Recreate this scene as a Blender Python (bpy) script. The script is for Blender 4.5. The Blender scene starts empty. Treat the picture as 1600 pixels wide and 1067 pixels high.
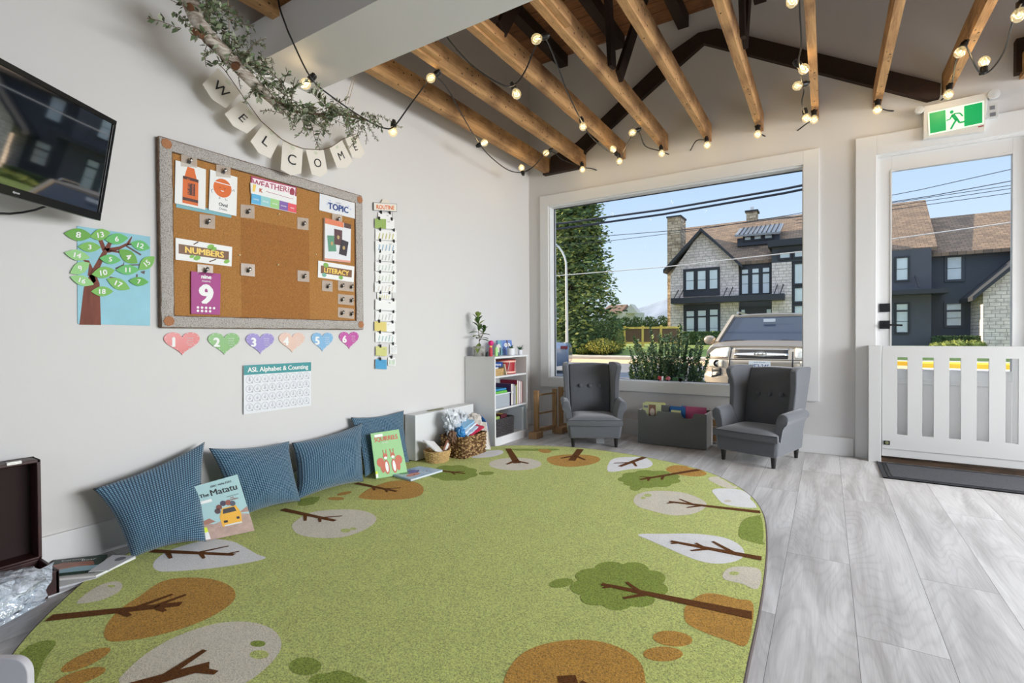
import bpy, math, random
from math import sin, cos, pi, radians, sqrt, atan2
from mathutils import Vector as V, Matrix, noise
random.seed(7)
SC = bpy.context.scene
COL = SC.collection

# ---------------------------------------------------------------- camera
CAM = V((2.662, 0.0, 0.93)); FPX = 780.379
YAW, PITCH, ROLL = 0.5628, 0.01105, 0.00602
CF = V((-sin(YAW)*cos(PITCH), cos(YAW)*cos(PITCH), -sin(PITCH)))
_r = V((cos(YAW), sin(YAW), 0)); _u = _r.cross(CF)
CR = cos(ROLL)*_r - sin(ROLL)*_u; CU = sin(ROLL)*_r + cos(ROLL)*_u
cd = bpy.data.cameras.new('camera'); cam = bpy.data.objects.new('camera', cd); COL.objects.link(cam)
cd.sensor_width = 36; cd.lens = FPX*36/1600; cd.clip_start = .05; cd.clip_end = 3000
cam.matrix_world = Matrix(((CR.x, CU.x, -CF.x, CAM.x), (CR.y, CU.y, -CF.y, CAM.y), (CR.z, CU.z, -CF.z, CAM.z), (0, 0, 0, 1)))
SC.camera = cam

# ---------------------------------------------------------------- colour management
SC.view_settings.view_transform = 'Standard'; SC.view_settings.look = 'None'
SC.view_settings.gamma = 1; SC.view_settings.use_curve_mapping = False
SC.view_settings.exposure = 0.0

# ---------------------------------------------------------------- sky, sun, lamps
w = bpy.data.worlds.new('world'); SC.world = w; w.use_nodes = True
nt = w.node_tree; bg = nt.nodes['Background']
_tc0 = nt.nodes.new('ShaderNodeTexCoord'); _sx = nt.nodes.new('ShaderNodeSeparateXYZ'); nt.links.new(_tc0.outputs['Generated'], _sx.inputs[0])
_rp = nt.nodes.new('ShaderNodeValToRGB'); nt.links.new(_sx.outputs[2], _rp.inputs[0])   # sky: pale at the horizon, blue above; zenith brightened out of view to light outdoors
for _i in range(3): _rp.color_ramp.elements.new(.5)
for _e, (_p, _c) in zip(_rp.color_ramp.elements, [(0, (.80, .86, .92)), (.08, (.70, .82, .95)), (.34, (.42, .61, .93)), (.62, (.30, .50, .88)), (.85, (1.5, 1.6, 1.8))]): _e.position = _p; _e.color = (*_c, 1)
nt.links.new(_rp.outputs[0], bg.inputs[0]); bg.inputs[1].default_value = 1.15
D_ = 4.5725
def lamp(name, kind, energy, color, loc, **k):
    l = bpy.data.lights.new(name, kind); l.energy = energy; l.color = color
    for a, b in k.items():
        if a != 'rot' and a != 'dir': setattr(l, a, b)
    o = bpy.data.objects.new(name, l); COL.objects.link(o); o.location = loc
    if 'dir' in k: o.rotation_euler = V(k['dir']).to_track_quat('-Z', 'Y').to_euler()
    return o
lamp('sun', 'SUN', 10.5, (1, .80, .56), (-20, 0, 20), angle=radians(.6), dir=(.92, -.03, -.34))
lamp('fill_front', 'AREA', 40, (.95, .97, 1), (5.55, D_-.03, 1.4), shape='RECTANGLE', size=2.4, size_y=1.7, dir=(-.15, -1, -.1))  # added fill lamp out of view, right of the door
# added fill lamps standing in for daylight from the unseen right and rear walls
lamp('fill_right', 'AREA', 218, (.95, .97, 1), (6.85, 2.75, 1.55), shape='RECTANGLE', size=3.3, size_y=1.7, dir=(-1, 0, -.55), spread=radians(125))
lamp('fill_rear', 'AREA', 10, (.95, .97, 1), (2.6, -2.9, 1.55), shape='RECTANGLE', size=5.4, size_y=1.9, dir=(0, 1, -.2))

# ---------------------------------------------------------------- helpers
def ray(px, py): return CF + (px-800)/FPX*CR - (py-533.5)/FPX*CU
def at(px, py, ax, val):
    """the point of the plane ax=val that the photograph shows at px,py"""
    d = ray(px, py); i = 'xyz'.index(ax); return CAM + d*((val-CAM[i])/d[i])
def lin(c):
    if isinstance(c, str): c = tuple(int(c[i:i+2], 16) for i in (0, 2, 4))
    c = [v/255 for v in c[:3]]
    return tuple((v/12.92 if v <= .04045 else ((v+.055)/1.055)**2.4) for v in c) + (1,)
MATS = {}
def mat(name, col=(200, 200, 200), rough=.55, metal=0, vary=None, bump=None, emit=None, trans=0, alpha=1, spec=None, sheen=0, coat=0, ior=None, col2=None):
    if name in MATS: return MATS[name]
    m = bpy.data.materials.new(name); m.use_nodes = True; MATS[name] = m
    n = m.node_tree.nodes; l = m.node_tree.links; b = n['Principled BSDF']
    b.inputs['Base Color'].default_value = lin(col); b.inputs['Roughness'].default_value = rough; b.inputs['Metallic'].default_value = metal
    if trans: b.inputs['Transmission Weight'].default_value = trans
    if alpha < 1: b.inputs['Alpha'].default_value = alpha
    if spec is not None: b.inputs['Specular IOR Level'].default_value = spec
    if sheen: b.inputs['Sheen Weight'].default_value = sheen
    if coat: b.inputs['Coat Weight'].default_value = coat
    if ior: b.inputs['IOR'].default_value = ior
    if emit: b.inputs['Emission Color'].default_value = lin(emit[0]); b.inputs['Emission Strength'].default_value = emit[1]
    if vary or bump:
        tc = n.new('ShaderNodeTexCoord')
    if vary:   # (scale (x,y,z), amount) or with col2
        mp = n.new('ShaderNodeMapping'); l.new(tc.outputs['Object'], mp.inputs[0]); s = vary[0]
        mp.inputs['Scale'].default_value = s if isinstance(s, tuple) else (s, s, s)
        t = n.new('ShaderNodeTexNoise'); l.new(mp.outputs[0], t.inputs['Vector']); t.inputs['Scale'].default_value = 1; t.inputs['Detail'].default_value = 6; t.inputs['Roughness'].default_value = .6
        r = n.new('ShaderNodeValToRGB'); l.new(t.outputs[0], r.inputs[0])
        c1 = lin(col); k = vary[1]
        c2 = lin(col2) if col2 else tuple(v*(1-k) for v in c1[:3])+(1,)
        r.color_ramp.elements[0].position = .35; r.color_ramp.elements[1].position = .65
        r.color_ramp.elements[0].color = c2; r.color_ramp.elements[1].color = c1 if col2 else tuple(min(1, v*(1+k*.5)) for v in c1[:3])+(1,)
        l.new(r.outputs[0], b.inputs['Base Color'])
    if bump:
        s = bump[0]; mp2 = n.new('ShaderNodeMapping'); l.new(tc.outputs['Object'], mp2.inputs[0]); mp2.inputs['Scale'].default_value = s if isinstance(s, tuple) else (s, s, s)
        t2 = n.new('ShaderNodeTexNoise'); l.new(mp2.outputs[0], t2.inputs['Vector']); t2.inputs['Scale'].default_value = 1; t2.inputs['Detail'].default_value = 4
        bp = n.new('ShaderNodeBump'); l.new(t2.outputs[0], bp.inputs['Height']); bp.inputs['Strength'].default_value = bump[1]; bp.inputs['Distance'].default_value = bump[2] if len(bump) > 2 else .005
        l.new(bp.outputs[0], b.inputs['Normal'])
    return m

ROOT = {}
def tag(o, label=None, cat=None, group=None, kind=None):
    if label: o['label'] = label
    if cat: o['category'] = cat
    if group: o['group'] = group
    if kind: o['kind'] = kind
    return o
def thing(name, label, cat, loc=(0, 0, 0), rz=0, group=None):
    o = bpy.data.objects.new(name, None); COL.objects.link(o); o.empty_display_size = .05
    o.location = loc; o.rotation_euler = (0, 0, rz); tag(o, label, cat, group)
    ROOT[o.name] = (Matrix.Translation(V(loc)) @ Matrix.Rotation(rz, 4, 'Z')).inverted()
    return o
class MB:
    def __init__(s): s.v = []; s.f = []; s.m = []; s.ms = []; s.M = Matrix.Identity(4)
    def mi(s, m):
        if m not in s.ms: s.ms.append(m)
        return s.ms.index(m)
    def add(s, vs, fs, m, M=None):
        k = len(s.v); T = s.M @ M if M is not None else s.M; i = s.mi(m)
        s.v += [T @ V(p) for p in vs]; s.f += [tuple(k+a for a in f) for f in fs]; s.m += [i]*len(fs); return s
    def box(s, x0, x1, y0, y1, z0, z1, m, M=None):
        vs = [(x, y, z) for x in (x0, x1) for y in (y0, y1) for z in (z0, z1)]
        return s.add(vs, [(0, 1, 3, 2), (4, 6, 7, 5), (0, 4, 5, 1), (2, 3, 7, 6), (0, 2, 6, 4), (1, 5, 7, 3)], m, M)
    def bar(s, p, q, a, b, m, up=(0, 0, 1)):
        """a square bar from p to q, a wide, b high"""
        p = V(p); q = V(q); d = (q-p).normalized(); r = d.cross(V(up))
        if r.length < 1e-4: r = d.cross(V((1, 0, 0)))
        r.normalize(); u = r.cross(d); vs = []
        for c in (p, q):
            for (i, j) in ((-1, -1), (1, -1), (1, 1), (-1, 1)): vs.append(c + r*a/2*i + u*b/2*j)
        return s.add(vs, [(3, 2, 1, 0), (4, 5, 6, 7), (0, 1, 5, 4), (1, 2, 6, 5), (2, 3, 7, 6), (3, 0, 4, 7)], m)
    def prism(s, pts, z0, z1, m, M=None):
        n = len(pts); vs = [(p[0], p[1], z0) for p in pts]+[(p[0], p[1], z1) for p in pts]
        return s.add(vs, [tuple(range(n-1, -1, -1)), tuple(range(n, 2*n))]+[(i, (i+1) % n, n+(i+1) % n, n+i) for i in range(n)], m, M)
    def loft(s, rings, m, caps=True, closed=True):
        n = len(rings[0]); vs = [p for r in rings for p in r]; fs = []
        for k in range(len(rings)-1):
            for i in range(n if closed else n-1):
                j = (i+1) % n; fs.append((k*n+i, k*n+j, (k+1)*n+j, (k+1)*n+i))
        if caps: fs += [tuple(range(n-1, -1, -1)), tuple((len(rings)-1)*n+i for i in range(n))]
        return s.add(vs, fs, m)
    def tube(s, pts, r, m, n=8):
        pts = [V(p) for p in pts]; rings = []; R = r if isinstance(r, (list, tuple)) else [r]*len(pts); prev = None
        for i, p in enumerate(pts):
            d = (pts[min(i+1, len(pts)-1)]-pts[max(i-1, 0)]); d = d.normalized() if d.length > 1e-9 else V((0, 0, 1))
            if prev is None: a = d.cross(V((0, 0, 1)) if abs(d.z) < .9 else V((1, 0, 0))).normalized()
            else:
                a = prev - d*prev.dot(d); a = a.normalized() if a.length > 1e-6 else d.orthogonal().normalized()
            prev = a; b = d.cross(a)
            rings.append([p + (a*cos(2*pi*k/n)+b*sin(2*pi*k/n))*R[i] for k in range(n)])
        return s.loft(rings, m)
    def lathe(s, prof, m, c=(0, 0, 0), n=20, M=None):
        vs = []; fs = []
        for (r, z) in prof: vs += [(c[0]+r*cos(2*pi*k/n), c[1]+r*sin(2*pi*k/n), c[2]+z) for k in range(n)]
        for k in range(len(prof)-1):
            for i in range(n): j = (i+1) % n; fs.append((k*n+i, k*n+j, (k+1)*n+j, (k+1)*n+i))
        if prof[0][0] > 1e-6: fs.append(tuple(range(n-1, -1, -1)))
        if prof[-1][0] > 1e-6: fs.append(tuple((len(prof)-1)*n+i for i in range(n)))
        return s.add(vs, fs, m, M)
    def ball(s, c, r, m, n=12, sc=(1, 1, 1), M=None):
        k = n//2; prof = [(max(r*sin(pi*i/k), 1e-5), -r*cos(pi*i/k)) for i in range(k+1)]
        T = Matrix.Translation(V(c)) @ Matrix.Diagonal((*sc, 1))
        return s.lathe(prof, m, n=n, M=(M @ T) if M is not None else T)
    def grid(s, fn, nu, nv, m, thick=0):
        vs = [fn(i/nu, j/nv) for j in range(nv+1) for i in range(nu+1)]
        fs = [(j*(nu+1)+i, j*(nu+1)+i+1, (j+1)*(nu+1)+i+1, (j+1)*(nu+1)+i) for j in range(nv) for i in range(nu)]
        return s.add(vs, fs, m)
    def build(s, name, parent=None, label=None, cat=None, group=None, kind=None, local=False, bevel=0, seg=2, subsurf=0, angle=35, origin=None, solid=0, flat=False):
        me = bpy.data.meshes.new(name); vs = s.v; loc = V((0, 0, 0))
        if parent is not None:
            if not local: T = ROOT[parent.name]; vs = [T @ p for p in vs]
        elif not local:
            if origin is not None: loc = V(origin)
            else:
                xs = [p.x for p in vs]; ys = [p.y for p in vs]; zs = [p.z for p in vs]
                loc = V(((min(xs)+max(xs))/2, (min(ys)+max(ys))/2, min(zs)))
            vs = [p-loc for p in vs]
        me.from_pydata([tuple(p) for p in vs], [], s.f); me.update()
        for m in s.ms: me.materials.append(m)
        me.polygons.foreach_set('material_index', s.m)
        if not flat:
            me.polygons.foreach_set('use_smooth', [True]*len(s.f)); me.set_sharp_from_angle(angle=radians(angle))
        o = bpy.data.objects.new(name, me); COL.objects.link(o)
        if parent is not None: o.parent = parent; ROOT[o.name] = ROOT.get(parent.name, Matrix.Identity(4))
        else: o.location = loc; ROOT[o.name] = Matrix.Translation(loc).inverted()
        if solid: md = o.modifiers.new('s', 'SOLIDIFY'); md.thickness = solid; md.offset = 0
        if bevel: md = o.modifiers.new('b', 'BEVEL'); md.width = bevel; md.segments = seg; md.limit_method = 'ANGLE'; md.angle_limit = radians(40); md.harden_normals = True
        if subsurf: md = o.modifiers.new('u', 'SUBSURF'); md.levels = subsurf; md.render_levels = subsurf
        return tag(o, label, cat, group, kind)
def copy_tree(o, parent=None):
    c = o.copy(); COL.objects.link(c)
    if parent is not None: c.parent = parent
    for ch in list(o.children): copy_tree(ch, c)
    return c
_dg = None
_tc = {}
def text_geo(t, bold=0):
    """triangulated outline of a text, height of capitals = 1, starts at x=0"""
    if (t, bold) in _tc: return _tc[(t, bold)]
    cu = bpy.data.curves.new('t', 'FONT'); cu.body = t; cu.size = 1.0/0.73; cu.resolution_u = 3;  cu.fill_mode = 'BOTH'
    ob = bpy.data.objects.new('t', cu); COL.objects.link(ob)
    dg = bpy.context.evaluated_depsgraph_get(); dg.update()
    me = bpy.data.meshes.new_from_object(ob.evaluated_get(dg))
    vs = [(v.co.x, v.co.y) for v in me.vertices]; fs = [tuple(p.vertices) for p in me.polygons]
    bpy.data.objects.remove(ob); bpy.data.meshes.remove(me); bpy.data.curves.remove(cu)
    if vs:
        x0 = min(v[0] for v in vs); wd = max(v[0] for v in vs)-x0; vs = [(v[0]-x0, v[1]) for v in vs]
    else: wd = 0
    _tc[(t, bold)] = (vs, fs, wd); return _tc[(t, bold)]
class Sheet:
    """a flat or bilinear sheet in space: corners bottom-left, bottom-right, top-right, top-left, seen from its front"""
    def __init__(s, bl, br, tr, tl, mb=None, n=None):
        s.c = [V(p) for p in (bl, br, tr, tl)]
        s.n = V(n) if n else (s.c[1]-s.c[0]).cross(s.c[3]-s.c[0]).normalized()
        s.mb = mb or MB(); s.W = ((s.c[1]-s.c[0]).length+(s.c[2]-s.c[3]).length)/2; s.H = ((s.c[3]-s.c[0]).length+(s.c[2]-s.c[1]).length)/2
    def p(s, u, v, h=0):
        a, b, c, d = s.c; return a*(1-u)*(1-v)+b*u*(1-v)+c*u*v+d*(1-u)*v + s.n*h
    def poly(s, pts, m, h=.0006, h0=None):
        n = len(pts); mb = s.mb
        if h0 is None: mb.add([s.p(x, y, h) for x, y in pts], [tuple(range(n))], m)
        else: mb.add([s.p(x, y, h0) for x, y in pts]+[s.p(x, y, h) for x, y in pts], [tuple(range(n-1, -1, -1)), tuple(range(n, 2*n))]+[(i, (i+1) % n, n+(i+1) % n, n+i) for i in range(n)], m)
        return s
    def slab(s, m, t=.001, pts=None): return s.poly(pts or [(0, 0), (1, 0), (1, 1), (0, 1)], m, 0, -t)
    def rect(s, u0, u1, v0, v1, m, h=.0006): return s.poly([(u0, v0), (u1, v0), (u1, v1), (u0, v1)], m, h)
    def ell(s, u, v, ru, rv, m, h=.0006, n=20, rot=0, a0=0, a1=2*pi):
        k = s.H/s.W; return s.poly([(u+(ru*cos(t)*cos(rot)-rv*k*sin(t)*sin(rot)), v+(ru/k*cos(t)*sin(rot)+rv*sin(t)*cos(rot))) for t in [a0+(a1-a0)*i/n for i in range(n)]], m, h)
    def ring(s, u, v, r, wd, m, h=.0006, n=18):   # r in units of height
        k = s.H/s.W; vs = []; fs = []
        for i in range(n):
            t = 2*pi*i/n; vs += [s.p(u+r*k*cos(t), v+r*sin(t), h), s.p(u+(r-wd)*k*cos(t), v+(r-wd)*sin(t), h)]
        for i in range(n): j = (i+1) % n; fs.append((2*i, 2*j, 2*j+1, 2*i+1))
        s.mb.add(vs, fs, m); return s
    def line(s, pts, wd, m, h=.0006):
        k = s.H/s.W
        for (a, b), (c, d) in zip(pts, pts[1:]):
            dx = (c-a)/k; dy = d-b; L = sqrt(dx*dx+dy*dy) or 1; nx = -dy/L*wd/2*k; ny = dx/L*wd/2
            s.poly([(a+nx, b+ny), (c+nx, d+ny), (c-nx, d-ny), (a-nx, b-ny)][::-1], m, h)
        return s
    def text(s, t, u, v, hgt, m, h=.0008, bold=.02, align='l', wmax=None, rot=0):
        """u,v = left (or centre) of baseline; hgt = capital height as a share of the sheet's height"""
        vs, fs, wd = text_geo(t, bold); k = s.H/s.W; sx = hgt*k
        if wmax and wd*sx > wmax: sx = wmax/wd
        o = 0 if align == 'l' else -wd/2
        for q, (ox, oy) in enumerate(((0, 0), (bold*1.3, 0), (-bold*1.3, 0), (0, bold*1.3)) if bold > .005 else ((0, 0),)):
            P = []
            for x, y in vs:
                X = (x+o+ox)*sx/k; Y = (y+oy)*hgt; P.append(s.p(u+(X*cos(rot)-Y*sin(rot))*k, v+X*sin(rot)+Y*cos(rot), h+q*.00004))
            s.mb.add(P, fs, m)
        return s
def wsheet(tl, tr, br, bl, x, mb=None):   # pixel corners of a sheet on the plane x = x of the left wall
    a, b, c, d = (at(*q, 'x', x) for q in (bl, br, tr, tl)); return Sheet(a, b, c, d, mb)
def ysheet(tl, tr, br, bl, y, mb=None):
    a, b, c, d = (at(*q, 'y', y) for q in (bl, br, tr, tl)); return Sheet(a, b, c, d, mb)
D = 4.5725
# ================================================================ THE ROOM
def nodemat(name):
    m = bpy.data.materials.new(name); m.use_nodes = True; MATS[name] = m
    return m, m.node_tree.nodes, m.node_tree.links, m.node_tree.nodes['Principled BSDF']
def ramp(n, l, src, stops):
    r = n.new('ShaderNodeValToRGB'); l.new(src, r.inputs[0]); e = r.color_ramp.elements
    while len(e) < len(stops): e.new(.5)
    for q, (p, c) in zip(e, stops): q.position = p; q.color = c
    return r.outputs[0]
def noise_tex(n, l, vec, scale, detail=5, rough=.6, dist=0):
    mp = n.new('ShaderNodeMapping'); l.new(vec, mp.inputs[0]); mp.inputs['Scale'].default_value = scale
    t = n.new('ShaderNodeTexNoise'); l.new(mp.outputs[0], t.inputs['Vector']); t.inputs['Scale'].default_value = 1; t.inputs['Detail'].default_value = detail
    t.inputs['Roughness'].default_value = rough; t.inputs['Distortion'].default_value = dist; return t.outputs[0]
def mixc(n, l, fac, a, b, mode='MIX'):
    x = n.new('ShaderNodeMix'); x.data_type = 'RGBA'; x.blend_type = mode
    if isinstance(fac, float): x.inputs[0].default_value = fac
    else: l.new(fac, x.inputs[0])
    for k, s in ((6, a), (7, b)):
        if isinstance(s, tuple): x.inputs[k].default_value = s
        else: l.new(s, x.inputs[k])
    return x.outputs[2]
def floor_material():
    m, n, l, b = nodemat('floor_planks')
    tc = n.new('ShaderNodeTexCoord'); sx = n.new('ShaderNodeSeparateXYZ'); l.new(tc.outputs['Object'], sx.inputs[0])
    cb = n.new('ShaderNodeCombineXYZ'); l.new(sx.outputs[1], cb.inputs[0]); l.new(sx.outputs[0], cb.inputs[1])
    mp = n.new('ShaderNodeMapping'); l.new(cb.outputs[0], mp.inputs[0]); mp.inputs['Location'].default_value = (.62, -.076, 0)
    br = n.new('ShaderNodeTexBrick'); l.new(mp.outputs[0], br.inputs['Vector']); br.inputs['Scale'].default_value = 1
    br.inputs['Brick Width'].default_value = 1.52; br.inputs['Row Height'].default_value = .222; br.inputs['Mortar Size'].default_value = .0009; br.inputs['Mortar Smooth'].default_value = .1
    br.offset = .37; br.inputs['Color1'].default_value = (0, 0, 0, 1); br.inputs['Color2'].default_value = (1, 1, 1, 1); br.inputs['Mortar'].default_value = (.5, .5, .5, 1); br.inputs['Bias'].default_value = 0
    base = ramp(n, l, br.outputs[0], [(0, lin((206, 204, 203))), (1, lin((222, 221, 220)))])
    # long soft streaks and fine grain, shifted per plank
    sh = n.new('ShaderNodeVectorMath'); sh.operation = 'MULTIPLY_ADD'; l.new(br.outputs[0], sh.inputs[0]); sh.inputs[1].default_value = (7, 3, 0); l.new(tc.outputs['Object'], sh.inputs[2])
    big = noise_tex(n, l, sh.outputs[0], (9, 1.1, 1), 4, .55, .6)
    c = mixc(n, l, ramp(n, l, big, [(.36, (0, 0, 0, 1)), (.62, (1, 1, 1, 1))]), lin((176, 173, 171)), base)
    fine = noise_tex(n, l, sh.outputs[0], (160, 5, 1), 4, .7)
    c = mixc(n, l, .24, c, ramp(n, l, fine, [(.3, (.45, .44, .44, 1)), (.6, (1, 1, 1, 1))]), 'MULTIPLY')
    # cathedral figure: contour lines of a stretched field
    fig = noise_tex(n, l, sh.outputs[0], (5.5, .9, 1), 1, .4, .3)
    mu = n.new('ShaderNodeMath'); mu.operation = 'MULTIPLY'; l.new(fig, mu.inputs[0]); mu.inputs[1].default_value = 26
    fr = n.new('ShaderNodeMath'); fr.operation = 'FRACT'; l.new(mu.outputs[0], fr.inputs[0])
    c = mixc(n, l, .22, c, ramp(n, l, fr.outputs[0], [(0, (.55, .54, .54, 1)), (.3, (1, 1, 1, 1)), (.8, (1, 1, 1, 1)), (1, (.6, .6, .6, 1))]), 'MULTIPLY')
    c = mixc(n, l, br.outputs['Fac'], c, lin((110, 108, 108)))
    l.new(c, b.inputs['Base Color'])
    b.inputs['Roughness'].default_value = .42
    bp = n.new('ShaderNodeBump'); bp.inputs['Strength'].default_value = .25; bp.inputs['Distance'].default_value = .002; l.new(fine, bp.inputs['Height']); l.new(bp.outputs[0], b.inputs['Normal'])
    return m
def wood_material(name, c1, c2, dark, nails=True, axis='y', rough=.75):
    m, n, l, b = nodemat(name)
    tc = n.new('ShaderNodeTexCoord'); o = tc.outputs['Object']
    sc = {'y': (22, 1.4, 22), 'x': (1.4, 22, 22), 'z': (22, 22, 1.4)}[axis]; sf = {'y': (140, 6, 140), 'x': (6, 140, 140), 'z': (140, 140, 6)}[axis]
    g = noise_tex(n, l, o, sc, 6, .65, .8)
    c = ramp(n, l, g, [(.3, lin(c2)), (.55, lin(c1)), (.75, lin(c2))])
    c = mixc(n, l, .45, c, ramp(n, l, noise_tex(n, l, o, sf, 3, .7), [(.3, (.4, .38, .36, 1)), (.6, (1, 1, 1, 1))]), 'MULTIPLY')
    bl = noise_tex(n, l, o, (3.2, 2.1, 3.2), 5, .6)
    c = mixc(n, l, ramp(n, l, bl, [(.48, (0, 0, 0, 1)), (.74, (1, 1, 1, 1))]), c, lin(dark))
    if nails:
        vo = n.new('ShaderNodeTexVoronoi'); mp = n.new('ShaderNodeMapping'); l.new(o, mp.inputs[0]); mp.inputs['Scale'].default_value = (24, 17, 24); l.new(mp.outputs[0], vo.inputs['Vector']); vo.inputs['Scale'].default_value = 1
        c = mixc(n, l, ramp(n, l, vo.outputs['Distance'], [(.10, (1, 1, 1, 1)), (.15, (0, 0, 0, 1))]), c, lin((40, 25, 15)))
    l.new(c, b.inputs['Base Color']); b.inputs['Roughness'].default_value = rough
    bp = n.new('ShaderNodeBump'); bp.inputs['Strength'].default_value = .5; bp.inputs['Distance'].default_value = .004; l.new(g, bp.inputs['Height']); l.new(bp.outputs[0], b.inputs['Normal'])
    return m
def frame(mb, x0, x1, z0, z1, xi0, xi1, zi0, zi1, y0, y1, m):
    mb.box(x0, xi0, y0, y1, z0, z1, m); mb.box(xi1, x1, y0, y1, z0, z1, m); mb.box(xi0, xi1, y0, y1, z0, zi0, m); mb.box(xi0, xi1, y0, y1, zi1, z1, m); return mb
def glass_material():
    m, n, l, b = nodemat('window_glass'); n.remove(b); out = n['Material Output']
    t = n.new('ShaderNodeBsdfTransparent'); t.inputs[0].default_value = (.97, .985, .98, 1); g = n.new('ShaderNodeBsdfGlossy'); g.inputs['Roughness'].default_value = .01
    f = n.new('ShaderNodeFresnel'); f.inputs[0].default_value = 1.12; x = n.new('ShaderNodeMixShader'); l.new(f.outputs[0], x.inputs[0]); l.new(t.outputs[0], x.inputs[1]); l.new(g.outputs[0], x.inputs[2]); l.new(x.outputs[0], out.inputs[0]); return m
M_glass = glass_material()
M_floor = floor_material()
M_wall = mat('wall_paint', (214, 212, 210), .6, bump=(60, .05, .002))
M_far = mat('low_bounce_grey', (128, 122, 116), .7)  # unseen walls kept this dark to cut bounced light
M_trim = mat('trim_paint', (226, 226, 225), .4)
M_joist = wood_material('old_joist_wood', (200, 156, 104), (152, 106, 64), (88, 56, 34))
M_dark = wood_material('dark_stained_wood', (52, 32, 22), (36, 22, 16), (24, 15, 12), nails=False)
M_board = wood_material('ceiling_boards', (150, 100, 62), (112, 72, 44), (66, 42, 27), nails=False, axis='x')
M_black = mat('black_plastic', (18, 18, 19), .4)
M_white = mat('white_plastic', (232, 232, 230), .4)
CZ = 3.74; XR = 7.0; YR = -3.1
MB().box(-.12, XR+.1, YR-.1, D+.25, -.12, 0, M_floor).build('floor', kind='structure', origin=(0, 0, 0))
def struct(mb, name, **k): return mb.build(name, kind='structure', **k)
struct(MB().box(-.15, 0, YR, D, 0, CZ+.1, M_wall), 'wall_left')
def holed(mb, x0, x1, z0, z1, y0, y1, holes, m, axis='y'):
    """a wall between z0..z1 with rectangular holes (a,b,c,d) sorted along its run"""
    def bx(a, b, c, d):
        if b-a > 1e-5 and d-c > 1e-5: mb.box(a, b, y0, y1, c, d, m) if axis == 'y' else mb.box(y0, y1, a, b, c, d, m)
    x = x0
    for (a, b, c, d) in holes:
        bx(x, a, z0, z1); bx(a, b, z0, c); bx(a, b, d, z1); x = b
    bx(x, x1, z0, z1); return mb
WX0, WX1, WZ0, WZ1 = .235, 2.502, .50, 2.262
DX0, DX1, DZ1 = 2.968, 3.80, 2.245
struct(holed(MB(), -.15, XR+.1, 0, CZ+.1, D, D+.16, [(WX0, WX1, WZ0, WZ1), (DX0, DX1, 0, DZ1), (4.3, 6.8, .5, 2.3)], M_wall), 'wall_front')
struct(frame(MB(), 4.2, 6.9, .42, 2.38, 4.3, 6.8, .5, 2.3, D-.02, D+.1, M_trim).box(4.3, 6.8, D+.09, D+.095, .5, 2.3, M_glass), 'window_4')
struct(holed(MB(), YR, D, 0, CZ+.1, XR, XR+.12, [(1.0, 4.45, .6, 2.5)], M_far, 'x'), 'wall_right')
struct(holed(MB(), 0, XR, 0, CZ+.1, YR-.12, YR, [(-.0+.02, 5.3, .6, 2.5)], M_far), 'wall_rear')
# ceiling: board sheathing on joists
mb = MB(); y = YR; k = 0
while y < D: mb.box(-.1, XR, y+.004, min(y+.14, D), CZ, CZ+.03, M_board); y += .144
mb.box(-.15, XR+.12, YR-.12, D+.16, CZ+.03, CZ+.08, M_dark)
struct(mb, 'ceiling', origin=(0, 0, CZ), flat=True)
for i, x in enumerate([.42, 1.01, 1.59, 2.2, 2.8, 3.4, 4.0, 4.6, 5.2, 5.8, 6.4]):
    o = MB().box(x-.045, x+.045, YR, D-.01, CZ-.11, CZ, M_dark).build('ceiling_joist', label='dark ceiling joist under the board ceiling', cat='joist', group='dark joists carrying the ceiling boards', origin=(x, D, CZ-.1))
# trim round the window, glass, sill
wnd = thing('window_1', 'large fixed picture window with wide white casing', 'window', (WX0, D, WZ0)); wnd['kind'] = 'structure'; del wnd['category']
frame(MB(), .142, 2.609, .405, 2.371, WX0, WX1, WZ0, WZ1, D-.02, D, M_trim).build('casing', wnd, bevel=.002)
M_gasket = mat('window_gasket', (40, 42, 46), .5)
frame(MB(), WX0, WX1, WZ0, WZ1, WX0+.012, WX1-.006, WZ0+.006, WZ1-.012, D+.0, D+.10, M_trim).build('jamb', wnd)
frame(MB(), WX0+.012, WX1-.006, WZ0+.006, WZ1-.012, WX0+.019, WX1-.010, WZ0+.01, WZ1-.02, D+.09, D+.10, M_gasket).build('gasket', wnd)
MB().box(WX0+.012, WX1-.006, D+.093, D+.097, WZ0+.006, WZ1-.012, M_glass).build('glass', wnd)
# baseboards
M_base = M_trim
struct(MB().box(0, .014, YR, D, 0, .136, M_base), 'baseboard_left', bevel=.002)
struct(MB().box(.0, 2.83, D-.015, D, 0, .140, M_base), 'baseboard_front', bevel=.002)
# door with glass, casing, hardware
dr = thing('door_1', 'white entrance door with a full glass light and black square hardware', 'door', (DX0, D, 0)); dr['kind'] = 'structure'; del dr['category']
mb = MB(); mb.box(2.842, DX0, D-.022, D, 0, 2.388, M_trim); mb.box(DX0, 4.05, D-.022, D, DZ1, 2.388, M_trim); mb.box(DX1, 3.93, D-.022, D, 0, DZ1, M_trim)
mb.build('casing', dr, bevel=.002)
gx0, gx1, gz0, gz1 = 3.062, 3.702, .672, 2.118
mb = frame(MB(), DX0+.012, DX1-.01, .03, DZ1-.02, gx0, gx1, gz0, gz1, D+.012, D+.055, M_trim)
mb.box(gx0, gx1, D+.03, D+.04, .12, .60, M_trim)
frame(mb, gx0+.0, gx1, .1, .60, gx0+.03, gx1-.03, .13, .565, D+.006, D+.02, M_trim)
mb.build('door_leaf', dr, bevel=.002)
MB().box(gx0, gx1, D+.03, D+.035, gz0, gz1, M_glass).build('glass', dr)
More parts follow.
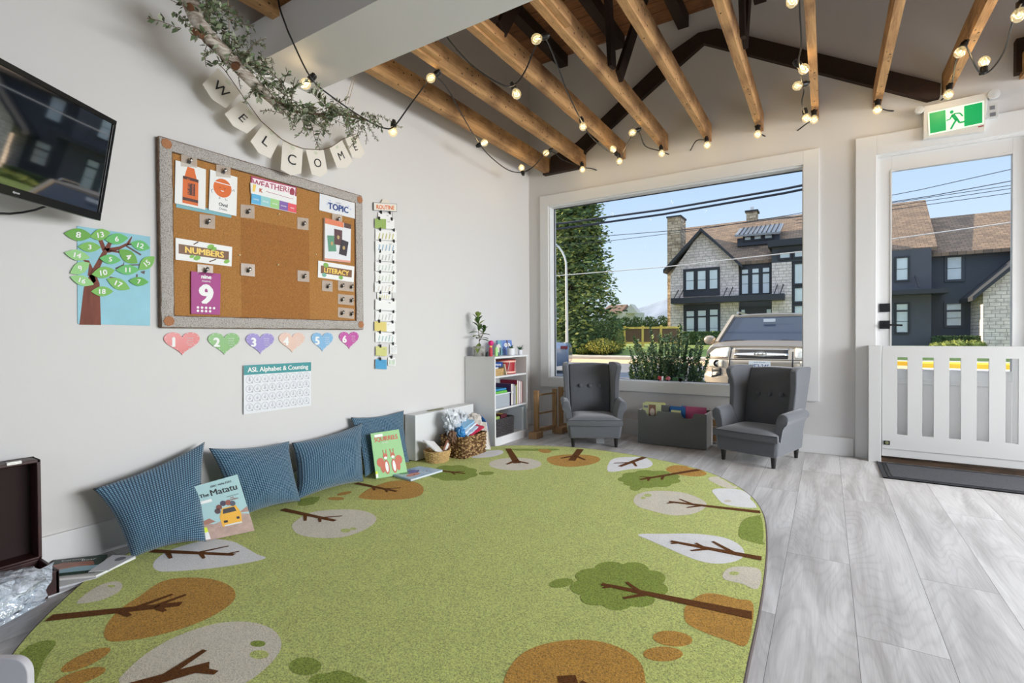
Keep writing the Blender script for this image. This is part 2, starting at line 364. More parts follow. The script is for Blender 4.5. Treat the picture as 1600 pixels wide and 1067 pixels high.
frame(MB(), gx0-.008, gx1+.008, gz0-.006, gz1+.008, gx0, gx1, gz0, gz1, D+.006, D+.014, M_trim).build('glazing_bead', dr)
mb = MB(); mb.box(DX0, DX0+.012, D-.004, D+.05, 0, DZ1, M_trim); mb.box(DX0, DX1, D-.006, D+.05, DZ1-.02, DZ1, M_trim); mb.build('door_stop', dr)
mb = MB(); mb.box(2.990, 3.052, D-.004, D+.012, 1.090, 1.152, M_black); mb.box(3.012, 3.030, D-.012, D, 1.117, 1.125, M_black); mb.build('deadbolt', dr, label='black square deadbolt plate', bevel=.001)
mb = MB(); mb.box(2.990, 3.050, D-.004, D+.012, .966, 1.026, M_black); mb.tube([(3.02, D, .996), (3.02, D-.045, .996)], .009, M_black, 10); mb.tube([(3.015, D-.042, .996), (3.12, D-.042, .990)], .007, M_black, 10)
mb.build('door_handle', dr, label='black lever handle on a square plate', bevel=.001)
M_thr = wood_material('threshold_wood', (96, 74, 54), (70, 52, 38), (45, 33, 25), nails=False, axis='x')
struct(MB().box(2.93, 3.93, D-.075, D+.05, 0, .03, M_thr), 'trim_1', bevel=.003)
# painted bulkhead (beam casing) across the ceiling
struct(MB().box(0, XR, 1.562, 1.932, 2.41, 2.633, M_wall), 'trim_2')
# windows added to the unseen walls to frame the fill lamps
for nm, b in (('added_window_right', (XR, XR+.1, 1.0, 4.45)), ('added_window_rear', None)):
    mb = MB()
    if b:
        for yy in (1.0, 2.1, 3.25, 4.4): mb.box(XR+.02, XR+.09, yy, yy+.05, .6, 2.5, M_trim)
        mb.box(XR+.02, XR+.09, 1.0, 4.45, .6, .65, M_trim); mb.box(XR+.02, XR+.09, 1.0, 4.45, 2.45, 2.5, M_trim)
        mb.box(XR+.05, XR+.055, 1.0, 4.45, .6, 2.5, M_glass)
    else:
        for xx in (.02, 1.75, 3.5, 5.25): mb.box(xx, xx+.05, YR-.09, YR-.02, .6, 2.5, M_trim)
        mb.box(.02, 5.3, YR-.09, YR-.02, .6, .65, M_trim); mb.box(.02, 5.3, YR-.09, YR-.02, 2.45, 2.5, M_trim)
        mb.box(.02, 5.3, YR-.055, YR-.05, .6, 2.5, M_glass)
    mb.build(nm, kind='structure')
# ---- joists: bottom chords of the old trusses, with webs
BX = [.24, .63, 1.035, 1.43, 1.80, 2.20, 2.585, 2.97, 3.36, 3.75, 4.14, 4.53, 4.92, 5.31, 5.70, 6.09, 6.48]
ORD = ['first', 'second', 'third', 'fourth', 'fifth', 'sixth', 'seventh', 'eighth', 'ninth']
BLAB = ['exposed brown beam nearest the left wall, first in the row', 'second exposed beam from the left wall, cord and bulb clipped to it',
 'third exposed beam from the left wall, a pair of dark webs on top', 'fourth exposed beam from the left wall, a steep dark web on it', 'fifth exposed beam from the left wall, over the middle of the window',
 'sixth exposed beam from the left wall, two struts meeting on it', 'seventh exposed beam from the left wall, a cluster of bulbs at its end', 'eighth exposed beam, narrow, ending left of the exit sign', 'ninth exposed beam ending above the exit sign']
webs = {2: [((1.80+.55, 2.74), (1.62, 3.66)), ((2.42, 2.74), (3.05, 3.66))], 3: [((3.15, 2.74), (3.0, 3.64)), ((3.28, 2.74), (3.9, 3.62))], 5: [((3.3, 2.76), (3.05, 3.64)), ((3.36, 2.76), (3.75, 3.64))]}
for i, x in enumerate(BX):
    lab = BLAB[i] if i < 9 else 'exposed old beam over the right of the room'
    r = thing('ceiling_beam', lab, 'beam', (x, D, 2.59), group='exposed beams running to the window wall' if i < 9 else 'beams over the unseen right of the room')
    w_ = .045 if i else .06
    MB().box(x-w_/2, x+w_/2, YR, D-.003, 2.59, 2.735, M_joist).build('bottom_chord', r, flat=True)
    if i in (1, 2, 3):
        MB().box(x-.012, x+w_/2+.04, 1.95, 2.30+.06*i, 2.605, 2.665, M_joist).build('splice_block', r, bevel=.003)
    for (a, b) in webs.get(i, []):
        MB().bar((x+.035, a[0], a[1]-.05), (x+.035, b[0], b[1]), .09, .03, M_dark, up=(1, 0, 0)).build('web', r, bevel=.002)
    if i == 0:
        pass
# dark rafter pair lying against the front wall
rp = thing('gable_rafters', 'dark stained rafter pair forming a low peak on the front wall above the window', 'rafter', (1.8, D, 2.6))
YP = D-.052
def yprism(pts, y0, y1, m, mb=None):
    mb = mb or MB(); n = len(pts); vs = [(p[0], y0, p[1]) for p in pts]+[(p[0], y1, p[1]) for p in pts]
    return mb.add(vs, [tuple(range(n)), tuple(range(2*n-1, n-1, -1))]+[(i, n+i, n+(i+1) % n, (i+1) % n) for i in range(n)], m)
def px2(pts, y): return [((q := at(a, b, 'y', y)).x, q.z) for a, b in pts]
pk = px2([(1091, 51), (1099, 67)], YP)
lo = px2([(982, 144), (914, 235)], YP)
yprism([(.285, 2.60), (.60, 2.60)] + px2([(914, 236), (997, 158), (1058, 103), (1099, 67), (1120, 44), (1091, 51), (1047, 82), (982, 144), (901, 222)], YP) + [(.285, 2.745)], YP, D-.002, M_dark).build('left_rafter', rp)
yprism(px2([(1099, 67), (1450, 156), (1469, 151), (1470, 130), (1125, 45), (1120, 44)], YP)[::1], YP, D, M_dark).build('right_rafter', rp)
MB().box(.20, .62, D-.06, D-.005, 2.575, 2.60, M_dark).build('bearing_plate', rp)
MB().box(3.70, 3.80, D-.06, D, 2.62, 2.84, M_dark).build('wall_bracket', label='dark wooden block on the wall at the right edge', cat='bracket')
# ================================================================ OUTSIDE
G0 = -.30
M_asph = mat('asphalt', (120, 122, 128), .9, vary=(3, .12), bump=(90, .3, .01))
M_conc = mat('concrete', (205, 196, 182), .85, vary=(2, .1))
M_grass = mat('lawn', (134, 156, 84), .95, vary=(4, .3), bump=(30, .8, .05))
M_curb = mat('sunlit_curb_yellow', (236, 200, 60), .7, vary=(3, .1))  # yellow of the sunlit curb put into its colour
MB().box(-90, 90, D+.16, 24.4, G0-.3, G0, M_asph).build('street', label='asphalt street and parking strip in front of the building', cat='street', kind='structure', origin=(0, 20, G0-.3))
MB().box(-90, 90, 24.4, 26.0, G0-.3, G0+.14, M_conc).build('sidewalk', kind='structure', origin=(0, 25, G0-.3))
struct(MB().box(-90, 90, 24.2, 24.4, G0-.3, G0+.13, M_conc), 'curb')
struct(MB().box(.2, 5.5, 24.18, 24.41, G0-.3, G0+.16, M_curb).box(5.5, 15, 22.9, 24.41, G0-.3, G0+.16, M_curb), 'sunlit_yellow_strip')  # widened end stands for a sunlit yellowish strip, its light in the colour
M_sunroad = mat('sunlit_road_tan', (222, 190, 150), .85, vary=(2, .1))  # tan of sunlit asphalt put into the colour
struct(MB().box(-90, 5.5, 20.9, 24.19, G0-.29, G0+.008, M_sunroad).box(5.5, 90, 20.0, 22.92, G0-.29, G0+.008, mat('sunlit_pale_concrete', (236, 228, 214), .85)), 'sunlit_road_strip')  # strips added over the far road, sunlight painted into both colours
def lawn(u, v):
    x = -90+180*u; y = 26+60*v; return (x, y, G0+.13+min(1, (y-26)/9)*.42)
struct(MB().grid(lawn, 2, 40, M_grass), 'lawn', origin=(0, 26, G0))
struct(MB().box(-900, 900, 86, 1300, G0-.2, .2, M_grass), 'far_ground')
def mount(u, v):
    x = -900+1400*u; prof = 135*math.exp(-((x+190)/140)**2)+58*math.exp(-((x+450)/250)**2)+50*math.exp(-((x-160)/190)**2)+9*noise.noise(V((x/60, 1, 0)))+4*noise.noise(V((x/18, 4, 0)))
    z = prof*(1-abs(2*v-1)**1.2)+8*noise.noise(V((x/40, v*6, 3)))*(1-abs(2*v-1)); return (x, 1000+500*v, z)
MB().grid(mount, 140, 20, mat('hazy_rock', (128, 140, 158), 1, vary=(.012, .2))).build('mountain', label='pale blue-grey mountain on the horizon, left of the stone house', cat='mountain')  # distance haze is mixed into the rock colour

# ---- leaves
def leaf_cloud(mb, pts, size, mats, flat=.6, asp=1.8):
    for p in pts:
        a = random.uniform(0, 2*pi); t = random.uniform(-1, 1)*flat
        d = V((cos(a)*cos(t), sin(a)*cos(t), sin(t))); q = d.cross(V((random.uniform(-1, 1), random.uniform(-1, 1), random.uniform(-.4, 1)))).normalized()
        s = size*random.uniform(.6, 1.3); c = V(p)
        mb.add([c-d*s*asp/2, c+q*s*.32, c+d*s*asp/2, c-q*s*.32], [(0, 1, 2, 3)], random.choice(mats))
    return mb
M_fg = [mat('fir_green_a', (70, 96, 58), .85), mat('fir_green_b', (104, 128, 72), .85), mat('fir_green_c', (146, 156, 80), .85)]
M_bark = mat('bark', (84, 64, 50), .95, vary=(8, .3), bump=(14, 1, .02))
def fir_meshes(h, r, n, mats, size, seed, top=.25, drop=.5):
    random.seed(seed); pts = []
    nb = n//34
    for b in range(nb):
        t = random.random()**.85; z = h*(.06+.94*t); rr = r*(1-t)**.62*random.uniform(.75, 1.1)+.12; a = random.uniform(0, 2*pi)
        for k in range(34):
            q = random.random()**.6; w_ = .10+.16*q*r*.35
            pts.append((cos(a)*rr*q+random.gauss(0, w_), sin(a)*rr*q+random.gauss(0, w_), z-drop*q*q*rr*.4+random.gauss(0, w_*.7)))
    f = MB(); leaf_cloud(f, pts, size, mats, .5)
    t = MB().tube([(0, 0, -.3), (0, 0, h*.5), (0, 0, h*.93)], [r*.09+.05, r*.06+.03, .02], M_bark, 9); return f, t
def tree(name, label, loc, h, r, n, mats, size, seed, group=None, cat='tree', **k):
    root = thing(name, label, cat, loc, group=group)
    f, t = fir_meshes(h, r, n, mats, size, seed, **k); f.build('foliage', root, local=True, flat=True); t.build('trunk', root, local=True); return root
p = at(893, 560, 'y', 28.5)
fir = tree('evergreen_tree', 'tall dense evergreen at the left of the picture window, side lit yellow-green', (p.x, 28.5, -.1), 13.2, 3.1, 34000, M_fg, .19, 3)
def hedge(name, label, x0, x1, y0, y1, z0, z1, n, mats, size, seed, cat='hedge', peaks=0, group=None):
    random.seed(seed); pts = []
    for k in range(n):
        x = random.uniform(x0, x1); y = random.uniform(y0, y1); e = 1
        if peaks: e = .78+.22*abs(math.sin((x-x0)*pi/peaks))**.6
        z = z0+(z1-z0)*e*random.random()**.8
        f = random.random()
        if f < .6: y = y0+abs(random.gauss(0, .08))
        pts.append((x, y, z))
    mb = leaf_cloud(MB(), pts, size, mats, 1.2)
    mb.box(x0+.1, x1-.1, y0+.12, y1-.1, z0, z0+(z1-z0)*(.7 if peaks else .9), mats[0])
    return mb.build(name, label=label, cat=cat, group=group, flat=True, origin=((x0+x1)/2, (y0+y1)/2, z0))
a = at(874, 500, 'y', 27); b = at(968, 500, 'y', 27)
hedge('clipped_hedge', 'dark green hedge under the tall evergreen across the street', a.x-6, b.x, 26.6, 27.8, -.1, 1.75, 9000, M_fg[:2], .12, 5)
M_yb = [mat('golden_leaf_a', (226, 206, 92), .7), mat('golden_leaf_b', (140, 140, 48), .7), mat('golden_leaf_c', (96, 108, 40), .7)]
def bush(name, label, c, rx, rz, n, mats, size, seed, cat='bush', core=None):
    random.seed(seed); pts = []
    for k in range(n):
        v = V((random.gauss(0, 1), random.gauss(0, 1), random.gauss(0, 1))).normalized()*random.uniform(.82, 1.04)
        v *= 1+.16*noise.noise(v*2.6+V((seed, 0, 0)))
        pts.append((c[0]+v.x*rx, c[1]+v.y*rx, c[2]+rz+v.z*rz))
    mb = leaf_cloud(MB(), pts, size, mats, 1.4); mb.ball((c[0], c[1], c[2]+rz), 1, core or mats[-1], 10, (rx*.85, rx*.85, rz*.85))
    return mb.build(name, label=label, cat=cat, flat=True, origin=c)
a = at(941, 556, 'y', 26.4); bush('golden_bush', 'sunlit golden bush at the edge of the sidewalk across the street', (a.x, 26.6, -.12), .95, .44, 2600, M_yb, .075, 3)
a = at(962, 556, 'y', 26.8); bush('round_topiary', 'rounded dark green topiary right of the golden bush', (a.x, 27.0, -.1), .42, .72, 1500, M_fg, .07, 4)
a = at(925, 556, 'y', 26.4); bush('low_shrub', 'low olive shrub left of the golden bush', (a.x-.5, 26.5, -.12), .5, .2, 700, M_yb[1:], .07, 9)
a = at(952, 500, 'y', 44); b = at(1046, 500, 'y', 44)
hedge('cedar_hedge', 'row of dark pointed cedars behind the wooden fence', a.x, b.x+3, 43.4, 44.4, .2, 2.6, 5000, M_fg[:1], .16, 8, peaks=1.1)
# fence; sunlight on the yellow wood frame put into its colour
M_fw = mat('sunlit_yellow_wood', (250, 214, 118), .7, vary=((6, 6, 1), .15)); M_fp = mat('fence_infill', (124, 96, 78), .85, vary=((12, 12, 1), .2))
fr = thing('wooden_fence', 'wooden fence of brown panels in a bright yellow frame beside the stone house', 'fence', (at(1010, 538, 'y', 33).x, 33, .2))
q = [at(u, 511, 'y', 33) for u in (976, 1004.5, 1033, 1062)]; zt = q[0].z; zb = at(976, 537, 'y', 33).z
for i, a in enumerate(q): MB().box(a.x-.07, a.x+.07, 32.93, 33.07, .05, zt+.08, M_fw).build('post', fr)
mb = MB(); mb.box(q[0].x, q[-1].x, 32.95, 33.05, zt-.14, zt, M_fw); mb.box(q[0].x, q[-1].x, 32.95, 33.05, zb, zb+.12, M_fw); mb.build('rails', fr)
for a, b in zip(q, q[1:]): MB().box(a.x+.07, b.x-.07, 32.98, 33.02, zb+.12, zt-.14, M_fp).build('infill_panel', fr)
# lamp post
M_pole = mat('galvanised_steel', (214, 214, 210), .45, metal=.2)
lp = at(886, 555, 'y', 25.2); tp = at(882, 395, 'y', 25.2)
pts = [(lp.x, 25.2, -.2), (lp.x, 25.2, 2), (lp.x-.02, 25.2, tp.z-.9)]+[(lp.x-1.7*(1-cos(t)), 25.2, tp.z-.9+1.8*sin(t)) for t in [i*pi/2/8 for i in range(1, 9)]]
r_ = thing('street_lamp', 'slim pale street lamp with curved arm in front of the evergreen', 'street lamp', (lp.x, 25.2, -.16))
MB().tube(pts, [.085, .08, .065]+[.055]*8, M_pole, 10).build('pole', r_)
e = V(pts[-1]); MB().ball((e.x-.25, e.y, e.z-.03), .3, M_pole, 10, (1, .4, .25)).build('lamp_head', r_)
# overhead wires
M_cable = mat('overhead_cable', (38, 44, 58), .6); M_wirelt = mat('bright_wire', (214, 210, 205), .4, metal=.3)
def wire(lab, pa, pb, y, rad, m, sag=.25, ext=30, group=None, name='power_line'):
    A = at(*pa, 'y', y); B = at(*pb, 'y', y); d = (B-A)/(B.x-A.x); A2 = A-d*ext; B2 = B+d*ext; pts = []
    for i in range(25):
        t = i/24; p = A2.lerp(B2, t); k = (p.x-A.x)/(B.x-A.x); p.z -= sag*(1-(2*k-1)**2)*(.5 if -1 < k < 2 else .5); pts.append(p)
    return MB().tube(pts, rad, m, 6).build(name, label=lab, cat='power line', group=group, origin=tuple((A+B)/2))
wire('upper of the two thick black overhead cables', (868, 350), (1253, 290), 13, .028, M_cable, .12)
wire('lower of the two thick black overhead cables', (868, 358), (1253, 296.5), 13, .028, M_cable, .12)
wire('thin grey wire just under the thick cables', (868, 372), (1037, 362), 15, .009, M_cable, .05)
wire('lower thin grey wire crossing the evergreen', (868, 384), (1037, 366.5), 15.4, .008, M_cable, .05)
wire('pale wire crossing in front of the stone house', (868, 431), (1253, 393), 11, .011, M_wirelt, .08)
for i, (a, b) in enumerate([((1448, 309), (1583, 289)), ((1448, 314), (1583, 294)), ((1448, 320), (1583, 301))]):
    wire('hair-thin wire above the dark roof in the door glass', a, b, 17, .008, M_cable, .0, 3, group='thin wires above the dark roof')

# ---- the stone house, facade on the plane y = 36
HY = 36.0
def stone_material(name, c1, c2, c3, mortar, sc=(1, 1, 1), bw=.42, rh=.19):
    m, n, l, b = nodemat(name); tc = n.new('ShaderNodeTexCoord'); s = n.new('ShaderNodeSeparateXYZ'); l.new(tc.outputs['Object'], s.inputs[0])
    ad = n.new('ShaderNodeMath'); l.new(s.outputs[0], ad.inputs[0]); l.new(s.outputs[1], ad.inputs[1]); cb = n.new('ShaderNodeCombineXYZ'); l.new(ad.outputs[0], cb.inputs[0]); l.new(s.outputs[2], cb.inputs[1])
    br = n.new('ShaderNodeTexBrick'); l.new(cb.outputs[0], br.inputs['Vector']); br.inputs['Scale'].default_value = 1; br.inputs['Brick Width'].default_value = bw; br.inputs['Row Height'].default_value = rh
    br.inputs['Mortar Size'].default_value = .012; br.inputs['Color1'].default_value = lin(c1); br.inputs['Color2'].default_value = lin(c2); br.inputs['Mortar'].default_value = lin(mortar); br.squash = .7; br.squash_frequency = 3
    nz = noise_tex(n, l, tc.outputs['Object'], (2.4, 2.4, 5), 3, .6); c = mixc(n, l, ramp(n, l, nz, [(.5, (0, 0, 0, 1)), (.62, (1, 1, 1, 1))]), br.outputs[0], mixc(n, l, .6, br.outputs[0], lin(c3)))
    l.new(c, b.inputs['Base Color']); b.inputs['Roughness'].default_value = .9
    bp = n.new('ShaderNodeBump'); bp.inputs['Distance'].default_value = .03; bp.inputs['Strength'].default_value = .6; l.new(c, bp.inputs['Height']); l.new(bp.outputs[0], b.inputs['Normal']); return m
M_stone = stone_material('facade_stone', (250, 235, 229), (234, 219, 213), (188, 174, 169), (156, 146, 141))
M_stone2 = stone_material('chimney_stone', (222, 204, 176), (178, 156, 128), (108, 92, 78), (96, 84, 74), bw=.5, rh=.24)
def shingle(name, c, c2):
    m, n, l, b = nodemat(name); tc = n.new('ShaderNodeTexCoord'); br = n.new('ShaderNodeTexBrick'); mp = n.new('ShaderNodeMapping'); l.new(tc.outputs['Object'], mp.inputs[0]); mp.inputs['Rotation'].default_value = (radians(-45), 0, 0)
    l.new(mp.outputs[0], br.inputs['Vector']); br.inputs['Scale'].default_value = 1; br.inputs['Brick Width'].default_value = .35; br.inputs['Row Height'].default_value = .2; br.inputs['Mortar Size'].default_value = .01
    br.inputs['Color1'].default_value = lin(c); br.inputs['Color2'].default_value = lin(c2); br.inputs['Mortar'].default_value = lin(tuple(v*.6 for v in c2)); l.new(br.outputs[0], b.inputs['Base Color']); b.inputs['Roughness'].default_value = .95; return m
M_shing = shingle('roof_shingle', (150, 128, 108), (118, 102, 90))
M_chr = mat('charcoal_trim', (52, 54, 60), .6); M_sid = mat('charcoal_siding', (78, 82, 90), .75, bump=((.1, .1, 40), .5, .02)); M_stuc = mat('charcoal_stucco', (92, 94, 102), .85, vary=(1.5, .1))
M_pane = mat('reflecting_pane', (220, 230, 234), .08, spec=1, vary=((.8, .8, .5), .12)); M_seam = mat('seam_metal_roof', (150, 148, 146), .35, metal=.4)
def hp(px, py, y=HY): q = at(px, py, 'y', y); return q
hs = thing('stone_house', 'two-storey grey stone house with charcoal trim and steep gable seen through the picture window', 'house', (hp(1150, 530).x, HY, .2))
def zx(px, py, y=HY): q = at(px, py, 'y', y); return (q.x, q.z)
gb = [zx(1047.5, 430), (zx(1047.5, 534)[0], .1), (zx(1153.6, 534)[0], .1), zx(1153.6, 412), zx(1095, 362)]
yprism(gb, HY, HY+7, M_stone).build('gable_wall', hs)
# gable roof: two slopes running back
def slope(name, a, b, y0, y1, th, m, parent):
    mb = MB(); (x0, z0), (x1, z1) = a, b
    return yprism([(x0, z0-th), (x1, z1-th), (x1, z1), (x0, z0)], y0, y1, m, mb).build(name, parent)
slope('gable_roof_left', zx(1036, 421.5, HY-.5), zx(1095, 356, HY-.5), HY-.5, HY+6, .22, M_chr, hs)
slope('gable_roof_right', zx(1095, 356, HY-.5), zx(1159, 413, HY-.5), HY-.5, HY+6, .22, M_chr, hs)
# main roof: eave to ridge
E1 = hp(1160, 409.5, HY+.6); ez = E1.z; R0 = hp(1071, 355, HY+6.5); R1 = hp(1253.6, 335.5, HY+6.5); xr = hp(1449, 320, HY+6.5).x+.0
def roofplane(name, x0, x1, xe0, xe1, ye, ze, yr, zr, m, parent, th=.2):
    mb = MB(); vs = [(xe0, ye, ze), (xe1, ye, ze), (x1, yr, zr), (x0, yr, zr)]; vs += [(a, b, c-th) for a, b, c in vs]
    mb.add(vs, [(0, 1, 2, 3), (7, 6, 5, 4), (0, 4, 5, 1), (1, 5, 6, 2), (2, 6, 7, 3), (3, 7, 4, 0)], m); return mb.build(name, parent)
zr = (R0.z+R1.z)/2; xe1 = hp(1465, 388, HY+.3).x
roofplane('main_roof', R0.x, hp(1446, 312, HY+6.5).x, hp(1048, 430, HY+1).x+1.0, xe1, HY+.3, ez, HY+6.5, zr, M_shing, hs)
roofplane('main_roof_back', R0.x, hp(1446, 312, HY+6.5).x, R0.x-.2, xe1, HY+13, ez, HY+6.5, zr, M_shing, hs)
xw0 = zx(1153.6, 450)[0]; xw1 = zx(1206, 450)[0]; xw2 = zx(1455.3, 450)[0]
MB().box(xw0-.3, xw1, HY+.5, HY+7, .1, ez-.1, M_sid).build('recessed_wall', hs)
MB().box(xw0+.5, xw2, HY+6, HY+12, .1, ez, M_sid).build('rear_wall', hs)
x0, zz = zx(1206, 411); x1 = zx(1237, 411)[0]
MB().box(x0, x1, HY, HY+1.2, .1, zz, M_stone).build('stone_pier', hs)
z1 = zx(1206, 387)[1]; x2 = zx(1330, 411)[0]
MB().box(x0, x2, HY+.02, HY+1.2, zz, z1, M_sid).build('upper_wall', hs)
MB().box(x1, x2, HY+.1, HY+1.2, .1, zz, M_chr).build('stair_window_wall', hs)
mb = MB(); a = zx(1199.5, 386, HY-.5); b = zx(1199.5, 376, HY-.5); mb.box(a[0], x2+.2, HY-.5, HY+3, a[1], b[1], M_chr); mb.build('flat_roof', hs)
def win(parent, quadpx, y=HY, bars=(1, 0), fr=.07, dep=.08, split=None, name='window', mf=None):
    (a, c), (b, d) = zx(quadpx[0], quadpx[3], y), zx(quadpx[2], quadpx[1], y)   # x0,zbottom / x1,ztop
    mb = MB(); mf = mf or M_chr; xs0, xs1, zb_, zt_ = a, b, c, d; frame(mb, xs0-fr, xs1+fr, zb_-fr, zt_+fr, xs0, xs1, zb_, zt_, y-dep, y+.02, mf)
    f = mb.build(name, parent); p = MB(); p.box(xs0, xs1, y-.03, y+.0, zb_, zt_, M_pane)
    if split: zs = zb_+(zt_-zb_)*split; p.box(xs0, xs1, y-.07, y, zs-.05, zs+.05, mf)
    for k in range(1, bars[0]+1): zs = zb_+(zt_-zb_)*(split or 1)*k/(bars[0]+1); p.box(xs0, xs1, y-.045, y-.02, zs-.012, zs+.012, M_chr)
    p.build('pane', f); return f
# window bays: a dark surround and three lights each
def bay(px0, py0, px1, py1, lites, y=HY, split=None, dep=.1):
    (a, c), (b, d) = zx(px0, py1, y), zx(px1, py0, y); MB().box(a, b, y-dep, y+.02, c, d, M_chr).build('window_surround', hs)
    for q in lites: win(hs, q, y-dep, bars=(1, 0), split=split, fr=.03, dep=.05)
bay(1068, 417, 1125, 464, [(1072.3, 424, 1084, 453), (1090.5, 423, 1102.6, 452), (1109, 421.5, 1121, 451)])
bay(1068.5, 474, 1125.5, 535, [(1073, 486, 1084.5, 533), (1091, 485, 1103, 533), (1109.5, 483.5, 1121.5, 532)], split=.80)
bay(1155, 414, 1205.5, 462, [(1159.4, 421, 1169, 459), (1175.7, 419.5, 1185.5, 458.5), (1192, 418, 1202, 458)], y=HY+.5, split=.8)
bay(1155, 478, 1205.5, 535, [(1158.5, 484, 1164, 500), (1198, 483, 1205, 500)], y=HY+.5)
for q in [(1219, 394, 1234, 403.5), (1242, 392, 1257, 401.5)]: win(hs, q, HY, bars=(0, 0), fr=.12)
for q in [(1242, 412, 1256, 443), (1242, 450, 1256, 471), (1242, 478, 1256, 500)]: win(hs, q, HY+.1, bars=(0, 0), fr=.1)
(a, c), (b, d) = zx(1048, 474.6, HY-1.0), zx(1225, 459, HY-1.0); zc = zx(1048, 466, HY-1.0)[1]
MB().box(a, b, HY-1.0, HY+.1, c, zc, M_chr).build('canopy', hs)
for u, v in [(1053, 465), (1061, 464), (1130, 462), (1139, 461.5), (1209.5, 458), (1219, 457.5)]:
    A = hp(u, v+1, HY-.7); MB().bar(A, (A.x+.14, HY-.02, A.z+.62), .05, .05, M_chr).build('canopy_rod', hs)
A, B = zx(1043, 535, HY+.6), zx(1063, 338, HY+.6); mb = MB(); mb.box(A[0], B[0], HY+.6, HY+2.2, .1, B[1], M_stone2); mb.box(A[0]-.06, B[0]+.06, HY+.55, HY+2.25, B[1]-.0, B[1]+.1, M_chr); mb.build('side_chimney', hs, label='tall sunlit stone chimney')
A, B = zx(1167, 350, HY+6.5), zx(1183, 331, HY+6.5); mb = MB(); mb.box(A[0], B[0], HY+6.2, HY+7.2, A[1]-1, B[1], M_stone2); mb.box(A[0]-.1, B[0]+.1, HY+6.1, HY+7.3, B[1], B[1]+.12, M_chr); mb.box((A[0]+B[0])/2-.12, (A[0]+B[0])/2+.12, HY+6.6, HY+6.8, B[1]+.1, B[1]+.45, M_white); mb.build('ridge_chimney', hs)
# dormer
y_ = HY+2.2; A = zx(1152, 385, y_); B = zx(1218, 366, y_); C = zx(1149, 366, y_)
MB().box(A[0], B[0], y_, y_+2.6, A[1], B[1], M_sid).build('dormer_wall', hs)
P = [hp(1148, 367.5, y_-.4), hp(1219, 361.5, y_-.4), hp(1225, 348.5, y_+1.9), hp(1156, 357, y_+1.9)]
mb = MB(); vs = [tuple(p) for p in P]+[(p.x, p.y, p.z-.14) for p in P]; mb.add(vs, [(0, 1, 2, 3), (7, 6, 5, 4), (0, 4, 5, 1), (1, 5, 6, 2), (2, 6, 7, 3), (3, 7, 4, 0)], M_seam)
for k in range(1, 10): t = k/10; mb.bar(P[0].lerp(P[1], t)+V((0, 0, .03)), P[3].lerp(P[2], t)+V((0, 0, .03)), .05, .07, M_chr)
mb.build('dormer_roof', hs, label='standing seam dormer roof')
for q in [(1164, 370, 1173, 375.5), (1179, 368, 1189, 374), (1195.5, 366.5, 1206, 372.5)]: win(hs, q, y_, bars=(0, 0), fr=.12)
for z0_, z1_, sp in ((4.9, 7.0, None), (1.0, 3.4, .78)):
    for x_ in (3.9, 4.95):
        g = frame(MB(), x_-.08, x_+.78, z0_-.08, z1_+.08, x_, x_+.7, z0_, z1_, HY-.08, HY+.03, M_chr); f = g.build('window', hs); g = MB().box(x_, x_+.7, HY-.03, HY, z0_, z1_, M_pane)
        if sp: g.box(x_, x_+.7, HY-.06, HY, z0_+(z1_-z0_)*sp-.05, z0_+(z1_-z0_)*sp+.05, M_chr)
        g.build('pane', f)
# dark wing seen in the door glass
mb = MB(); mb.box(x2-.1, xw2, HY+.0, HY+6, .1, ez-.1, M_stuc); mb.build('stucco_wall', hs)
dw = thing('dark_house_wing', 'charcoal sided house wing with shingle roof seen through the door glass', 'house', (hp(1520, 530).x, HY, .2))
YW = HY+1.0; wl_ = xw2-.05; wr_ = zx(1640, 400, YW)[0]; ez2 = hp(1466, 395, YW-.4).z
MB().box(wl_, wr_, YW, YW+6, .1, ez2-.1, M_sid).build('siding_wall', dw)
Rr = hp(1454, 341, YW+4.5); roofplane('shingle_roof', Rr.x-.5, wr_+.5, hp(1466, 395, YW-.4).x-.3, wr_+.5, YW-.4, ez2, YW+4.5, Rr.z, M_shing, dw)
win(dw, (1480, 401.5, 1502, 437), YW, fr=.13, mf=M_sid); win(dw, (1479, 474.5, 1501.5, 508.5), YW, fr=.13, split=.68, mf=M_sid)
win(hs, (1400.7, 402.6, 1418, 437.8), HY, fr=.1); win(hs, (1400.7, 475, 1418, 519), HY, fr=.1, split=.76)
(a, c), (b, d) = zx(1380, 461, HY-1.), zx(1484, 450, HY-1.); MB().box(a, b, HY-1., HY+1., c, d, M_chr).build('canopy', dw)
A = hp(1436, 449, HY-.6); MB().bar(A, (A.x-.1, HY, A.z+.7), .05, .05, M_chr).build('canopy_rod', dw)
gy = HY-1.6; xs = zx(1536, 470, gy)[0]; pts = [zx(1536, 456, gy), (xs, .1), (zx(1700, 500, gy)[0], .1), zx(1700, 322, gy)]
yprism(pts, gy, gy+4, M_stone).build('stone_gable', dw)
slope('gable_roof', zx(1520, 463, gy-.5), zx(1700, 318, gy-.5), gy-.5, gy+4, .22, M_chr, dw)
a = zx(1455, 530, HY-.4)[0]; b = zx(1534, 530, HY-.4)[0]
hedge('foundation_hedge', 'dark low hedge at the foot of the charcoal wing', a, b, HY-1.2, HY-.2, .1, .78, 3500, M_fg[:1], .09, 12)
a = zx(1068, 530, HY-.6)[0]; b = zx(1128, 530, HY-.6)[0]
hedge('clipped_shrubs', 'dark clipped shrubs below the ground-floor windows of the stone house', a, b, HY-1.0, HY-.2, .1, 1.15, 3500, M_fg[:2], .1, 13)
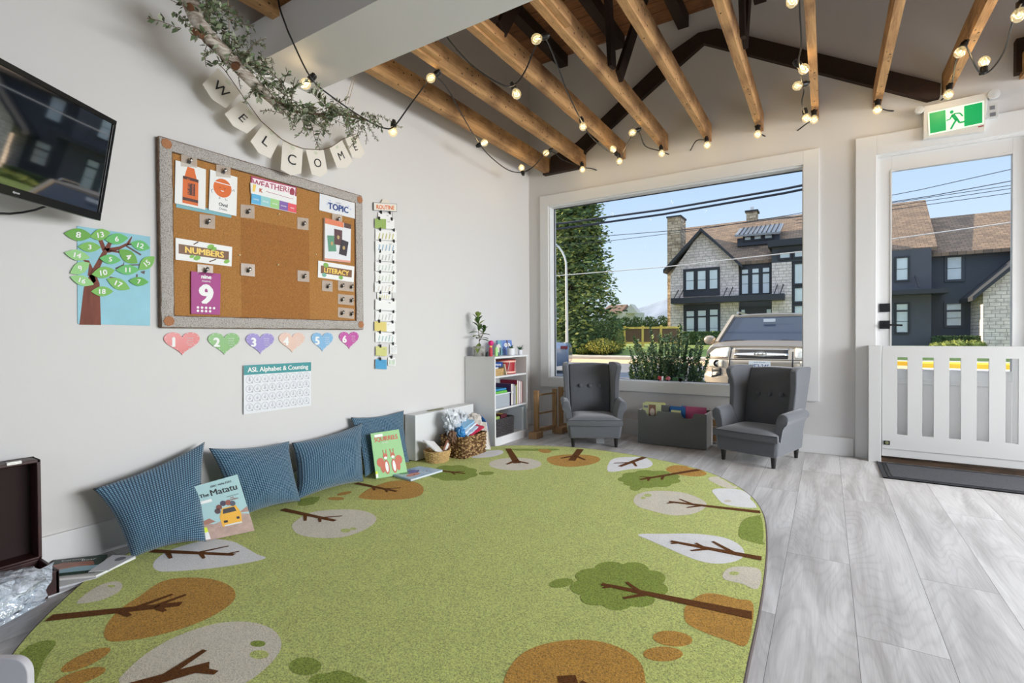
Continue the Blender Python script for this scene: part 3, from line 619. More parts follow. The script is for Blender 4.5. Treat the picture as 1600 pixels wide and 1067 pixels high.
for k, (px, r) in enumerate([(1462, .28), (1480, .35), (1498, .42), (1512, .3), (1524, .4)]):
    a = at(px, 534, 'y', HY-2.2); bush('low_shrub', 'small pale green shrub in the bed before the charcoal wing', (a.x, HY-2.2, .1), r, r*.6, 350, [M_yb[2], M_fg[2]], .07, 20+k); bpy.context.scene.objects[-1]['group'] = 'shrubs in the bed before the charcoal wing'
# a far small house
fh = thing('distant_cottage', 'small distant cottage with brown gabled roof above the hedge', 'house', (at(975, 500, 'y', 75).x, 75, .2))
a = at(945, 500, 'y', 75); b = at(988, 500, 'y', 75); zt = at(975, 487, 'y', 75).z; zp = at(975, 478, 'y', 75).z
M_fr = mat('distant_roof', (122, 98, 84), .9); M_fwl = mat('distant_wall', (196, 190, 184), .9)
MB().box(a.x, b.x, 75, 81, .1, zt, M_fwl).build('walls', fh)
MB().add([(a.x-.5, 74.5, zt-.2), (b.x-1.8, 74.5, zt-.2), (b.x-1.8, 78, zp+.4), (a.x-.5, 78, zp+.4), (a.x-.5, 81.5, zt-.2), (b.x-1.8, 81.5, zt-.2)], [(0, 1, 2, 3), (3, 2, 5, 4), (0, 3, 4), (1, 5, 2)], M_fr).build('roof', fh)
c = at(986, 486, 'y', 74.2); mb = MB(); yprism([(c.x-1.1, zt-.3), (c.x+1.1, zt-.3), (c.x, zp+.2)], 74, 76, M_fwl, mb); mb.build('gable', fh)
for s in (-1, 1): MB().bar((c.x+s*1.3, 74.6, zt-.5), (c.x, 74.6, zp+.45), 1.6, .16, M_fr, up=(0, 1, 0)).build('gable_roof', fh) if False else None
# ================================================================ LEFT WALL
def M(name, *a, **k): return mat(name, *a, **k)
M_paper = mat('paper_white', (238, 238, 236), .5); M_paper2 = mat('card_white', (228, 230, 234), .35)
M_ink = mat('ink_black', (34, 34, 38), .5); M_greyink = mat('ink_grey', (120, 122, 130), .6)
def col(r, g, b, rough=.5): return mat('print_%d_%d_%d' % (r, g, b), (r, g, b), rough)
def near(P, pa, L, far=True):
    """point seen at pixel pa whose distance from P is L"""
    d = ray(*pa); w_ = CAM-P; A = d.dot(d); B = 2*d.dot(w_); C = w_.dot(w_)-L*L; q = B*B-4*A*C
    s = (-B+(sqrt(q) if far else -sqrt(q)))/(2*A) if q > 0 else -B/(2*A); return CAM+d*s
# ---- television on its arm
tvd = V((-sin(YAW), cos(YAW), 0)); BR = at(155, 345, 'x', .13)
r_ = ray(181, 189); s_ = (BR-CAM).dot(tvd)/r_.dot(tvd); TR = CAM+r_*s_; up = (TR-BR).normalized(); H = (TR-BR).length; Wt = H*1.70
nrm = tvd.cross(up).normalized(); nrm = nrm if nrm.x > 0 else -nrm
tv = thing('television', 'black flat-screen television tilted out from the left wall on an arm', 'television', tuple(BR-tvd*Wt/2))
BL = BR-tvd*Wt; TL = TR-tvd*Wt
M_scr = mat('tv_screen', (8, 9, 12), .03, ior=3.0, coat=1); M_bez = mat('tv_bezel', (14, 14, 15), .18)
S = Sheet(BL, BR, TR, TL, n=nrm); S.poly([(0, 0), (1, 0), (1, 1), (0, 1)], M_bez, 0, -.035); S.rect(.1, .9, .1, .9, M_bez, -.0355)
S.mb.build('housing', tv, bevel=.006)
S2 = Sheet(BL, BR, TR, TL, n=nrm); k = .022; S2.rect(k, 1-k, .075, .955, M_scr, .0012); S2.mb.build('screen', tv, label='glossy black screen')
S3 = Sheet(BL, BR, TR, TL, n=nrm)
for a, b, c, d in ((0, 1, 0, .075), (0, 1, .955, 1), (0, k, .075, .955), (1-k, 1, .075, .955)): S3.poly([(a, c), (b, c), (b, d), (a, d)], M_bez, .006, 0)
S3.text('dynex', .5, .03, .018, M_paper2, .0068, align='c'); S3.mb.build('bezel', tv, bevel=.002)
mb = MB(); c = (BL+TR)/2-nrm*.05; mb.bar(c+up*.1, c-up*.1, .2, .02, M_bez, up=nrm); mb.tube([c, (max(.1, c.x*.5), c.y+.05, c.z), (.02, c.y+.02, c.z)], .018, M_bez); mb.box(0.0, .02, c.y-.06, c.y+.1, c.z-.1, c.z+.1, M_bez); mb.build('wall_arm', tv)
pts = [at(72, 322, 'x', .10), at(55, 328, 'x', .07), at(35, 332, 'x', .04), at(15, 334, 'x', .03), at(-8, 333, 'x', .025), at(-40, 325, 'x', .02)]
MB().tube(pts, .004, M_black, 6).build('power_cable', tv)

# ---- number tree poster
def c4(x, y): return (80+x/5.335, 330+y/5.335)
po = thing('number_tree_poster', 'light blue poster of a brown tree with numbered leaves, left of the cork board', 'poster', tuple(at(178, 508, 'x', .0)))
S = wsheet(c4(216, 122), c4(825, 212), c4(824, 955), c4(222, 936), .004); S.slab(M('poster_blue', (138, 196, 212), .5, vary=(5, .08)), .0025)
Mt = M('poster_bark', (124, 66, 50), .7, vary=((60, 60, 8), .2)); Mtd = col(70, 46, 40)
def q4(pts):   # crop pixels to sheet uv
    out = []
    for x, y in pts: p = at(*c4(x, y), 'x', .004); a, b, c_, d = S.c; out.append(((p.y-a.y)/(b.y-a.y), (p.z-a.z)/(d.z-a.z)))
    return out
for pts, mm in [([(235, 945), (268, 640), (300, 560), (345, 470), (400, 370), (440, 300), (470, 250), (500, 262), (470, 330), (430, 400), (400, 470), (370, 530), (400, 600), (415, 945)], Mt), ([(385, 240), (420, 235), (450, 310), (420, 330)], Mt), ([(440, 310), (560, 290), (620, 262), (660, 205), (665, 215), (640, 275), (560, 318), (470, 345)], Mt), ([(620, 280), (745, 355), (735, 365), (610, 290)], Mtd), ([(625, 268), (690, 262), (690, 275), (620, 282)], Mt), ([(470, 315), (560, 330), (560, 345), (480, 335)], Mt), ([(250, 400), (310, 410), (345, 480), (320, 530), (300, 540), (310, 450)], Mt), ([(310, 535), (350, 520), (370, 580), (345, 600)], Mtd), ([(525, 470), (590, 440), (600, 410), (600, 450), (540, 485)], Mtd), ([(640, 440), (740, 436), (740, 446), (640, 450)], Mtd), ([(480, 540), (540, 550), (540, 562), (480, 552)], Mtd), ([(700, 520), (715, 520), (715, 545), (700, 545)], Mtd), ([(735, 498), (775, 490), (770, 520), (745, 508)], Mtd)]:
    S.poly(q4(pts)[::-1], mm, .0004)
S.mb.build('backing', po)
G = [(88, 160, 22), (110, 178, 62), (84, 180, 88), (140, 200, 118), (76, 166, 40)]
for i, (t, cx, cy, rx, ry, rot, gi) in enumerate([('8', 225, 195, 118, 52, 6, 0), ('13', 410, 195, 86, 48, -12, 1), ('6', 545, 230, 98, 46, -4, 2), ('12', 743, 286, 84, 42, 16, 2), ('3', 320, 298, 97, 42, 2, 1), ('14', 218, 366, 108, 44, 12, 3), ('4', 643, 377, 96, 50, 36, 0), ('15', 797, 432, 86, 48, -40, 1), ('5', 492, 400, 90, 40, 6, 2), ('9', 240, 474, 92, 48, -28, 3), ('10', 435, 510, 98, 48, -10, 1), ('11', 637, 488, 98, 42, 0, 2), ('16', 258, 578, 104, 42, 18, 3), ('17', 560, 606, 106, 46, 24, 1), ('7', 730, 585, 82, 38, 4, 4), ('18', 425, 668, 92, 42, 0, 1)]):
    a = radians(rot); ex = (cos(a)*rx, sin(a)*rx); ey = (sin(a)*ry, -cos(a)*ry)
    cs = [c4(cx+i_*ex[0]+j_*ey[0], cy+i_*ex[1]+j_*ey[1]) for i_, j_ in ((-1, 1), (1, 1), (1, -1), (-1, -1))]
    L = wsheet(cs[0], cs[1], cs[2], cs[3], .008+.0012*(i % 3))
    pts = [(k/14, .5-.5*sin(pi*k/14)**.9) for k in range(15)] + [(1-k/14, .5+.5*sin(pi*k/14)**.9) for k in range(1, 14)]
    L.poly(pts, col(*G[gi]), 0, -.0015); L.text(t, .5, .26, .48, M_paper, .0006, .03, 'c', rot=-a*-1*0+a*0)
    L.mb.build('paper_leaf', po, label='green paper leaf with the number '+t)

# ---- cork board
def c2(x, y): return (230+x/3.0486, 190+y/3.0486)
BXf = .034
bd = thing('cork_board', 'large cork notice board in a whitewashed wood and lace frame', 'notice board', tuple(at(408, 513, 'x', 0)))
O = [at(250, 213, 'x', BXf), at(567, 307, 'x', BXf), at(567, 514, 'x', BXf), at(253, 511, 'x', BXf)]
y0 = (O[0].y+O[3].y)/2; y1 = (O[1].y+O[2].y)/2; z1 = (O[0].z+O[1].z)/2; z0 = (O[3].z+O[2].z)/2; fw = .052
def frame_material():
    m, n, l, b = nodemat('whitewashed_lace'); tc = n.new('ShaderNodeTexCoord')
    a = noise_tex(n, l, tc.outputs['Object'], (230, 230, 230), 4, .6); c = ramp(n, l, a, [(.36, lin((130, 116, 104))), (.46, lin((186, 180, 174))), (.62, lin((206, 202, 198)))])
    ck = n.new('ShaderNodeTexVoronoi'); mp = n.new('ShaderNodeMapping'); l.new(tc.outputs['Object'], mp.inputs[0]); mp.inputs['Scale'].default_value = (170, 170, 170); l.new(mp.outputs[0], ck.inputs[0]); ck.inputs['Scale'].default_value = 1
    c = mixc(n, l, .5, c, ramp(n, l, ck.outputs[0], [(.2, (1, 1, 1, 1)), (.6, (.80, .79, .78, 1))]), 'MULTIPLY'); l.new(c, b.inputs['Base Color']); b.inputs['Roughness'].default_value = .95
    bp = n.new('ShaderNodeBump'); bp.inputs['Distance'].default_value = .004; l.new(a, bp.inputs['Height']); l.new(bp.outputs[0], b.inputs['Normal']); return m
M_frm = frame_material(); M_frm2 = mat('frame_wood_brown', (112, 88, 70), .8, vary=(40, .4))
M_cork = mat('cork', (176, 124, 66), .9, vary=(160, .28), bump=(220, .4, .002)); M_cork2 = mat('cork_unfaded', (164, 110, 56), .9, vary=(160, .28), bump=(220, .4, .002))
mb = MB(); mb.box(.004, .02, y0+.02, y1-.02, z0+.02, z1-.02, M_cork)
a = at(*c2(445, 445), 'x', .0204); b = at(*c2(775, 950), 'x', .0204); mb.box(.02, .0204, a.y, b.y, z0+fw, a.z-.015, M_cork2)
mb.build('cork_panel', bd)
def wob(y0, y1, z0, z1, m, along, nm):
    g = MB(); n_ = 40
    def side(s, t):
        k = .0035*noise.noise(V((t*14, s*3, 1)))
        return k
    rings = []
    for i in range(n_+1):
        t = i/n_
        if along == 'y':
            y = y0+(y1-y0)*t; a_ = side(0, t); b_ = side(1, t); rings.append([(.003, y, z0+a_), (BXf-.004, y, z0+a_), (BXf, y, z0+.008+a_), (BXf, y, z1-.008+b_), (BXf-.004, y, z1+b_), (.003, y, z1+b_)])
        else:
            z = z0+(z1-z0)*t; a_ = side(2, t); b_ = side(3, t); rings.append([(.003, y0+a_, z), (BXf-.004, y0+a_, z), (BXf, y0+.008+a_, z), (BXf, y1-.008+b_, z), (BXf-.004, y1+b_, z), (.003, y1+b_, z)])
    g.loft(rings, m); return g.build(nm, bd)
wob(y0, y1, z1-fw, z1, M_frm, 'y', 'frame_rail'); wob(y0, y1, z0, z0+fw, M_frm, 'y', 'frame_rail')
wob(y0, y0+fw, z0+fw, z1-fw, M_frm, 'z', 'frame_stile'); wob(y1-fw, y1, z0+fw, z1-fw, M_frm, 'z', 'frame_stile')
mb = MB(); e = .010
for (a, b, c, d) in ((y0, y1, z1-.006, z1+.004), (y0, y1, z0-.004, z0+.006), (y0-.004, y0+.006, z0, z1), (y1-.006, y1+.004, z0, z1), (y0+fw-.004, y1-fw+.004, z1-fw-.004, z1-fw+.005), (y0+fw-.004, y1-fw+.004, z0+fw-.005, z0+fw+.004), (y0+fw-.005, y0+fw+.004, z0+fw, z1-fw), (y1-fw-.004, y1-fw+.005, z0+fw, z1-fw)): mb.box(.004, BXf-.006, a, b, c, d, M_frm2)
mb.build('frame_edging', bd)
M_ros = mat('rosette_wood', (176, 122, 84), .7)
for (yy, zz) in ((y0+.028, z1-.026), (y0+.028, z0+.028), (y1-.022, z1-.028), (y1-.022, z0+.03)):
    mb = MB()
    for k in range(8):
        a = k*pi/4; mb.lathe([(.009, 0), (.010, .003), (.006, .005), (.004, .003)], M_ros, n=8, M=Matrix.Translation((BXf, yy+.014*cos(a), zz+.014*sin(a))) @ Matrix.Rotation(pi/2, 4, 'Y'))
    mb.lathe([(.007, 0), (.007, .005), (.001, .006)], M_ros, n=10, M=Matrix.Translation((BXf, yy, zz)) @ Matrix.Rotation(pi/2, 4, 'Y')); mb.build('corner_rosette', bd, label='brown pierced corner rosette')

def sheet2(corners, x=.024): return wsheet(*[c2(*c) for c in corners], x)   # TL TR BR BL in crop pixels
def card(name, label, cat, corners, x=.024, m=None, group=None, t=.0018):
    S = sheet2(corners, x); S.slab(m or M_paper, t); S.lab = (name, label, cat, group); return S
def done(S, **k): n_, l_, c_, g_ = S.lab; return S.mb.build(n_, label=l_, cat=c_, group=g_, **k)
M_or = col(222, 106, 28); M_blk = M_ink; M_brn = col(74, 34, 26); M_mg = col(164, 44, 128); M_nv = col(44, 74, 140); M_yel = col(244, 206, 96)
done(card('blue_paper', 'strip of teal paper sticking out behind the crayon and oval cards', 'paper', [(138, 378), (402, 440), (400, 459), (138, 408)], .0225, col(120, 176, 186)))
S = card('crayon_card', 'white card with an orange crayon picture, top left of the cork board', 'card', [(135, 183), (280, 228), (277, 420), (131, 388)], .0275)
S.rect(.24, .75, .05, .62, M_or); S.poly([(.27, .62), (.72, .62), (.60, .93), (.38, .93)], M_or); S.rect(.24, .75, .62, .69, M_brn, .0008); S.rect(.24, .75, .12, .19, M_brn, .0008); S.poly([(.40, .27), (.64, .27), (.64, .56), (.40, .56)], M_brn, .0008); S.text('orange', .46, .28, .10, M_or, .001, .01, rot=pi/2, wmax=.9); S.text('anaranjado', .59, .285, .055, M_or, .001, 0, rot=pi/2); done(S)
S = card('oval_card', 'white card with a smiling orange oval, second from the left on the cork board', 'card', [(300, 228), (430, 265), (425, 450), (293, 420)], .0275)
S.ell(.46, .62, .33, .235, M_or, rot=-.25); S.rect(.08, .82, .725, .745, M_paper, .0008); S.ell(.37, .62, .015, .015, M_blk, .001, 8); S.ell(.54, .62, .015, .015, M_blk, .001, 8); S.ell(.46, .56, .06, .03, M_paper, .001, 12, a0=pi, a1=2*pi)
S.line([(.80, .60), (.88, .66), (.90, .60)], .008, M_blk); S.line([(.12, .54), (.06, .50), (.10, .44)], .008, M_blk); S.line([(.38, .38), (.34, .34), (.40, .34)], .008, M_blk); S.line([(.56, .38), (.60, .34), (.66, .34)], .008, M_blk)
S.text('Oval', .5, .165, .085, M_blk, align='c'); S.text('Ovalo', .5, .07, .06, M_greyink, align='c', bold=0); done(S)
S = card('weather_card', 'pink bordered WEATHER? card, top middle of the cork board', 'card', [(495, 258), (712, 312), (708, 366), (494, 340)], .0245, col(176, 70, 110))
S.rect(.03, .97, .06, .90, col(246, 232, 236)); S.text('WEATHER?', .03, .42, .42, col(170, 66, 96), .0009, .02, wmax=.80); S.ell(.90, .5, .06, .34, col(160, 60, 84), .0009); done(S)
S = card('weather_strip', 'white strip with coloured squares pinned over the weather card', 'card', [(500, 292), (712, 356), (710, 437), (495, 390)], .028)
for i, c in enumerate([(92, 178, 222), (150, 208, 210), (160, 212, 138), (130, 96, 172), (226, 84, 96)]): S.rect(i*.2, i*.2+.2, .02, .50, col(*c), .0008)
for i in range(5): S.text(['sunny', 'cloudy', 'windy', 'snowy', 'rainy'][i], i*.2+.1, .22, .09, M_paper, .001, .01, 'c')
S.line([(.30, .78), (.92, .78)], .02, col(176, 70, 96)); S.text('K', .16, .66, .2, col(190, 90, 50), .001, .05); done(S)
S = card('side_card', 'small white card with a yellow figure beside the weather strip', 'card', [(492, 290), (532, 300), (518, 345), (494, 342)], .030)
S.rect(.3, .7, .2, .9, M_yel); done(S)
S = card('topic_card', 'white TOPIC card, top right of the cork board', 'card', [(822, 342), (995, 385), (993, 463), (820, 422)], .026, M_paper2)
S.text('TOPIC', .5, .22, .38, M_nv, .0009, .05, 'c', wmax=.55); S.text('today\'s', .5, .66, .10, M_greyink, .0009, 0, 'c')
for u, v in ((.27, .72), (.20, .48), (.84, .5), (.78, .66)): S.ell(u, v, .028, .055, col(196, 204, 232), .0008, 6)
done(S)
S = card('passport_picture', 'picture card of three passports with an orange top band, right side of the cork board', 'card', [(847, 458), (971, 490), (968, 672), (845, 660)], .040, M_paper2, t=.014)
S.rect(0, .70, .87, 1, col(226, 132, 96)); S.rect(.72, 1, .88, 1, col(88, 66, 62)); S.rect(0, 1, 0, .05, col(228, 160, 140))
for (u, v, rt, c) in ((.5, .60, 0, (92, 60, 66)), (.26, .42, .12, (96, 152, 124)), (.72, .36, -.16, (52, 44, 54))):
    k = S.H/S.W; q = []
    for dx, dy in ((-.15, -.19), (.15, -.19), (.15, .19), (-.15, .19)): X = dx/k; q.append((u+(X*cos(rt)-dy*sin(rt))*k, v+X*sin(rt)+dy*cos(rt)))
    S.poly(q, col(*c), .0008+.0004*(u*2)); S.ell(u, v, .05, .05, col(190, 164, 110), .0018, 10)
done(S)
S = card('literacy_banner', 'glossy white banner with brown plank lettering below the passport picture', 'banner card', [(815, 662), (987, 690), (984, 765), (813, 742)], .025)
S.rect(.07, .93, .28, .74, col(122, 84, 56)); S.text('LITERACY', .5, .36, .30, M_yel, .001, .05, 'c', wmax=.80); S.ell(.2, .8, .07, .14, col(130, 180, 80), .001); S.ell(.16, .2, .06, .12, col(120, 180, 160), .001); S.ell(.62, .18, .06, .12, col(130, 180, 80), .001); done(S)
S = card('numbers_banner', 'white NUMBERS banner on a brown plank with green leaves, left of the cork board', 'banner card', [(135, 553), (405, 597), (402, 690), (135, 657)], .026)
S.rect(.05, .94, .30, .74, col(120, 82, 54)); S.text('NUMBERS', .5, .38, .30, M_yel, .001, .05, 'c', wmax=.68); S.line([(.30, .82), (.38, .98)], .05, col(90, 64, 48)); S.line([(.58, .10), (.70, .26)], .05, col(90, 64, 48))
for u, v, r in ((.60, .84, .09), (.66, .76, .07), (.36, .20, .09), (.27, .24, .06), (.90, .22, .08)): S.ell(u, v, r*.75, r*1.2, col(130, 184, 74), .0012, 10, rot=.5)
done(S)
S = card('nine_card', 'purple card with a large white 9 and dots, lower left of the cork board', 'card', [(210, 712), (350, 725), (347, 920), (210, 915)], .030, M_mg, t=.006)
S.text('nine', .5, .85, .10, M_paper, .0008, .05, 'c'); S.text('nueve', .5, .77, .06, M_paper, .0008, 0, 'c'); S.text('9', .5, .25, .46, M_paper, .0008, .06, 'c')
for i in range(5): S.ell(.22+.14*i, .155, .045, .03, M_paper, .0008, 12)
for i in range(4): S.ell(.22+.14*i, .075, .045, .03, M_paper, .0008, 12)
done(S)
M_tape = mat('clear_tape', (228, 218, 206), .15, alpha=.38, spec=.8); M_chrome = mat('chrome', (190, 188, 186), .22, metal=1)
CL = [(200, 188, 38, 28, 'clear clip taped above the crayon card'), (363, 236, 34, 28, 'clear clip taped above the oval card'), (478, 428, 33, 31, 'clear clip below the weather strip, upper left of the bare cork'), (742, 486, 27, 28, 'clear clip left of the passport picture, upper right of the bare cork'), (286, 476, 37, 32, 'clear clip below the oval card with nothing in it'), (277, 706, 37, 24, 'clear clip holding the purple nine card'), (480, 706, 33, 29, 'clear clip right of the numbers banner, lower left of the bare cork'), (744, 736, 28, 26, 'clear clip left of the literacy banner, lower right of the bare cork'), (905, 465, 24, 24, 'clear clip at the top of the passport picture'), (858, 783, 25, 25, 'single clip below the left of the literacy banner')]
def clip_mesh(root_name, label, cx, cy, hw, hh, two=False, x=.030):
    S = sheet2([(cx-hw, cy-hh-hw*.10), (cx+hw, cy-hh+hw*.10), (cx+hw, cy+hh+hw*.10), (cx-hw, cy+hh-hw*.10)], x if cy in (188, 236, 706, 465) else .0235)
    b_ = S.p(.5, 0); r = thing(root_name, label, 'clip', tuple(b_)); S.slab(M_tape, .001); S.mb.build('tape', r, label='clear sticky tape')
    for u in ((.22, .80) if two else (.5,)):
        g = MB(); c = S.p(u, .5); g.tube([c, c+V((.016, 0, 0))], .0035, M_chrome, 8); g.ball(c+V((.020, 0, .001)), .0085, M_chrome, 10, (.7, 1, 1)); g.bar(c+V((.006, -.006, -.014)), c+V((.018, .004, .012)), .012, .002, M_black, up=(1, 0, 0)); g.build('clip_body', r)
for cx, cy, hw, hh, lb in CL: clip_mesh('board_clip', lb, cx, cy, hw, hh)
for cy, lb in ((783, 'pair of clips on one tape strip, just under the literacy banner'), (848, 'pair of clips on one tape strip, middle of the three at lower right'), (912, 'pair of clips on one tape strip, lowest at the right')): clip_mesh('double_clip', lb, 947, cy, 38, 24, True)
M_pin = mat('push_pin_clear', (216, 190, 140), .25)
for cx, cy, lb in ((607, 275, 'pin above the weather card'), (624, 441, 'pin just below the weather strip'), (437, 636, 'pin right of the numbers banner'), (800, 633, 'pin left of the passport picture'), (455, 940, 'pin at the bottom edge of the cork'), (620, 682, 'pin in the middle of the bare cork')):
    c = at(*c2(cx, cy), 'x', .021); MB().lathe([(.0045, 0), (.0045, .002), (.0025, .004), (.0025, .009), (.004, .012), (.0001, .0125)], M_pin, n=8, M=Matrix.Translation(c) @ Matrix.Rotation(pi/2, 4, 'Y')).build('push_pin', label='small '+lb, cat='pin')

# ---- hearts
HT = [('1', 255, 313, 518.7, 554.8, (206, 92, 86), 'red'), ('2', 324, 375.4, 520, 554, (116, 172, 92), 'green'), ('3', 383.4, 429, 520.6, 553, (146, 130, 196), 'violet'), ('4', 435, 477, 519.5, 550.5, (226, 192, 176), 'peach'), ('5', 486, 521, 519.5, 549, (134, 182, 220), 'blue'), ('6', 529.6, 561, 518, 545, (196, 92, 166), 'magenta')]
for t, a, b, c, d, cc, nm in HT:
    S = wsheet((a, c), (b, c), (b, d), (a, d), .006); pts = []
    for k in range(40):
        th = 2*pi*k/40; x = 16*sin(th)**3; y = 13*cos(th)-5*cos(2*th)-2*cos(3*th)-cos(4*th); pts.append((.5+x/33.0, .58+y/29.0))
    pts = pts[::-1]; S.poly(pts, col(*cc, .25), 0, -.003)
    o_ = [(.5+(u-.5)*.93, .55+(v-.55)*.92) for u, v in pts]
    for k in range(0, 40, 2): S.line([o_[k], ((o_[k][0]+o_[(k+1) % 40][0])/2, (o_[k][1]+o_[(k+1) % 40][1])/2)], .014, M_paper)
    S.text(t, .27, .36, .42, M_paper, .0008, .06, 'c')
    for j in range(4): S.text(['Listening', 'ears are', 'for caring', 'kindly'][j], .71, .72-.105*j, .055, M_paper, .0008, .0, 'c')
    S.mb.build('heart_card', label='laminated %s heart with a white %s below the cork board' % (nm, t), cat='wall card')

# ---- hand sign poster
def c7(x, y): return (280+x/7.2727, 560+y/7.2727)
S = wsheet(c7(735, 78), c7(1498, 42), c7(1498, 535), c7(735, 636), .012); S.slab(M_paper2, .004)
S.rect(0, 1, .80, 1, col(58, 146, 150)); S.text('ASL Alphabet & Counting', .05, .855, .10, M_paper, .0009, .03, wmax=.90)
M_lg = col(150, 152, 162); M_hand = col(196, 198, 206)
for r in range(4):
    for c in range(9):
        u = .075+.106*c; v = .70-.19*r; S.ring(u, v, .078, .006, M_lg, .0006, 14); k = S.H/S.W
        rr = random.Random(r*9+c); S.ell(u, v-.012, .018, .026, M_hand, .0007, 8)
        for j in range(rr.randint(1, 4)): an = pi/2+(j-1.5)*.35; S.line([(u+k*.01*(j-1.5), v), (u+k*.045*cos(an), v+.05*sin(an))], .010, M_hand, .0007)
        S.rect(u+.028, u+.044, v-.078, v-.052, M_greyink, .0008); S.rect(u+.032, u+.040, v-.072, v-.058, M_paper, .001)
S.mb.build('hand_sign_poster', label='white poster of hand signs with a teal ASL Alphabet title', cat='poster')

# ---- routine chart: a column of clipped cards
def c6(x, y): return (560+x/3.56, 290+y/3.56)
rc = thing('routine_chart', 'tall narrow hanging chart of small picture cards, right of the cork board', 'wall chart', tuple(at(600, 578, 'x', 0)))
def rq(x0, x1, y0, y1, x=.012, sk=.06): w_ = x1-x0; return wsheet(c6(x0, y0), c6(x1, y0+w_*sk), c6(x1, y1+w_*sk), c6(x0, y1), x)
S = rq(84, 214, 93, 138); S.slab(M_greyink, .003); S.rect(.02, .98, .06, .94, col(232, 226, 214)); S.text('ROUTINE', .5, .22, .52, M_or, .0012, .03, 'c', wmax=.84); S.poly([(.3, .98), (.7, .98), (.62, 1.45), (.38, 1.45)], col(222, 214, 200)); S.mb.build('header_sign', rc, label='header reading ROUTINE')
rows = [(110, 185, 150, 200, None), (92, 200, 183, 236, (150, 178, 96)), (95, 213, 243, 300, (196, 190, 120)), (95, 213, 305, 365, (150, 180, 204)), (95, 210, 365, 418, (188, 192, 190)), (95, 210, 422, 474, (196, 208, 200)), (95, 210, 480, 535, (204, 212, 196)), (92, 210, 538, 590, (214, 206, 196)), (105, 182, 594, 630, (216, 206, 140)), (95, 210, 632, 690, None), (95, 210, 697, 750, (204, 206, 200)), (90, 205, 755, 808, (222, 204, 120)), (95, 210, 815, 868, (168, 196, 194)), (97, 157, 893, 945, (206, 206, 130)), (175, 215, 880, 935, (200, 204, 206)), (95, 157, 965, 1018, (76, 158, 204)), (165, 207, 955, 1000, (120, 176, 96))]
for i, (a, b, c, d, cc) in enumerate(rows):
    S = rq(a, b, c, d, .010+.004*(i % 2)); S.slab(M_paper, .0015)
    if cc:
        if i in (1, 11, 13, 15): S.rect(0, .56 if i < 13 else 1, 0, 1, col(*cc))
        else:
            for k in range(5): S.poly([(.12+.16*k, .12), (.17+.16*k, .12), (.22+.16*k, .66), (.17+.16*k, .66)], col(*cc))
    S.text(['play', 'snack', 'art', 'music', 'math', 'read', 'rest', 'story', 'lunch'][i % 9], .62, .70, .13, M_greyink, .001, 0)
    S.mb.build('routine_card', rc)
    for u in ((.2, .85) if b-a > 70 else (.4,)):
        p = S.p(u, 1.0); MB().box(p.x-.002, p.x+.006, p.y-.006, p.y+.006, p.z-.008, p.z+.014, M_black).build('ring_clip', rc, label='small black clip')
pa = at(*c6(120, 140), 'x', .009); pb = at(*c6(120, 990), 'x', .009); pc = at(*c6(190, 140), 'x', .009); pd_ = at(*c6(190, 960), 'x', .009)
MB().tube([pa, pb], .0012, M_black, 4).tube([pc, pd_], .0012, M_black, 4).build('hanging_cord', rc)

# ---- birch branch with greenery, and the WELCOME banner
def c3(x, y): return (250+x/3.68, y/3.68)
gl = thing('birch_garland', 'hanging birch branch wrapped in dried greenery in front of the left wall', 'garland', tuple(at(460, 220, 'x', .3)))
def birch():
    m, n, l, b = nodemat('birch_bark'); tc = n.new('ShaderNodeTexCoord'); a = noise_tex(n, l, tc.outputs['Object'], (14, 14, 60), 5, .7, .5)
    l.new(ramp(n, l, a, [(.34, lin((84, 62, 48))), (.46, lin((160, 146, 132))), (.6, lin((206, 198, 186)))]), b.inputs['Base Color']); b.inputs['Roughness'].default_value = .9; return m
M_birch = birch(); M_stub = mat('bark_brown', (112, 72, 46), .9, vary=(30, .3)); M_twig = mat('twig', (92, 74, 56), .9)
XB = .34
bp = [c3(120, -70), c3(170, 0), c3(215, 120), c3(280, 215), c3(380, 310), c3(470, 410), c3(560, 500), c3(640, 570), c3(715, 640)]
bpt = [at(*p, 'x', XB) for p in bp]; rr_ = [.034, .034, .032, .032, .03, .028, .026, .022, .018]
mb = MB(); mb.tube(bpt, rr_, M_birch, 14)
for q, dq in (((240, 200), (-50, -20)), ((450, 360), (-20, 25)), ((200, 40), (-30, 0))): a = at(*c3(*q), 'x', XB); b = at(*c3(q[0]+dq[0], q[1]+dq[1]), 'x', XB+.03); mb.tube([a, b], [.018, .016], M_stub, 10)
mb.build('birch_branch', gl)
M_lf = [mat('dried_leaf_a', (112, 132, 92), .8), mat('dried_leaf_b', (136, 146, 116), .8), mat('dried_leaf_c', (74, 84, 60), .8), mat('dried_leaf_d', (166, 172, 148), .8)]
def sprig(mb, stem, p0, dirv, L, n_, size, r_, droop=.3):
    pts = [V(p0)]; d = V(dirv).normalized()
    for k in range(8): d = (d+V((r_.gauss(0, .12), r_.gauss(0, .12), r_.gauss(0, .1)-droop*.1))).normalized(); pts.append(pts[-1]+d*L/8)
    stem.tube(pts, [.0016]*len(pts), M_twig, 4)
    for k in range(n_):
        t = k/n_*7.9; i = int(t); p = pts[i].lerp(pts[i+1], t-i); ax = (pts[i+1]-pts[i]).normalized(); o = ax.orthogonal().normalized(); o.rotate(Matrix.Rotation(r_.choice((0, pi))+r_.gauss(0, .5), 3, ax)); dd = (o+ax*.6).normalized(); sd = dd.cross(ax).normalized() if r_.random() < .5 else dd.cross(V((r_.random()-.5, r_.random()-.5, 1))).normalized()
        s = size*r_.uniform(.6, 1.2); mb.add([p, p+dd*s*.5+sd*s*.26, p+dd*s, p+dd*s*.5-sd*s*.26], [(0, 1, 2, 3)], r_.choice(M_lf))
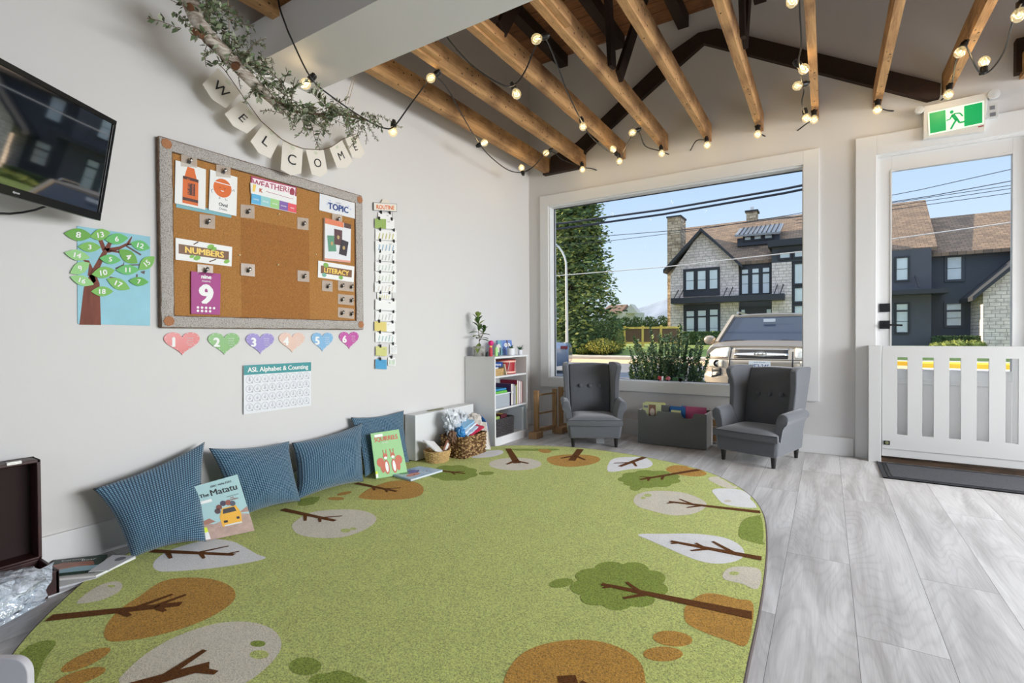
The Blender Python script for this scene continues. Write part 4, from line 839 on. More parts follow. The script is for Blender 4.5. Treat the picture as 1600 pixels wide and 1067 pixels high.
rg = random.Random(4); lf = MB(); st = MB()
core = [(215, 30), (280, 110), (330, 190), (400, 270), (470, 350), (560, 420), (640, 500), (720, 600), (800, 635), (900, 650), (1000, 650), (1100, 670), (1190, 690)]
cp = [at(*c3(*p), 'x', XB+.02) for p in core]
for i, p in enumerate(cp):
    for k in range(11 if i < 7 else 15 if i < 11 else 8):
        q = p+V((rg.gauss(0, .03), rg.gauss(0, .035), rg.gauss(0, .03)))
        dv = (rg.gauss(0, .5), rg.gauss(.25, .8), rg.gauss(.1, .8)); sprig(lf, st, q, dv, rg.uniform(.06, .15), rg.randint(12, 20), rg.choice((.018, .026, .034)), rg)
for q, e_, sz in (((320, 290), (245, 340), .016), ((520, 230), (610, 270), .016), ((900, 690), (985, 785), .016), ((1190, 700), (1235, 830), .016), ((1170, 720), (1165, 890), .018), ((1220, 665), (1365, 690), .018), ((560, 480), (500, 590), .02), ((640, 330), (650, 470), .016), ((1110, 730), (1095, 790), .014), ((840, 660), (860, 745), .016), ((430, 180), (450, 120), .016), ((700, 470), (715, 540), .016)):
    a = at(*c3(*q), 'x', XB+.03); b = at(*c3(*e_), 'x', XB+.03); sprig(lf, st, a, b-a, (b-a).length, 34, sz, rg, .0)
tw = [at(*c3(*p), 'x', XB+.02) for p in ((640, 560), (760, 640), (900, 655), (1050, 660), (1190, 690))]; st.tube(tw, .006, M_twig, 6)
lf.build('greenery', gl, flat=True); st.build('twigs', gl)
M_str = mat('twine', (170, 150, 120), .9)
mb = MB()
for a, b in (((400, 280), (390, -80)), ((1065, 600), (1110, 440)), ((1080, 600), (1125, 440))): mb.tube([at(*c3(*a), 'x', XB), at(*c3(*b), 'x', XB)], .0016, M_str, 5)
a = at(*c3(1180, 440), 'x', XB); mb.build('hanging_string', gl)
bn = thing('welcome_banner', 'string of white pennant cards reading WELCOME hanging under the birch branch', 'banner', tuple(at(475, 270, 'x', .12)))
PN = [('W', (335, 392), (468, 530), (378, 622), (245, 485), (285, 575)), ('E', (472, 575), (582, 697), (500, 768), (372, 655), (425, 738)), ('L', (600, 705), (697, 790), (636, 912), (520, 812), (570, 885)), ('C', (705, 800), (822, 855), (812, 998), (694, 975), (755, 1005)), ('O', (838, 858), (942, 862), (963, 990), (872, 1003), (922, 1035)), ('M', (975, 853), (1047, 805), (1107, 928), (1018, 965), (1075, 992)), ('E', (1065, 797), (1128, 772), (1178, 880), (1106, 905), (1150, 912))]
M_pen = mat('pennant_paper', (226, 220, 210), .8)
for ch, tl, tr_, br_, bl_, tip in PN:
    S = wsheet(c3(*tl), c3(*tr_), c3(*br_), c3(*bl_), .10); tp = at(*c3(*tip), 'x', .10); mb = S.mb
    m_ = (S.c[0]+S.c[1])/2; dv = (m_-(S.c[2]+S.c[3])/2).normalized(); ex = m_+dv*.022
    vs = [S.c[3], S.c[0], ex, S.c[1], S.c[2]]; mb.add([v for v in vs]+[v-V((.001, 0, 0)) for v in vs], [(0, 1, 2, 3, 4), (9, 8, 7, 6, 5)]+[(i, (i+1) % 5+0, (i+1) % 5+5, i+5) for i in range(5)], M_pen)
    S.n = V((1, 0, 0)); S.text(ch, .5, .26, .38, M_ink, .0012, .008, 'c'); S.ell(.5, .86, .12, .07, col(206, 208, 186), .001, 8); mb.build('pennant', bn, label='white pennant with the letter '+ch)
MB().tube([at(*c3(*p), 'x', .108) for p in ((330, 360), (370, 400), (475, 550), (580, 695), (700, 800), (760, 832), (830, 856), (930, 861), (985, 845), (1050, 800), (1125, 770))], .002, M_twig, 5).build('banner_string', bn)
# ================================================================ RUG AND THINGS ON THE FLOOR
def catmull(P, n=8, closed=True):
    out = []; N = len(P)
    for i in range(N if closed else N-1):
        p0, p1, p2, p3 = (V(P[(i+k-1) % N]) if closed else V(P[min(max(i+k-1, 0), N-1)]) for k in range(4))
        for j in range(n):
            t = j/n; out.append(.5*((2*p1)+(p2-p0)*t+(2*p0-5*p1+4*p2-p3)*t*t+(3*p1-p0-3*p2+p3)*t**3))
    return out
RZ = .014
def pile(name, c, k=.28, sheen=.24):
    m, n, l, b = nodemat(name); tc = n.new('ShaderNodeTexCoord'); o = tc.outputs['Object']
    f = noise_tex(n, l, o, (185, 185, 185), 3, .8); g = noise_tex(n, l, o, (9, 9, 9), 3, .6); c1 = lin(c)
    cc = ramp(n, l, f, [(.36, tuple(v*(1-k*2.0) for v in c1[:3])+(1,)), (.5, c1), (.64, tuple(min(1, v*(1+k)) for v in c1[:3])+(1,))])
    cc = mixc(n, l, .5, cc, ramp(n, l, g, [(.3, (.86, .86, .84, 1)), (.7, (1, 1, 1, 1))]), 'MULTIPLY')
    l.new(cc, b.inputs['Base Color']); b.inputs['Roughness'].default_value = 1; b.inputs['Specular IOR Level'].default_value = .05; b.inputs['Sheen Weight'].default_value = sheen; b.inputs['Sheen Roughness'].default_value = .45
    bp_ = n.new('ShaderNodeBump'); bp_.inputs['Distance'].default_value = .008; bp_.inputs['Strength'].default_value = 1; l.new(f, bp_.inputs['Height']); l.new(bp_.outputs[0], b.inputs['Normal']); return m
R_g = pile('rug_green', (208, 217, 122)); R_dg = pile('rug_olive', (150, 168, 72), sheen=.1); R_br = pile('rug_ochre', (204, 152, 62), sheen=.15); R_bg = pile('rug_beige', (236, 228, 208), .12); R_w = pile('rug_white', (252, 252, 252), .06); R_t = pile('rug_brown', (112, 68, 28), sheen=.05); R_ed = mat('rug_binding', (84, 74, 72), .9, bump=(300, .6, .002))
OUT = [(2.47, 1.2), (2.473, 1.56), (2.465, 1.97), (2.435, 2.45), (2.373, 2.88), (2.235, 3.22), (1.955, 3.53), (1.50, 3.70), (1.0, 3.735), (.60, 3.62), (.32, 3.42), (.13, 3.1), (.055, 2.6), (.045, 2.0), (.05, 1.4), (.10, 1.03), (.20, .83), (.34, .68), (.64, .455), (1.0, .30), (1.4, .25), (1.85, .33), (2.2, .6), (2.40, .9)]
oc = [(p.x, p.y) for p in catmull([(a, b, 0) for a, b in OUT], 6)]
rug = thing('area_rug', 'large oval lime green rug patterned with stylised white, ochre and green trees', 'rug', (1.25, 2.0, 0))
mb = MB(); n = len(oc); mb.add([(x, y, 0) for x, y in oc]+[(x, y, RZ) for x, y in oc], [tuple(range(n)), tuple(range(n, 2*n))]+[(i, (i+1) % n, n+(i+1) % n, n+i) for i in range(n)], R_g)
def inside(p):
    x, y = p; c = False; j = n-1
    for i in range(n):
        if (oc[i][1] > y) != (oc[j][1] > y) and x < (oc[j][0]-oc[i][0])*(y-oc[i][1])/(oc[j][1]-oc[i][1])+oc[i][0]: c = not c
        j = i
    return c
def clip_in(p):   # pull a point that lies outside the rug back to its edge
    q = V((p[0], p[1], 0)); c = V((1.25, 2.0, 0))
    for k in range(60):
        if inside((q.x, q.y)): break
        q = c+(q-c)*.985
    return (q.x, q.y)
def blob(px, m, z, smooth=4):
    P = [at(*p, 'z', RZ) for p in px]; P = [(p.x, p.y, 0) for p in P]; P = catmull(P, smooth) if smooth > 1 else P
    P = [clip_in((p[0], p[1])) for p in P]; mb.add([(x, y, RZ+z) for x, y in P], [tuple(range(len(P)))], m)
def eb(cx, cy, rx, ry, m, z, rot=0, sc=0, k=24, amp=.12):
    px = []
    for i in range(k):
        t = 2*pi*i/k; s = 1+(amp*(abs(sin(sc*t/2))-.6) if sc else 0); x = rx*cos(t)*s; y = ry*sin(t)*s; px.append((cx+x*cos(rot)-y*sin(rot), cy+x*sin(rot)+y*cos(rot)))
    blob(px, m, z, 1 if sc else 2)
def scallop(cx, cy, rx, ry, m, z, nb=8, rot=0.2):
    blobs = []
    for i in range(nb*7):
        t = 2*pi*i/(nb*7); s = .86+.16*abs(sin(nb*t/2+rot))**.7; blobs.append((cx+rx*cos(t)*s, cy+ry*sin(t)*s))
    blob(blobs, m, z, 1)
def trunk(a, b, w0, w1, br=(), z=.0016):
    A = at(*a, 'z', RZ); B = at(*b, 'z', RZ); A = V((*clip_in((A.x, A.y)), 0)); B.z = 0; d = B-A; L = d.length; d.normalize(); nn = V((-d.y, d.x, 0))
    Q = [A+nn*w0/2, A-nn*w0/2, B-nn*w1/2, B+nn*w1/2]; mb.add([(p.x, p.y, RZ+z) for p in Q], [(0, 1, 2, 3)], R_t)
    for (t, s, l_) in br:
        p = A+d*L*t; e_ = p+(d*.75+nn*s*.66).normalized()*l_; w = (w0*(1-t)+w1*t)*.7; dd = (e_-p).normalized(); n2 = V((-dd.y, dd.x, 0)); Q = [p+n2*w/2, p-n2*w/2, e_-n2*w*.3, e_+n2*w*.3]; mb.add([(q.x, q.y, RZ+z+.0001) for q in Q], [(0, 1, 2, 3)], R_t)
blob([(162.5, 990), (170, 971), (190, 950), (219, 931), (250, 910), (281, 903), (325, 904), (353, 912), (367, 924), (364, 940), (337, 960), (294, 979), (237, 995), (188, 1002), (169, 1001)], R_br, .0006)
trunk((76, 966), (283, 944), .042, .030, [(.52, -1, .07), (.62, 1, .12), (.78, 1, .10), (.80, -1, .06)])
blob([(187, 1067), (194, 1052), (225, 1024), (266, 999), (312, 981), (353, 972), (391, 972), (422, 981), (437, 996), (439, 1012), (428, 1031), (406, 1052), (384, 1067), (344, 1090), (219, 1096)], R_bg, .0006)
trunk((150, 1090), (327, 1040), .050, .036, [(.55, 1, .13), (.86, -1, .07)]); eb(403, 1006, 12, 5, R_dg, .0009); eb(405, 1023, 15, 7, R_g, .0009)
blob([(239, 884), (247, 871), (275, 856), (328, 843), (359, 845), (375, 851), (400, 865), (414, 873), (360, 884), (312, 890), (266, 893), (247, 892)], R_w, .0006)
trunk((236, 861), (366, 867), .032, .022, [(.20, -1, .09), (.55, 1, .12), (.60, -1, .07), (.9, 1, .05)])
blob([(120, 941), (138, 925), (160, 913), (182, 908), (191, 914), (185, 925), (160, 937), (128, 943)], R_bg, .0006); eb(174, 916, 6, 2, R_g, .0009)
eb(134, 1031, 42, 10, R_br, .0006, -.42); eb(125, 1058, 42, 10, R_br, .0007, -.3)
blob([(31, 1021), (60, 1003), (86, 1001), (84, 1012), (70, 1030), (62, 1050), (50, 1075), (30, 1070)], R_dg, .0006, 2)
blob([(456, 822), (465, 812), (485, 801), (512, 797), (550, 796), (575, 800), (588, 809), (582, 820), (560, 832), (530, 840), (492, 840), (465, 834)], R_bg, .0006)
trunk((441, 796), (524, 814), .036, .024, [(.45, -1, .10), (.72, -1, .07), (.75, 1, .10)]); eb(540, 829, 8, 3, R_g, .0009); eb(552, 826, 5, 2, R_g, .0009)
blob([(561, 775), (580, 762), (610, 752), (637, 751), (657, 757), (662, 766), (655, 775), (630, 780), (590, 781), (567, 779)], R_br, .0006)
trunk((556, 755), (620, 768), .036, .024, [(.45, -1, .08), (.7, 1, .10), (.75, -1, .06)])
eb(525, 779, 13, 2.6, R_br, .0006); eb(538, 771, 12, 2.4, R_br, .0006, -.2); blob([(470, 780), (500, 776), (490, 788), (466, 790)], R_dg, .0006, 2)
scallop(708, 739, 39, 12.5, R_dg, .0006, 8); eb(760, 739.5, 12, 2.8, R_dg, .0006, -.05); trunk((691, 736), (727, 740), .030, .022, [(.4, -1, .07), (.5, 1, .08)])
eb(805, 725, 41, 10, R_bg, .0006); trunk((794, 701), (808, 724), .045, .055, [(.85, 1, .12), (.85, -1, .12)]); blob([(736, 715), (755, 706), (780, 703), (786, 708), (767, 714)], R_w, .0006)
blob([(840, 703), (855, 702), (862, 706), (850, 708)], R_br, .0006, 2); blob([(800, 701.5), (870, 701), (865, 704), (810, 704)], R_dg, .0005, 2)
blob([(855, 715.5), (876, 711), (900, 710), (926, 712), (938, 717.5), (926, 725), (891, 729.5), (862, 725)], R_br, .0006); trunk((907, 702), (893, 720), .055, .05, [(.6, 1, .14), (.6, -1, .14)])
blob([(951, 737), (952, 722), (961, 716), (979, 714), (1007, 715), (1020, 724), (1011, 731), (986, 733)], R_w, .0006); trunk((1010, 713.5), (968, 729), .045, .03, [(.5, 1, .13), (.6, -1, .12)])
scallop(1015, 748.5, 49, 14, R_dg, .0006, 9); eb(993, 762, 9, 5, R_dg, .0009)
blob([(1041, 732), (1053, 727), (1070, 728), (1088, 731.7), (1104, 739), (1096, 744), (1067, 743), (1046, 738)], R_br, .0005); trunk((1092, 734), (1000, 749.5), .042, .026, [(.62, 1, .10), (.85, 1, .07), (.8, -1, .08)])
blob([(990, 782), (997, 772), (1021, 767), (1067, 769.5), (1099, 782), (1103, 792), (1082, 803), (1050, 805), (1018, 798), (997, 791)], R_bg, .0006); trunk((1194, 800), (1045, 784), .042, .024, [(.62, 1, .10), (.72, -1, .10), (.93, 1, .05)]); eb(1012, 774, 6, 2.4, R_g, .0009); eb(1005, 778, 4, 1.8, R_g, .0009)
blob([(1113, 766), (1127, 763), (1156, 765), (1173, 775), (1188, 792), (1159, 792.5), (1131, 787), (1118, 775)], R_w, .0006); eb(1137, 783, 6, 2, R_bg, .0009); blob([(1106, 748), (1124, 745), (1142, 753), (1152, 762), (1131, 761)], R_bg, .0006)
blob([(1155, 838), (1157, 820), (1166, 810), (1180, 806), (1194, 806), (1200, 830), (1196, 850), (1172, 846)], R_dg, .0006)
blob([(997, 835), (1039, 834), (1088, 834), (1131, 840), (1156, 852), (1163, 867), (1149, 877), (1120, 881), (1088, 875), (1050, 859.6), (1018, 845.5)], R_w, .0006); trunk((1190, 873), (1048, 846), .042, .022, [(.28, -1, .13), (.55, 1, .09), (.62, -1, .05), (.9, 1, .04)])
blob([(1129, 898), (1138, 888), (1159, 885), (1188, 891), (1184, 920), (1159, 912), (1134, 906)], R_bg, .0006); eb(1147, 896, 8, 3, R_g, .0009)
scallop(968, 915, 76, 38, R_dg, .0007, 9, .5); eb(877, 911, 19, 7, R_dg, .0006, -.16)
blob([(1069, 958), (1074, 944), (1096, 929), (1120, 928), (1152, 936), (1177, 944), (1168, 1006), (1138, 1001), (1103, 989), (1074, 974)], R_br, .0006)
trunk((1175, 962), (940, 913), .050, .020, [(.66, 1, .10), (.72, -1, .08), (.92, 1, .04)], .0018)
eb(1051, 998, 31, 12, R_br, .0006, .1); eb(1036, 1022, 31, 11.5, R_br, .0006)
blob([(787, 1067), (795, 1045), (815, 1022), (845, 1008), (890, 1000), (935, 1002), (975, 1015), (1000, 1035), (1008, 1060), (1004, 1090), (960, 1120), (880, 1130), (810, 1110), (788, 1085)], R_br, .0006)
trunk((905, 1130), (885, 1056), .05, .05, [(.5, 1, .05), (.5, -1, .07)])
eb(477, 1041, 25, 14, R_dg, .0006); scallop(525, 1080, 52, 32, R_dg, .0006, 7)
mb.build('pile', rug, flat=True)
MB().tube([(x, y, .007) for x, y in oc]+[(oc[0][0], oc[0][1], .007)], .008, R_ed, 6).build('binding', rug, label='dark grey-brown edge binding')

# ---- cushions
def waffle():
    m, n, l, b = nodemat('waffle_velvet'); uv = n.new('ShaderNodeUVMap'); s = n.new('ShaderNodeSeparateXYZ'); l.new(uv.outputs[0], s.inputs[0])
    def tri(sock, k, ph=None):
        a = n.new('ShaderNodeMath'); a.operation = 'MULTIPLY'; l.new(sock, a.inputs[0]); a.inputs[1].default_value = k
        c = a
        f = n.new('ShaderNodeMath'); f.operation = 'FRACT'; l.new(c.outputs[0], f.inputs[0])
        d = n.new('ShaderNodeMath'); d.operation = 'SUBTRACT'; l.new(f.outputs[0], d.inputs[0]); d.inputs[1].default_value = .5
        e = n.new('ShaderNodeMath'); e.operation = 'ABSOLUTE'; l.new(d.outputs[0], e.inputs[0]); return e.outputs[0]
    U = tri(s.outputs[0], 36); W_ = tri(s.outputs[1], 42)
    mx = n.new('ShaderNodeMath'); mx.operation = 'MAXIMUM'; l.new(U, mx.inputs[0]); l.new(W_, mx.inputs[1])
    c = ramp(n, l, mx.outputs[0], [(.16, lin((124, 162, 184))), (.32, lin((70, 110, 138))), (.44, lin((16, 36, 54)))])
    l.new(c, b.inputs['Base Color']); b.inputs['Roughness'].default_value = .9; b.inputs['Sheen Weight'].default_value = .3
    sb = n.new('ShaderNodeMath'); sb.operation = 'SUBTRACT'; sb.inputs[0].default_value = 1; l.new(mx.outputs[0], sb.inputs[1])
    bp_ = n.new('ShaderNodeBump'); bp_.inputs['Distance'].default_value = .004; l.new(sb.outputs[0], bp_.inputs['Height']); l.new(bp_.outputs[0], b.inputs['Normal']); return m
M_waf = waffle()
def cushion(label, bl, br_, tr_, tl, T, seed, sag=.05, group=None):
    C = [V(p) for p in (bl, br_, tr_, tl)]; nn = (C[1]-C[0]).cross(C[3]-C[0]).normalized(); N = 36; vs = []; uv = []; fs = []
    for side in (1, -1):
        for j in range(N+1):
            for i in range(N+1):
                u = i/N; v = j/N; a = 2*u-1; b = 2*v-1
                pu = u+(.5-u)*.10*(1-b*b)**1.0*abs(a)**1.5*1.0; pv = v+(.5-v)*.10*(1-a*a)*abs(b)**1.5
                p = C[0]*(1-pu)*(1-pv)+C[1]*pu*(1-pv)+C[2]*pu*pv+C[3]*(1-pu)*pv
                h = T*max(0, (1-abs(a)**2.6))**.55*max(0, (1-abs(b)**2.6))**.55*(1+.18*(.5-v)*2)
                w_ = noise.noise(V((u*3+seed, v*3, side)))*.012+noise.noise(V((u*8+seed, v*2.0, 2)))*.008*(1-v)
                p = p+nn*side*(h+w_*(1-max(abs(a), abs(b))**4)*1.3); p.z -= sag*(1-b*b)*0
                p.z = max(p.z, .022); p.x = max(p.x, .018); vs.append(p); uv.append((u, v))
    K = (N+1)**2
    for side in (0, 1):
        for j in range(N):
            for i in range(N):
                q = (side*K+j*(N+1)+i, side*K+j*(N+1)+i+1, side*K+(j+1)*(N+1)+i+1, side*K+(j+1)*(N+1)+i); fs.append(q if side == 0 else q[::-1])
    me = bpy.data.meshes.new('cushion'); c0 = sum(C, V())/4; c0.z = .014
    me.from_pydata([tuple(p-c0) for p in vs], [], fs); ul = me.uv_layers.new(name='UVMap')
    for lp in me.loops: ul.data[lp.index].uv = uv[lp.vertex_index]
    import bmesh
    bm = bmesh.new(); bm.from_mesh(me); bmesh.ops.remove_doubles(bm, verts=bm.verts, dist=.0012); bm.to_mesh(me); bm.free()
    me.materials.append(M_waf); me.polygons.foreach_set('use_smooth', [True]*len(me.polygons))
    o = bpy.data.objects.new('cushion', me); COL.objects.link(o); o.location = c0; return tag(o, label, 'cushion', 'teal waffle cushions along the wall')
def P3(px, py, ax, v): return at(px, py, ax, v)
cushion('teal waffle cushion leftmost in the row, largest, behind the yellow bus book', P3(206, 872, 'z', .03), P3(322, 846, 'z', .03), P3(320, 690, 'x', .06), P3(145, 764, 'x', .13), .07, 1)
cushion('teal waffle cushion second from the left, its corner touching the yellow bus book', P3(366, 812, 'z', .03), P3(470, 783, 'z', .03), P3(452, 689, 'x', .07), P3(326, 700, 'x', .10), .085, 5)
cushion('teal waffle cushion third from the left, upright against the wall', P3(462, 782, 'z', .03), P3(568, 752, 'z', .03), P3(566, 661, 'x', .08), P3(456, 692, 'x', .08), .085, 9)
cushion('teal waffle cushion rightmost in the row, behind the squirrel book', P3(570, 746, 'z', .03), P3(640, 722, 'z', .03), P3(631, 641, 'x', .04), P3(548, 652, 'x', .04), .028, 13)

# ---- books
M_pg = mat('page_edges', (232, 228, 218), .8, vary=((2, 2, 300), .12))
def book(name, label, S, t, cover, art=None, inset=.004, cat='book', group=None, back=None):
    """S: sheet of the front cover; t: thickness behind it; spine at its left"""
    lowest = min(S.c, key=lambda p: p.z); c0 = sum(S.c, V())/4; r = thing(name, label, cat, (c0.x, c0.y, max(0, lowest.z)), group=group)
    S.slab(cover, .002)
    if art: art(S)
    S.mb.build('front_cover', r)
    B = Sheet(*S.c, n=S.n); B.poly([(0, 0), (1, 0), (1, 1), (0, 1)], back or cover, -(t-.002), -t); B.poly([(0, 0), (.012, 0), (.012, 1), (0, 1)], back or cover, -.002, -(t-.002)); B.mb.build('back_cover', r)
    G_ = Sheet(*S.c, n=S.n); e = .012; G_.poly([(.012, e), (1-e, e), (1-e, 1-e), (.012, 1-e)], M_pg, -.002, -(t-.002)); G_.mb.build('pages', r); return r
BL = at(322, 845, 'z', RZ+.004); BR = at(398, 829, 'z', RZ+.004); wd = (BR-BL).length
TL = near(BL, (293, 763), wd*1.14); TR = near(BR, (371, 741), wd*1.14)
M_sky = col(168, 204, 206); M_sand = mat('print_sand', (186, 158, 146), .4, vary=(40, .15))
def art1(S):
    S.poly([(0, 0), (1, 0), (1, .30), (.75, .36), (.5, .30), (.25, .26), (0, .34)], M_sand)
    S.poly([(0, .34), (.2, .38), (.3, .30), (.1, .28)], col(168, 120, 104), .0008); S.poly([(.8, .36), (1, .44), (1, .34)], col(176, 140, 128), .0008)
    bus = col(238, 178, 58); S.poly([(.40, .18), (.80, .18), (.84, .36), (.78, .50), (.50, .50), (.40, .36)], bus, .001); S.poly([(.48, .40), (.76, .40), (.74, .48), (.51, .48)], col(60, 56, 60), .0014); S.rect(.45, .53, .24, .28, M_ink, .0014); S.rect(.72, .78, .26, .30, M_ink, .0014); S.rect(.44, .80, .18, .205, col(220, 220, 214), .0014)
    for u, v, c in ((.45, .53, (120, 70, 60)), (.55, .58, (70, 60, 80)), (.65, .57, (150, 84, 70)), (.73, .54, (80, 84, 100)), (.40, .47, (84, 64, 70))): S.ell(u, v, .06, .05, col(*c), .0012, 8)
    S.line([(.46, .18), (.38, .02)], .012, col(90, 72, 70)); S.line([(.74, .18), (.80, .04)], .012, col(90, 72, 70))
    S.text('ERIC WALTERS', .42, .90, .035, M_ink, .001, .02); S.text('The', .16, .765, .065, M_ink, .001, .03); S.text('Matatu', .38, .755, .11, M_ink, .001, .022, wmax=.58)
    S.text('ILLUSTRATED BY', .66, .665, .018, M_ink, .001, 0); S.text('EVA', .72, .63, .024, col(150, 60, 50), .001, .02); S.text('CAMPBELL', .66, .595, .026, col(150, 60, 50), .001, .02)
    S.rect(.14, .36, .66, .71, M_paper, .001); S.rect(.0, .10, .02, .15, M_paper, .0012); S.rect(.0, .10, .15, .24, col(222, 240, 60), .0012)
book('picture_book', 'pale blue picture book The Matatu with a yellow bus, leaning on the first cushion', Sheet(BL, BR, TR, TL), .012, M_sky, art1)
BL = at(588, 748, 'z', RZ+.004); BR = at(637, 740, 'z', RZ+.004); wd = (BR-BL).length; TL = near(BL, (579, 677.5), wd*1.36); TR = near(BR, (623, 670.5), wd*1.36)
def art2(S):
    sq = col(196, 92, 58); S.text('SQUIRRELS', .10, .80, .10, sq, .001, .04, wmax=.80); S.text('the little', .34, .745, .03, M_paper, .001, .0); S.rect(.12, .40, .90, .96, M_paper, .001)
    for cx, s in ((.38, 1), (.62, -1)):
        S.ell(cx-s*.18, .34, .12, .10, sq, .0009, 14); S.ell(cx-s*.13, .24, .07, .14, sq, .0009, 14); S.ell(cx, .22, .085, .16, sq, .0011, 14); S.ell(cx, .22, .05, .12, M_paper, .0013, 12)
        S.ell(cx, .46, .075, .06, sq, .0012, 12); S.ell(cx, .42, .05, .03, M_paper, .0014, 10); S.line([(cx-.04, .50), (cx-.055, .60)], .016, sq, .0011); S.line([(cx+.04, .50), (cx+.055, .60)], .016, sq, .0011); S.ell(cx-.03, .47, .01, .008, M_ink, .0016, 6); S.ell(cx+.03, .47, .01, .008, M_ink, .0016, 6)
    S.rect(0, .07, .02, .10, M_paper, .001); S.rect(0, .07, .10, .16, col(222, 240, 60), .001)
book('picture_book', 'green picture book of two red squirrels, leaning on the last cushion', Sheet(BL, BR, TR, TL), .010, col(146, 200, 132), art2)
q = [at(*p, 'z', RZ+.014) for p in ((642, 749), (692, 734), (655, 728), (610, 740))]
def art3(S):
    S.rect(.04, .96, .05, .95, M('print_swirl', (140, 178, 214), .3, vary=(14, .3), col2=(210, 226, 240)), .0005); S.ell(.45, .62, .2, .2, col(120, 118, 178), .0008, 14); S.ell(.3, .35, .2, .14, col(226, 150, 130), .0009, 14); S.ell(.25, .7, .12, .14, col(130, 180, 130), .001, 12)
    for u, v in ((.2, .8), (.4, .75), (.5, .45), (.3, .3), (.65, .6), (.7, .3), (.55, .85)): S.ell(u, v, .025, .035, M_ink, .0013, 8)
book('picture_book', 'blue dotted picture book lying flat on the rug right of the squirrel book', Sheet(*q), .012, col(178, 208, 232), art3)
# ================================================================ FURNITURE AND TOYS
def zat(P, py):
    """height of the point above P (x, y) that the photograph shows at row py"""
    lo, hi = -1, 5
    for _ in range(40):
        m_ = (lo+hi)/2; v = V((P[0], P[1], m_))-CAM; y = 533.5-FPX*v.dot(CU)/v.dot(CF)
        if y > py: lo = m_
        else: hi = m_
    return lo
